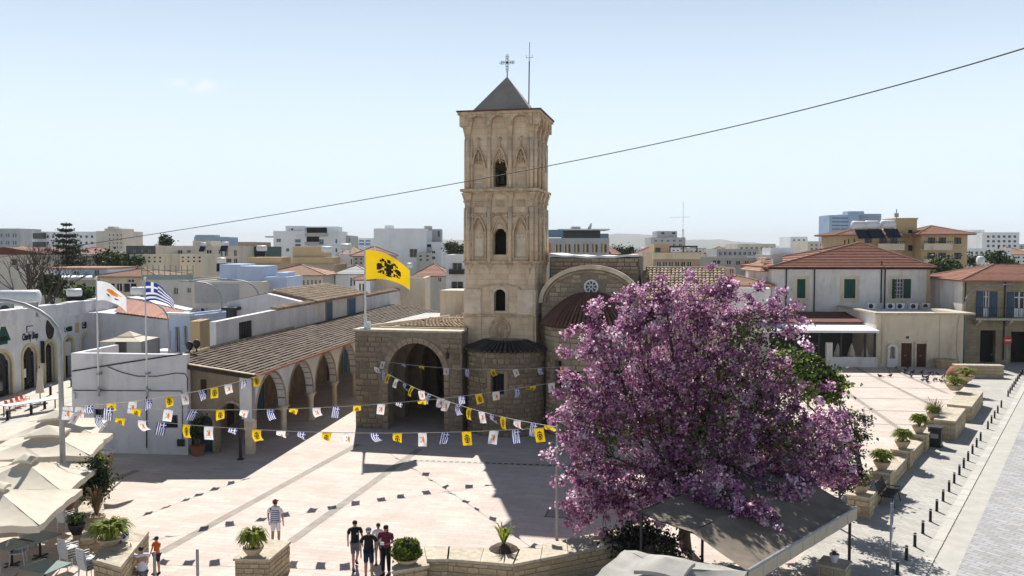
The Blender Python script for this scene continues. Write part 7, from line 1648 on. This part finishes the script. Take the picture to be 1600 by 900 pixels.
sk_ = V(995, 845, 28.6); tree('dark_shrub', 'dark shaded shrub in front of the blossom tree trunk beside the wall', (sk_.x, 28.6, 0), [(V(a, b, 28.6), .55) for a, b in ((985, 850), (1005, 838), (1025, 855), (965, 858), (1045, 862), (1000, 866))], ['leaf_dark', 'leaf', 'blossom_deep'], [.75, .1, .15], .14, 150, 30, .2, 43, .08)
def umbrella(c, half, ze_, zp_, rz, label, capw=.34, sag=.14, m='canvas', val=.22, seed=0, tilt=0):
    rr = random.Random(seed); t = thing('parasol', label, 'parasol', loc=(c[0], c[1], 0), rz=R(rz))
    mb = MB(); n = 10; ro = half
    def P(k, u, v):                      # side k, u across -1..1, v 0 apex .. 1 edge
        x, y = u*ro*v, -ro*v; ridge = abs(u)
        z = zp_-(zp_-ze_)*v**.92 - sag*math.sin(math.pi*min(1, v*.95))*(1-ridge**2)*.6 + .05*(1-ridge**1.5)*(v**3)*1.5 + .02*math.sin(u*9+k*2+v*3)*v*v + .012*math.sin(u*17+v*11+k)*v
        q = Matrix.Rotation(k*math.pi/2, 4, 'Z') @ Vector((x, y, z)); return q
    for k in range(4):
        g = [[mb.vert(P(k, -1+2*i/n, j/8)) for i in range(n+1)] for j in range(1, 9)]; ap = mb.vert((0, 0, zp_))
        for i in range(n): mb.f.append([ap, g[0][i], g[0][i+1]]); mb.mi.append(0)
        for j in range(7):
            for i in range(n): mb.f.append([g[j][i], g[j+1][i], g[j+1][i+1], g[j][i+1]]); mb.mi.append(0)
    mb.build('canopy', m, t, True)
    if val:
        mb = MB()
        for k in range(4):
            for i in range(n):
                a_, b_ = P(k, -1+2*i/n, 1), P(k, -1+2*(i+1)/n, 1); mb.poly((a_+Vector((0,0,-val)), b_+Vector((0,0,-val)), b_, a_))
        mb.build('valance', m, t)
    mb = MB()
    for k in range(4):
        mb.m = Matrix.Rotation(k*math.pi/2, 4, 'Z'); w_ = half*capw; h0 = zp_-(zp_-ze_)*capw+.16
        for i in range(6):
            u0, u1 = -1+i/3, -1+(i+1)/3; f = lambda u: .07*(1-u*u); mb.poly(((u0*w_, -w_, h0+f(u0)), (u1*w_, -w_, h0+f(u1)), (0, 0, zp_+.28)))
            mb.poly(((u0*w_, -w_, h0-.1+f(u0)), (u1*w_, -w_, h0-.1+f(u1)), (u1*w_, -w_, h0+f(u1)), (u0*w_, -w_, h0+f(u0))))
    mb.m = None; mb.build('vent_cap', m, t)
    one('pole', 'white_metal', t, lambda q: q.tube([(0,0,0),(0,0,zp_+.1)], .035, 8)); one('base', 'concrete', t, lambda q: q.box(-.4,.4,-.4,.4,0,.1))
    for k in range(8):
        a_ = math.pi/4*k; L = half*(1.41 if k % 2 else 1)-.05; e = Matrix.Rotation(a_, 4, 'Z') @ Vector((0, -L, ze_-.03)); one('rib', 'white_metal', t, lambda q: q.tube([(0, 0, zp_-.3), tuple(e-Vector((0, 0, .1)))], .014, 5))
    return t
umbrella((4.0, 21.4), 1.75, 2.3, 2.7, -28, 'pale grey square parasol with vent cap below the awning at the bottom edge', m='sheet_white', capw=.36, seed=1, sag=.34, val=.34)
umbrella((-18.1, 30.6), 2.05, 2.4, 3.15, 10, 'cream parasol with right corner nearest the wall shrub', seed=2, capw=.16); umbrella((-17.05, 27.2), 2.0, 2.4, 3.1, 10, 'nearest cream parasol at the bottom left edge', seed=3, capw=.16)
umbrella((-20.2, 35.9), 2.15, 2.42, 3.1, 14, 'cream parasol with scalloped vent cap behind the street lamp', seed=4); umbrella((-21.7, 39.3), 2.0, 2.45, 3.1, 18, 'farthest cream parasol in front of the white building', seed=5)
umbrella((-21.8, 31.0), 2.0, 2.4, 3.1, 10, 'cream parasol partly cut by the left picture edge', seed=6)
# ================================================================== CAFE tables and chairs
def table(p, rz, label, w_=.8, d_=.8):
    t = thing('cafe_table', label, 'table', loc=p, rz=R(rz)); one('top', 'table_teal', t, lambda m: m.box(-w_, w_, -d_, d_, .72, .75)); one('pedestal', 'dark_metal', t, lambda m: (m.tube([(0,0,.04),(0,0,.72)], .04, 8), m.box(-.3,.3,-.04,.04,0,.04), m.box(-.04,.04,-.3,.3,0,.04)))
table(G(70, 884, .75)-Vector((0, 0, .75)), -20, 'teal topped cafe table in the bottom left foreground', .62, .5); table(G(62, 838, .75)-Vector((0, 0, .75)), -20, 'teal topped cafe table in the parasol shade', .5, .5); table(G(18, 850, .75)-Vector((0, 0, .75)), -20, 'teal topped cafe table at the left picture edge', .5, .5)
def chair_parts(t, z, m='chair_grey'):
    s = one('seat', m, t, lambda q: q.box(-.22, .22, -.22, .2, z+.43, z+.455))
    one('backrest', m, t, lambda q: (q.hexa([(-.22,.19,z+.46),(.22,.19,z+.46),(.22,.215,z+.46),(-.22,.215,z+.46)], [(-.2,.29,z+.84),(.2,.29,z+.84),(.2,.31,z+.84),(-.2,.31,z+.84)])))
    for x, y in ((-.2, -.2), (.2, -.2), (-.2, .19), (.2, .19)): one('leg', m, t, lambda q: q.tube([(x*1.15, y*1.2, z), (x, y, z+.43)], .014, 5))
    for x in (-.235, .235): one('armrest', m, t, lambda q: q.tube([(x, -.2, z+.43), (x, -.18, z+.64), (x, .24, z+.66)], .014, 5))
def chair_stack(p, rz, n, where):
    for k in range(n):
        t = thing('stacking_chair', ('lowest', 'second lowest', 'middle', 'second highest', 'topmost')[k]+' grey stacking chair in the '+where+' stack by the cafe planter', 'chair', loc=(p.x, p.y, k*.085), rz=R(rz), group='stacked grey cafe chairs'); chair_parts(t, 0)
chair_stack(G(109, 890), 150, 5, 'left'); chair_stack(G(139, 908), 150, 5, 'right')
chair_stack(G(104, 832), 160, 4, 'shaded far')
for k, (px, py) in enumerate(((45, 856), (28, 882))):
    t = thing('cafe_chair', ('grey cafe chair by the shaded teal table', 'grey cafe chair at the left foreground table')[k], 'chair', loc=G(px, py), rz=R(70+40*k)); chair_parts(t, 0)
# red chairs and white table across the side street
tb = thing('street_table', 'long white table beside the orange chairs on the left street', 'table', loc=G(52, 645), rz=R(58))
one('top', 'white_metal', tb, lambda m: m.box(-1.9, 1.9, -.45, .45, .74, .79)); 
for x in (-1.7, 1.7):
    for y in (-.38, .38): one('leg', 'dark_metal', tb, lambda m: m.box(x-.03, x+.03, y-.03, y+.03, 0, .74))
for k, (px, py) in enumerate(((16, 644), (24, 640), (32, 636.5), (39, 633))):
    t = thing('orange_chair', ('nearest', 'second nearest', 'third', 'farthest')[k]+' orange chair beside the long white street table', 'chair', loc=G(px, py), rz=R(148), group='orange chairs by the street table'); chair_parts(t, 0, 'chair_red')
cu = thing('closed_parasol', 'closed beige parasol standing on the left street', 'parasol', loc=G(63, 632)); one('cloth', 'canvas', cu, lambda m: m.lathe([(.06, 2.6), (.16, 2.3), (.2, 1.6), (.26, 1.1), (.3, .85), (.1, .9)], n=8)); one('pole', 'dark_metal', cu, lambda m: m.tube([(0,0,0),(0,0,2.75)], .035)); one('base', 'dark_metal', cu, lambda m: m.box(-.35,.35,-.35,.35,0,.08))
for k, (px, py) in enumerate(((12, 657), (49, 648), (70, 639), (79, 617), (95, 611), (112, 604))): bollard(G(px, py), ord_[k]+' black bollard from the left edge along the side street', 'bollards along the side street', .09, .75)
# slim lamp pole by the foreground wall
c = G(870, 843); t = thing('lamp_pole', 'slim grey pole beside the foreground wall where the flag strings end', 'pole', loc=c); hp = V(870, 660, c.y).z; one('pole', 'grey_metal', t, lambda m: m.tube([(0,0,0),(0,0,hp)], [.06, .045], 8)); one('cap', 'grey_metal', t, lambda m: (m.box(-.3, .3, -.03, .03, hp-.02, hp+.03), m.box(-.36, -.22, -.08, .08, hp-.06, hp+.02)))
for k, (px, pyb, pyt) in enumerate(((309, 905, 858), (242, 905, 862))):
    c = G(px, pyb); t = thing('steel_post', ('lone pale steel post on the foreground plaza', 'pale steel post beside the child in orange')[k], 'post', loc=c); hp2 = V(px, pyt, c.y).z; one('post', 'grey_metal', t, lambda m: m.lathe([(.05, 0), (.05, hp2-.03), (.03, hp2), (0, hp2)], n=10), True); one('collar', 'white_metal', t, lambda m: m.lathe([(.08, 0), (.08, .03), (.05, .04)], n=10))
c = G(376, 718); t = thing('dark_post', 'thin dark post leaning by the near arcade column', 'post', loc=c); one('post', 'dark_metal', t, lambda m: m.tube([(0,0,0),(0,0,2.6)], .09, 8)); one('foot', 'dark_metal', t, lambda m: m.box(-.15,.15,-.15,.15,0,.05))
# ================================================================== BUNTING
FV = {}
def bunting_mesh(design, var):
    if (design, var) in FV: return FV[design, var]
    rr = random.Random(hash((design, var)) % 1000 if False else var*7+len(design)); w_, h_ = .40, .56
    fold = [0, 0, .35, .75, 1.15][var]; ph = rr.uniform(0, 6)
    def surf(u, v):
        x = (u-.5)*w_*(1-.12*fold*v); a = fold*(v**1.2); z = -v*h_*math.cos(a*.9); y = v*h_*math.sin(a*.9)+.035*math.sin(5*u+4*v+ph)*v
        if var == 3: x += .1*v*v; z += .12*u*v
        if var == 4: z += .16*(1-u)*v; x -= .08*v
        return (x, y, z)
    mb = flag_mesh(design, surf, 18, 18 if design == 'greek' else 18, vertical=(design != 'eagle'))
    o = mb.build('flag', FM[design], None, True); FV[design, var] = o.data; bpy.data.objects.remove(o); return FV[design, var]
def bunting(label, p, q, sag, n, seed, start=.03, end=.97, sc=.92):
    rr = random.Random(seed); p, q = Vector(p), Vector(q); t = thing('bunting', label, 'bunting', loc=p); d = q-p
    P = lambda u: d*u+Vector((0, 0, -4*sag*u*(1-u)))
    one('string', 'string', t, lambda m: m.tube([P(k/40) for k in range(41)], .012, 4)); rz = math.atan2(d.y, d.x)
    if abs(rz) > math.pi/2: rz += math.pi
    des = ['cyprus', 'greek', 'eagle']
    for k in range(n):
        u = start+(end-start)*(k+rr.uniform(-.12, .12))/(n-1); D_ = des[k % 3]; var = rr.choice((0, 1, 2, 2, 3, 3, 4, 4))
        o = bpy.data.objects.new('flag', bunting_mesh(D_, var)); C.objects.link(o); o.parent = t; o.location = P(u)+Vector((0, 0, -.01)); o.scale = (sc,)*3
        o.rotation_euler = (rr.uniform(-.85, .15), rr.uniform(-.12, .12)-math.atan2(d.z-4*sag*(1-2*u), d.xy.length)*.8, rz*.55+rr.uniform(-.35, .35))
lp_ = G(100.5, 816); LPt = Vector((lp_.x, lp_.y, 0))
def atz(px, py, x, y): return Vector((x, y, V(px, py, y).z))
pole_t = atz(870, 667, G(870, 843).x, G(870, 843).y)
bunting('lowest flag string sagging from the street lamp to the slim pole', atz(100, 641, LPt.x, LPt.y), pole_t, .52, 21, 2)
e2 = V(905, 590, 44.8); bunting('middle flag string from the street lamp across the plaza to the blossom tree', atz(100, 634, LPt.x, LPt.y), e2, .75, 23, 3)
e1 = AF.world(-.5, -.2, 0); e1 = V(408, 586, e1.y-.1); bunting('upper left flag string from the street lamp to the arcade corner', atz(100, 636, LPt.x, LPt.y), e1, .3, 12, 4)
s4 = V(583, 570, CF.world(CF.uv(583, 570, -.1)[0], -.12, 0).y); bunting('steep flag string from the porch arch down to the slim pole', s4, pole_t, .55, 18, 5, sc=.92)
s5 = V(588, 563, CF.world(CF.uv(588, 563, -.1)[0], -.15, 0).y); e5 = V(888, 572, 46.6); bunting('faint far flag string along the shaded church front', s5, e5, .35, 9, 6, sc=.8)
# overhead cable
cp = [(-150, 423, 52), (0, 401, 47), (120, 386, 44), (400, 339, 37.5), (720, 284, 31), (960, 239, 26.5), (1200, 188, 22), (1400, 135, 18.5), (1600, 73, 15), (1800, 5, 12.5), (2100, -110, 10)]
ca = np.array([tuple(V(a, b, d)) for a, b, d in cp]); cx_ = np.array([a for a, b, d in cp])/1000.0
cf_ = [np.polyfit(cx_, ca[:, q], 4) for q in range(3)]
mb = MB(); mb.tube([tuple(np.polyval(cf_[q], u) for q in range(3)) for u in np.linspace(-.15, 2.0, 60)], .016, 5); tag(mb.build('overhead_cable', 'cable', None, True), 'long dark overhead cable crossing the sky before the bell tower', 'cable')
cp = [(-120, 402, 60), (0, 391, 58), (60, 393, 57), (190, 377, 55.5)]
# ================================================================== PIGEONS
mb = MB(); mb.ball((0, 0, .13), .1, 8, (1.5, .8, .85)); mb.ball((.14, 0, .24), .05, 6); mb.tube([(.08, 0, .17), (.13, 0, .23)], [.06, .04], 6); mb.tube([(.18, 0, .24), (.215, 0, .232)], [.015, .003], 4); mb.hexa([(-.1,-.05,.12),(-.1,.05,.12),(-.27,.04,.08),(-.27,-.04,.08)], [(-.1,-.05,.15),(-.1,.05,.15),(-.27,.04,.1),(-.27,-.04,.1)]); 
for s in (-.03, .03): mb.tube([(.02, s, .07), (.02, s, 0)], .01, 4)
pg = mb.build('pigeon', 'pigeon', None, True); pgm = pg.data; bpy.data.objects.remove(pg); rr = random.Random(12)
PG = [(1375, 590), (1389, 583), (1391, 589), (1404, 581), (1413, 584), (1415, 581), (1424, 590), (1421, 586), (1426, 584), (1440, 584), (1443, 591), (1441, 596), (1448, 596), (1450, 599), (1448, 592), (1457, 587), (1459, 596), (1463, 595), (1472, 592), (1475, 590), (1471, 598), (1477, 599), (1482, 594), (1484, 590), (1455, 585), (1465, 586), (1418, 577), (1400, 577)]
for px, py in PG:
    o = bpy.data.objects.new('pigeon', pgm); C.objects.link(o); o.location = G(px, py); o.rotation_euler = (0, 0, rr.uniform(0, 6.3)); s = rr.uniform(1.0, 1.3); o.scale = (s, s, s); tag(o, 'dark pigeon pecking on the sunny plaza before the cream annex', 'pigeon', 'pigeons on the plaza')

# shaded tables and chairs below the awning
for k, (u, o) in enumerate(((.12, .5), (.22, .75), (.36, .4), (.5, .7), (.66, .5))):
    p = A_.lerp(B_, u)+off2*o; t = thing('awning_chair', ord_[k]+' grey chair from the left in the shade under the awning', 'chair', loc=(p.x, p.y, 0), rz=R(40+70*k), group='chairs under the awning'); chair_parts(t, 0)
for k, u in enumerate((.17, .43)): p = A_.lerp(B_, u)+off2*.6; table(Vector((p.x, p.y, 0)), 40, ('left', 'right')[k]+' dark table in the shade under the awning', .4, .4)

tree('shade_twigs', 'dark twiggy filler added for the deep shade below the left edge of the awning', (5.3, 24.6, 0), [(A_.lerp(B_, u)+off2*o-Vector((0, 0, dz)), .42) for u, o, dz in ((.02, .2, 1.5), (.04, .5, 1.2), (.03, .8, 1.3), (.05, 1.0, 1.8), (.03, .4, 2.0), (.04, .7, 2.1))], ['leaf_dark', 'leaf', 'bark'], [.6, .1, .3], .12, 110, 24, .2, 44, .05)  # foliage added to stand in for deep shade under the canvas
# ================================================================== PEOPLE
def skin_mesh(name, V_, E_, m, parent, root=0, sub=2):
    me = bpy.data.meshes.new(name); me.from_pydata([v[0] for v in V_], E_, []); o = bpy.data.objects.new(name, me); C.objects.link(o)
    md = o.modifiers.new('skin', 'SKIN'); md.use_smooth_shade = True; md.branch_smoothing = .6
    for k, v in enumerate(V_):
        r = v[1]; me.skin_vertices[0].data[k].radius = r if isinstance(r, tuple) else (r, r); me.skin_vertices[0].data[k].use_root = (k == root)
    s = o.modifiers.new('sub', 'SUBSURF'); s.levels = sub; s.render_levels = sub
    dg = bpy.context.evaluated_depsgraph_get(); nm = bpy.data.meshes.new_from_object(o.evaluated_get(dg)); bpy.data.objects.remove(o)
    nm.materials.clear(); nm.materials.append(M[m]); q = bpy.data.objects.new(name, nm); C.objects.link(q); q.parent = parent
    nm.polygons.foreach_set('use_smooth', [True]*len(nm.polygons)); return q
def person(label, loc, rz, h, shirt, bottoms, legs=(0, 0), arms=((0, .1), (0, .1)), long_=False, hair='hair_dark', cap=None, extra=None, crouch=0.0, skirt=False, hairlen=0.0, build=1.0, lean=0.0):
    build *= 1.12
    """front towards -y. legs: swing of (left, right); arms: (swing, elbow bend) each"""
    k = h/1.75; t = thing('person', label, 'person', loc=loc, rz=R(rz)); t.scale = (k, k, k)
    cz = .52*crouch; zp = .95-cz; ln = lean
    Vv = []; E = []
    def add(p, r, prev=None):
        Vv.append((tuple(p), r)); i = len(Vv)-1
        if prev is not None: E.append((prev, i))
        return i
    up = lambda z, y=0: Vector((0, -ln*(z)*.9+y, zp+z))
    pel = add(up(0), (.135*build, .10)); sp = add(up(.2), (.125*build, .09), pel); ch = add(up(.40), (.155*build, .105), sp); nk = add(up(.55), (.055, .055), ch); hd = add(up(.64, -.01), (.075, .085), nk); ht = add(up(.735, -.01), (.07, .08), hd)
    SH = []; TH = []
    for i, s in enumerate((-1, 1)):
        sw = legs[i]
        if crouch: kn = Vector((s*.16, -.36, zp+.06)); an = Vector((s*.14, -.08, .07))
        else: kn = Vector((s*.095, -.43*math.sin(max(sw, -.1))-.02, .5)); an = Vector((s*.095, -.43*math.sin(sw)*1.25+(.12 if sw < -.2 else 0), .08+(.08 if sw < -.2 else 0)))
        hp = add((s*.085, up(-.05).y, zp-.05), (.09*build, .095), pel); k_ = add(kn, .058, hp); cf = add(kn.lerp(an, .35)+Vector((0, .015, 0)), .056, k_); a_ = add(an, .036, cf); add(an+Vector((s*.01, -.15, -.035)), (.042, .03), a_)
        TH.append((hp, k_)); SH.append((kn, an))
    AR = []
    for i, s in enumerate((-1, 1)):
        sw, eb = arms[i]; sh = up(.475)+Vector((s*.18*build, 0, 0)); el = sh+Vector((s*.055, -.27*math.sin(sw)+.02, -.27*math.cos(sw))); wr = el+Vector((-s*.04*eb, -.25*math.sin(sw+eb), -.25*math.cos(sw+eb)))
        hand = wr+(wr-el).normalized()*.08
        a1 = add(sh, .052, ch); a2 = add(el, .038, a1); a3 = add(wr, .027, a2); a4 = add(hand, (.036, .02), a3); dr_ = (wr-el).normalized()
        for f in range(4): add(hand+dr_*(.085 if f in (1, 2) else .065)+Vector((0, (f-1.5)*.02, 0)), .009, a4)
        add(wr+dr_*.07+Vector((-s*.02, -.045, 0)), .010, a3); AR.append((sh, el, wr))
    skin_mesh('body', Vv, E, 'skin', t)
    # shirt
    S_ = [(tuple(up(-.14)), (.16*build, .125)), (tuple(up(.2)), (.15*build, .115)), (tuple(up(.40)), (.18*build, .13)), (tuple(up(.485)), (.15*build, .105)), (tuple(up(.56)), (.075, .07))]; Es = [(0, 1), (1, 2), (2, 3), (3, 4)]
    for sh, el, wr in AR:
        S_.append((tuple(sh+Vector((0, 0, .012))), .082)); Es.append((3, len(S_)-1)); S_.append((tuple(sh.lerp(el, .7)), .07)); Es.append((len(S_)-2, len(S_)-1))
    so_ = skin_mesh('shirt', S_, Es, shirt[0], t)
    if len(shirt) > 1:                       # horizontal stripes or a chest print
        if shirt[1] == 'print': one('print', 'flag_white', so_, lambda m: (m.box(.03, .09, up(.33).y-.14, up(.33).y-.118, up(.31).z, up(.37).z)))
        else:
            for q in range(7): z = -.02+q*.075; p = up(z); one('stripe', shirt[1], so_, lambda m: m.lathe([(1, -.012), (1.015, 0), (1, .012)], n=20)).matrix_local = Matrix.Translation(p) @ Matrix.Diagonal(((.163 if q < 5 else .172)*build, (.124 if q < 5 else .126), 1, 1))
    # shorts or trousers
    B_ = [(tuple(up(.0)), (.15*build, .118))]; Eb = []
    for (hp, k_), (kn, an) in zip(TH, SH):
        hpv = Vector(Vv[hp][0]); B_.append((tuple(hpv), (.105*build, .108))); i = len(B_)-1; Eb.append((0, i)); B_.append((tuple(hpv.lerp(kn, .9) if not long_ else kn), .078)); Eb.append((i, i+1))
        if long_: B_.append((tuple(kn.lerp(an, .95)), .062)); Eb.append((i+1, i+2))
    skin_mesh('trousers' if long_ else 'shorts', B_, Eb, bottoms, t)
    for (kn, an), s in zip(SH, (-1, 1)): one('shoe', 'cloth_black', t, lambda m: m.hexa([(an.x-.045, an.y+.06, an.z-.075), (an.x+.045, an.y+.06, an.z-.075), (an.x+.05, an.y-.2, an.z-.075), (an.x-.05, an.y-.2, an.z-.075)][::-1], [(an.x-.04, an.y+.05, an.z+.02), (an.x+.04, an.y+.05, an.z+.02), (an.x+.04, an.y-.17, an.z-.03), (an.x-.04, an.y-.17, an.z-.03)][::-1]))
    # head features
    hc = up(.665, -.01)
    one('nose', 'skin', t, lambda m: m.ball((hc.x, hc.y-.095, hc.z-.005), .018, 6, (.8, 1, 1.4)))
    for s in (-1, 1): one('ear', 'skin', t, lambda m: m.ball((s*.08, hc.y+.005, hc.z), .022, 6, (.5, 1, 1.4))); one('eye', 'hair_dark', t, lambda m: m.ball((s*.032, hc.y-.082, hc.z+.018), .011, 6))
    one('mouth', 'cloth_maroon', t, lambda m: m.box(-.022, .022, hc.y-.088, hc.y-.078, hc.z-.046, hc.z-.038))
    hm = MB(); hm.ball((0, hc.y+.018, hc.z+.045), .1, 10, (.92, 1.02, .86)); 
    if hairlen: hm.ball((0, hc.y+.05, hc.z-.05), .085, 8, (1, .8, 1.3))
    hm.build('hair', hair, t, True)
    if cap: one('cap', cap, t, lambda m: (m.ball((0, hc.y+.012, hc.z+.065), .104, 10, (.95, 1.03, .75)), m.hexa([(-.07, hc.y-.08, hc.z+.055), (.07, hc.y-.08, hc.z+.055), (.06, hc.y-.19, hc.z+.045), (-.06, hc.y-.19, hc.z+.045)][::-1], [(-.07, hc.y-.08, hc.z+.07), (.07, hc.y-.08, hc.z+.07), (.06, hc.y-.19, hc.z+.055), (-.06, hc.y-.19, hc.z+.055)][::-1])))
    if extra == 'strap': one('bag_strap', 'cloth_black', t, lambda m: m.tube([up(.46)+Vector((.13, .12, 0)), up(.5)+Vector((.14, 0, .03)), up(.38)+Vector((.13, -.14, 0)), up(.05)+Vector((.15, -.13, 0))], .02, 5))
    if extra == 'phone': one('phone', 'cloth_white', t, lambda m: m.box(-.07, .07, up(.2).y-.33, up(.2).y-.3, up(.2).z, up(.2).z+.1))
    return t
def GP(px, D): return ((px-800)/F*D, D, 0)
person('person in striped blue shirt, white shorts and red cap crossing the plaza', GP(425, 30.4), 170, 1.76, ('cloth_white', 'flag_blue'), 'cloth_white', (.15, -.1), ((.1, .1), (.05, .15)), cap='cap_red', extra='strap', build=1.12)
person('young person in black tee and dark shorts striding, left of the group', GP(551, 28.3), 20, 1.68, ('cloth_black', 'print'), 'cloth_grey', (.35, -.35), ((-.25, .2), (.3, .3)), build=.95)
person('person in black tee, cap and navy shorts at the front of the group', GP(572.5, 27.3), 12, 1.76, ('cloth_black',), 'cloth_navy', (-.2, .25), ((.2, .2), (-.1, .2)), cap='cloth_grey', build=1.05)
person('child in white tee half hidden behind the group', GP(588, 28.7), 5, 1.45, ('cloth_white',), 'cloth_grey', (.1, -.1), ((.1, .2), (.1, .2)), build=.9)
person('person in maroon top and long black trousers looking down in the group', GP(600, 27.7), -15, 1.72, ('cloth_maroon',), 'cloth_black', (.05, -.05), ((.35, 1.4), (.35, 1.4)), long_=True, hairlen=1, extra='phone', build=1.05)
person('child in orange tee and dark shorts standing by the steel post', GP(236, 27.8), -25, 1.28, ('cloth_orange',), 'cloth_navy', (.05, -.05), ((.2, .3), (.6, .8)), cap='cloth_navy', build=.95)
person('person in white top crouching beside the cafe planter', GP(213, 27.0), 215, 1.68, ('cloth_white',), 'cloth_grey', (0, 0), ((.9, .5), (1.9, .3)), crouch=1.0, lean=.35)
# ================================================================== HAZE
mb = MB(); mb.box(-7100, 7100, -320, 13150, -1.3, 230)
hzb = mb.build('haze', 'hill', None); hzb.data.materials.clear()
hm_ = bpy.data.materials.new('haze'); hm_.use_nodes = True; hn = hm_.node_tree.nodes; hn.clear()
hv = hn.new('ShaderNodeVolumePrincipled'); ho_ = hn.new('ShaderNodeOutputMaterial'); hv.inputs['Color'].default_value = (.95, .97, 1.0, 1); hv.inputs['Density'].default_value = 1.0e-4; hv.inputs['Anisotropy'].default_value = .0
hm_.node_tree.links.new(hv.outputs[0], ho_.inputs['Volume']); hzb.data.materials.append(hm_); hzb['kind'] = 'stuff'
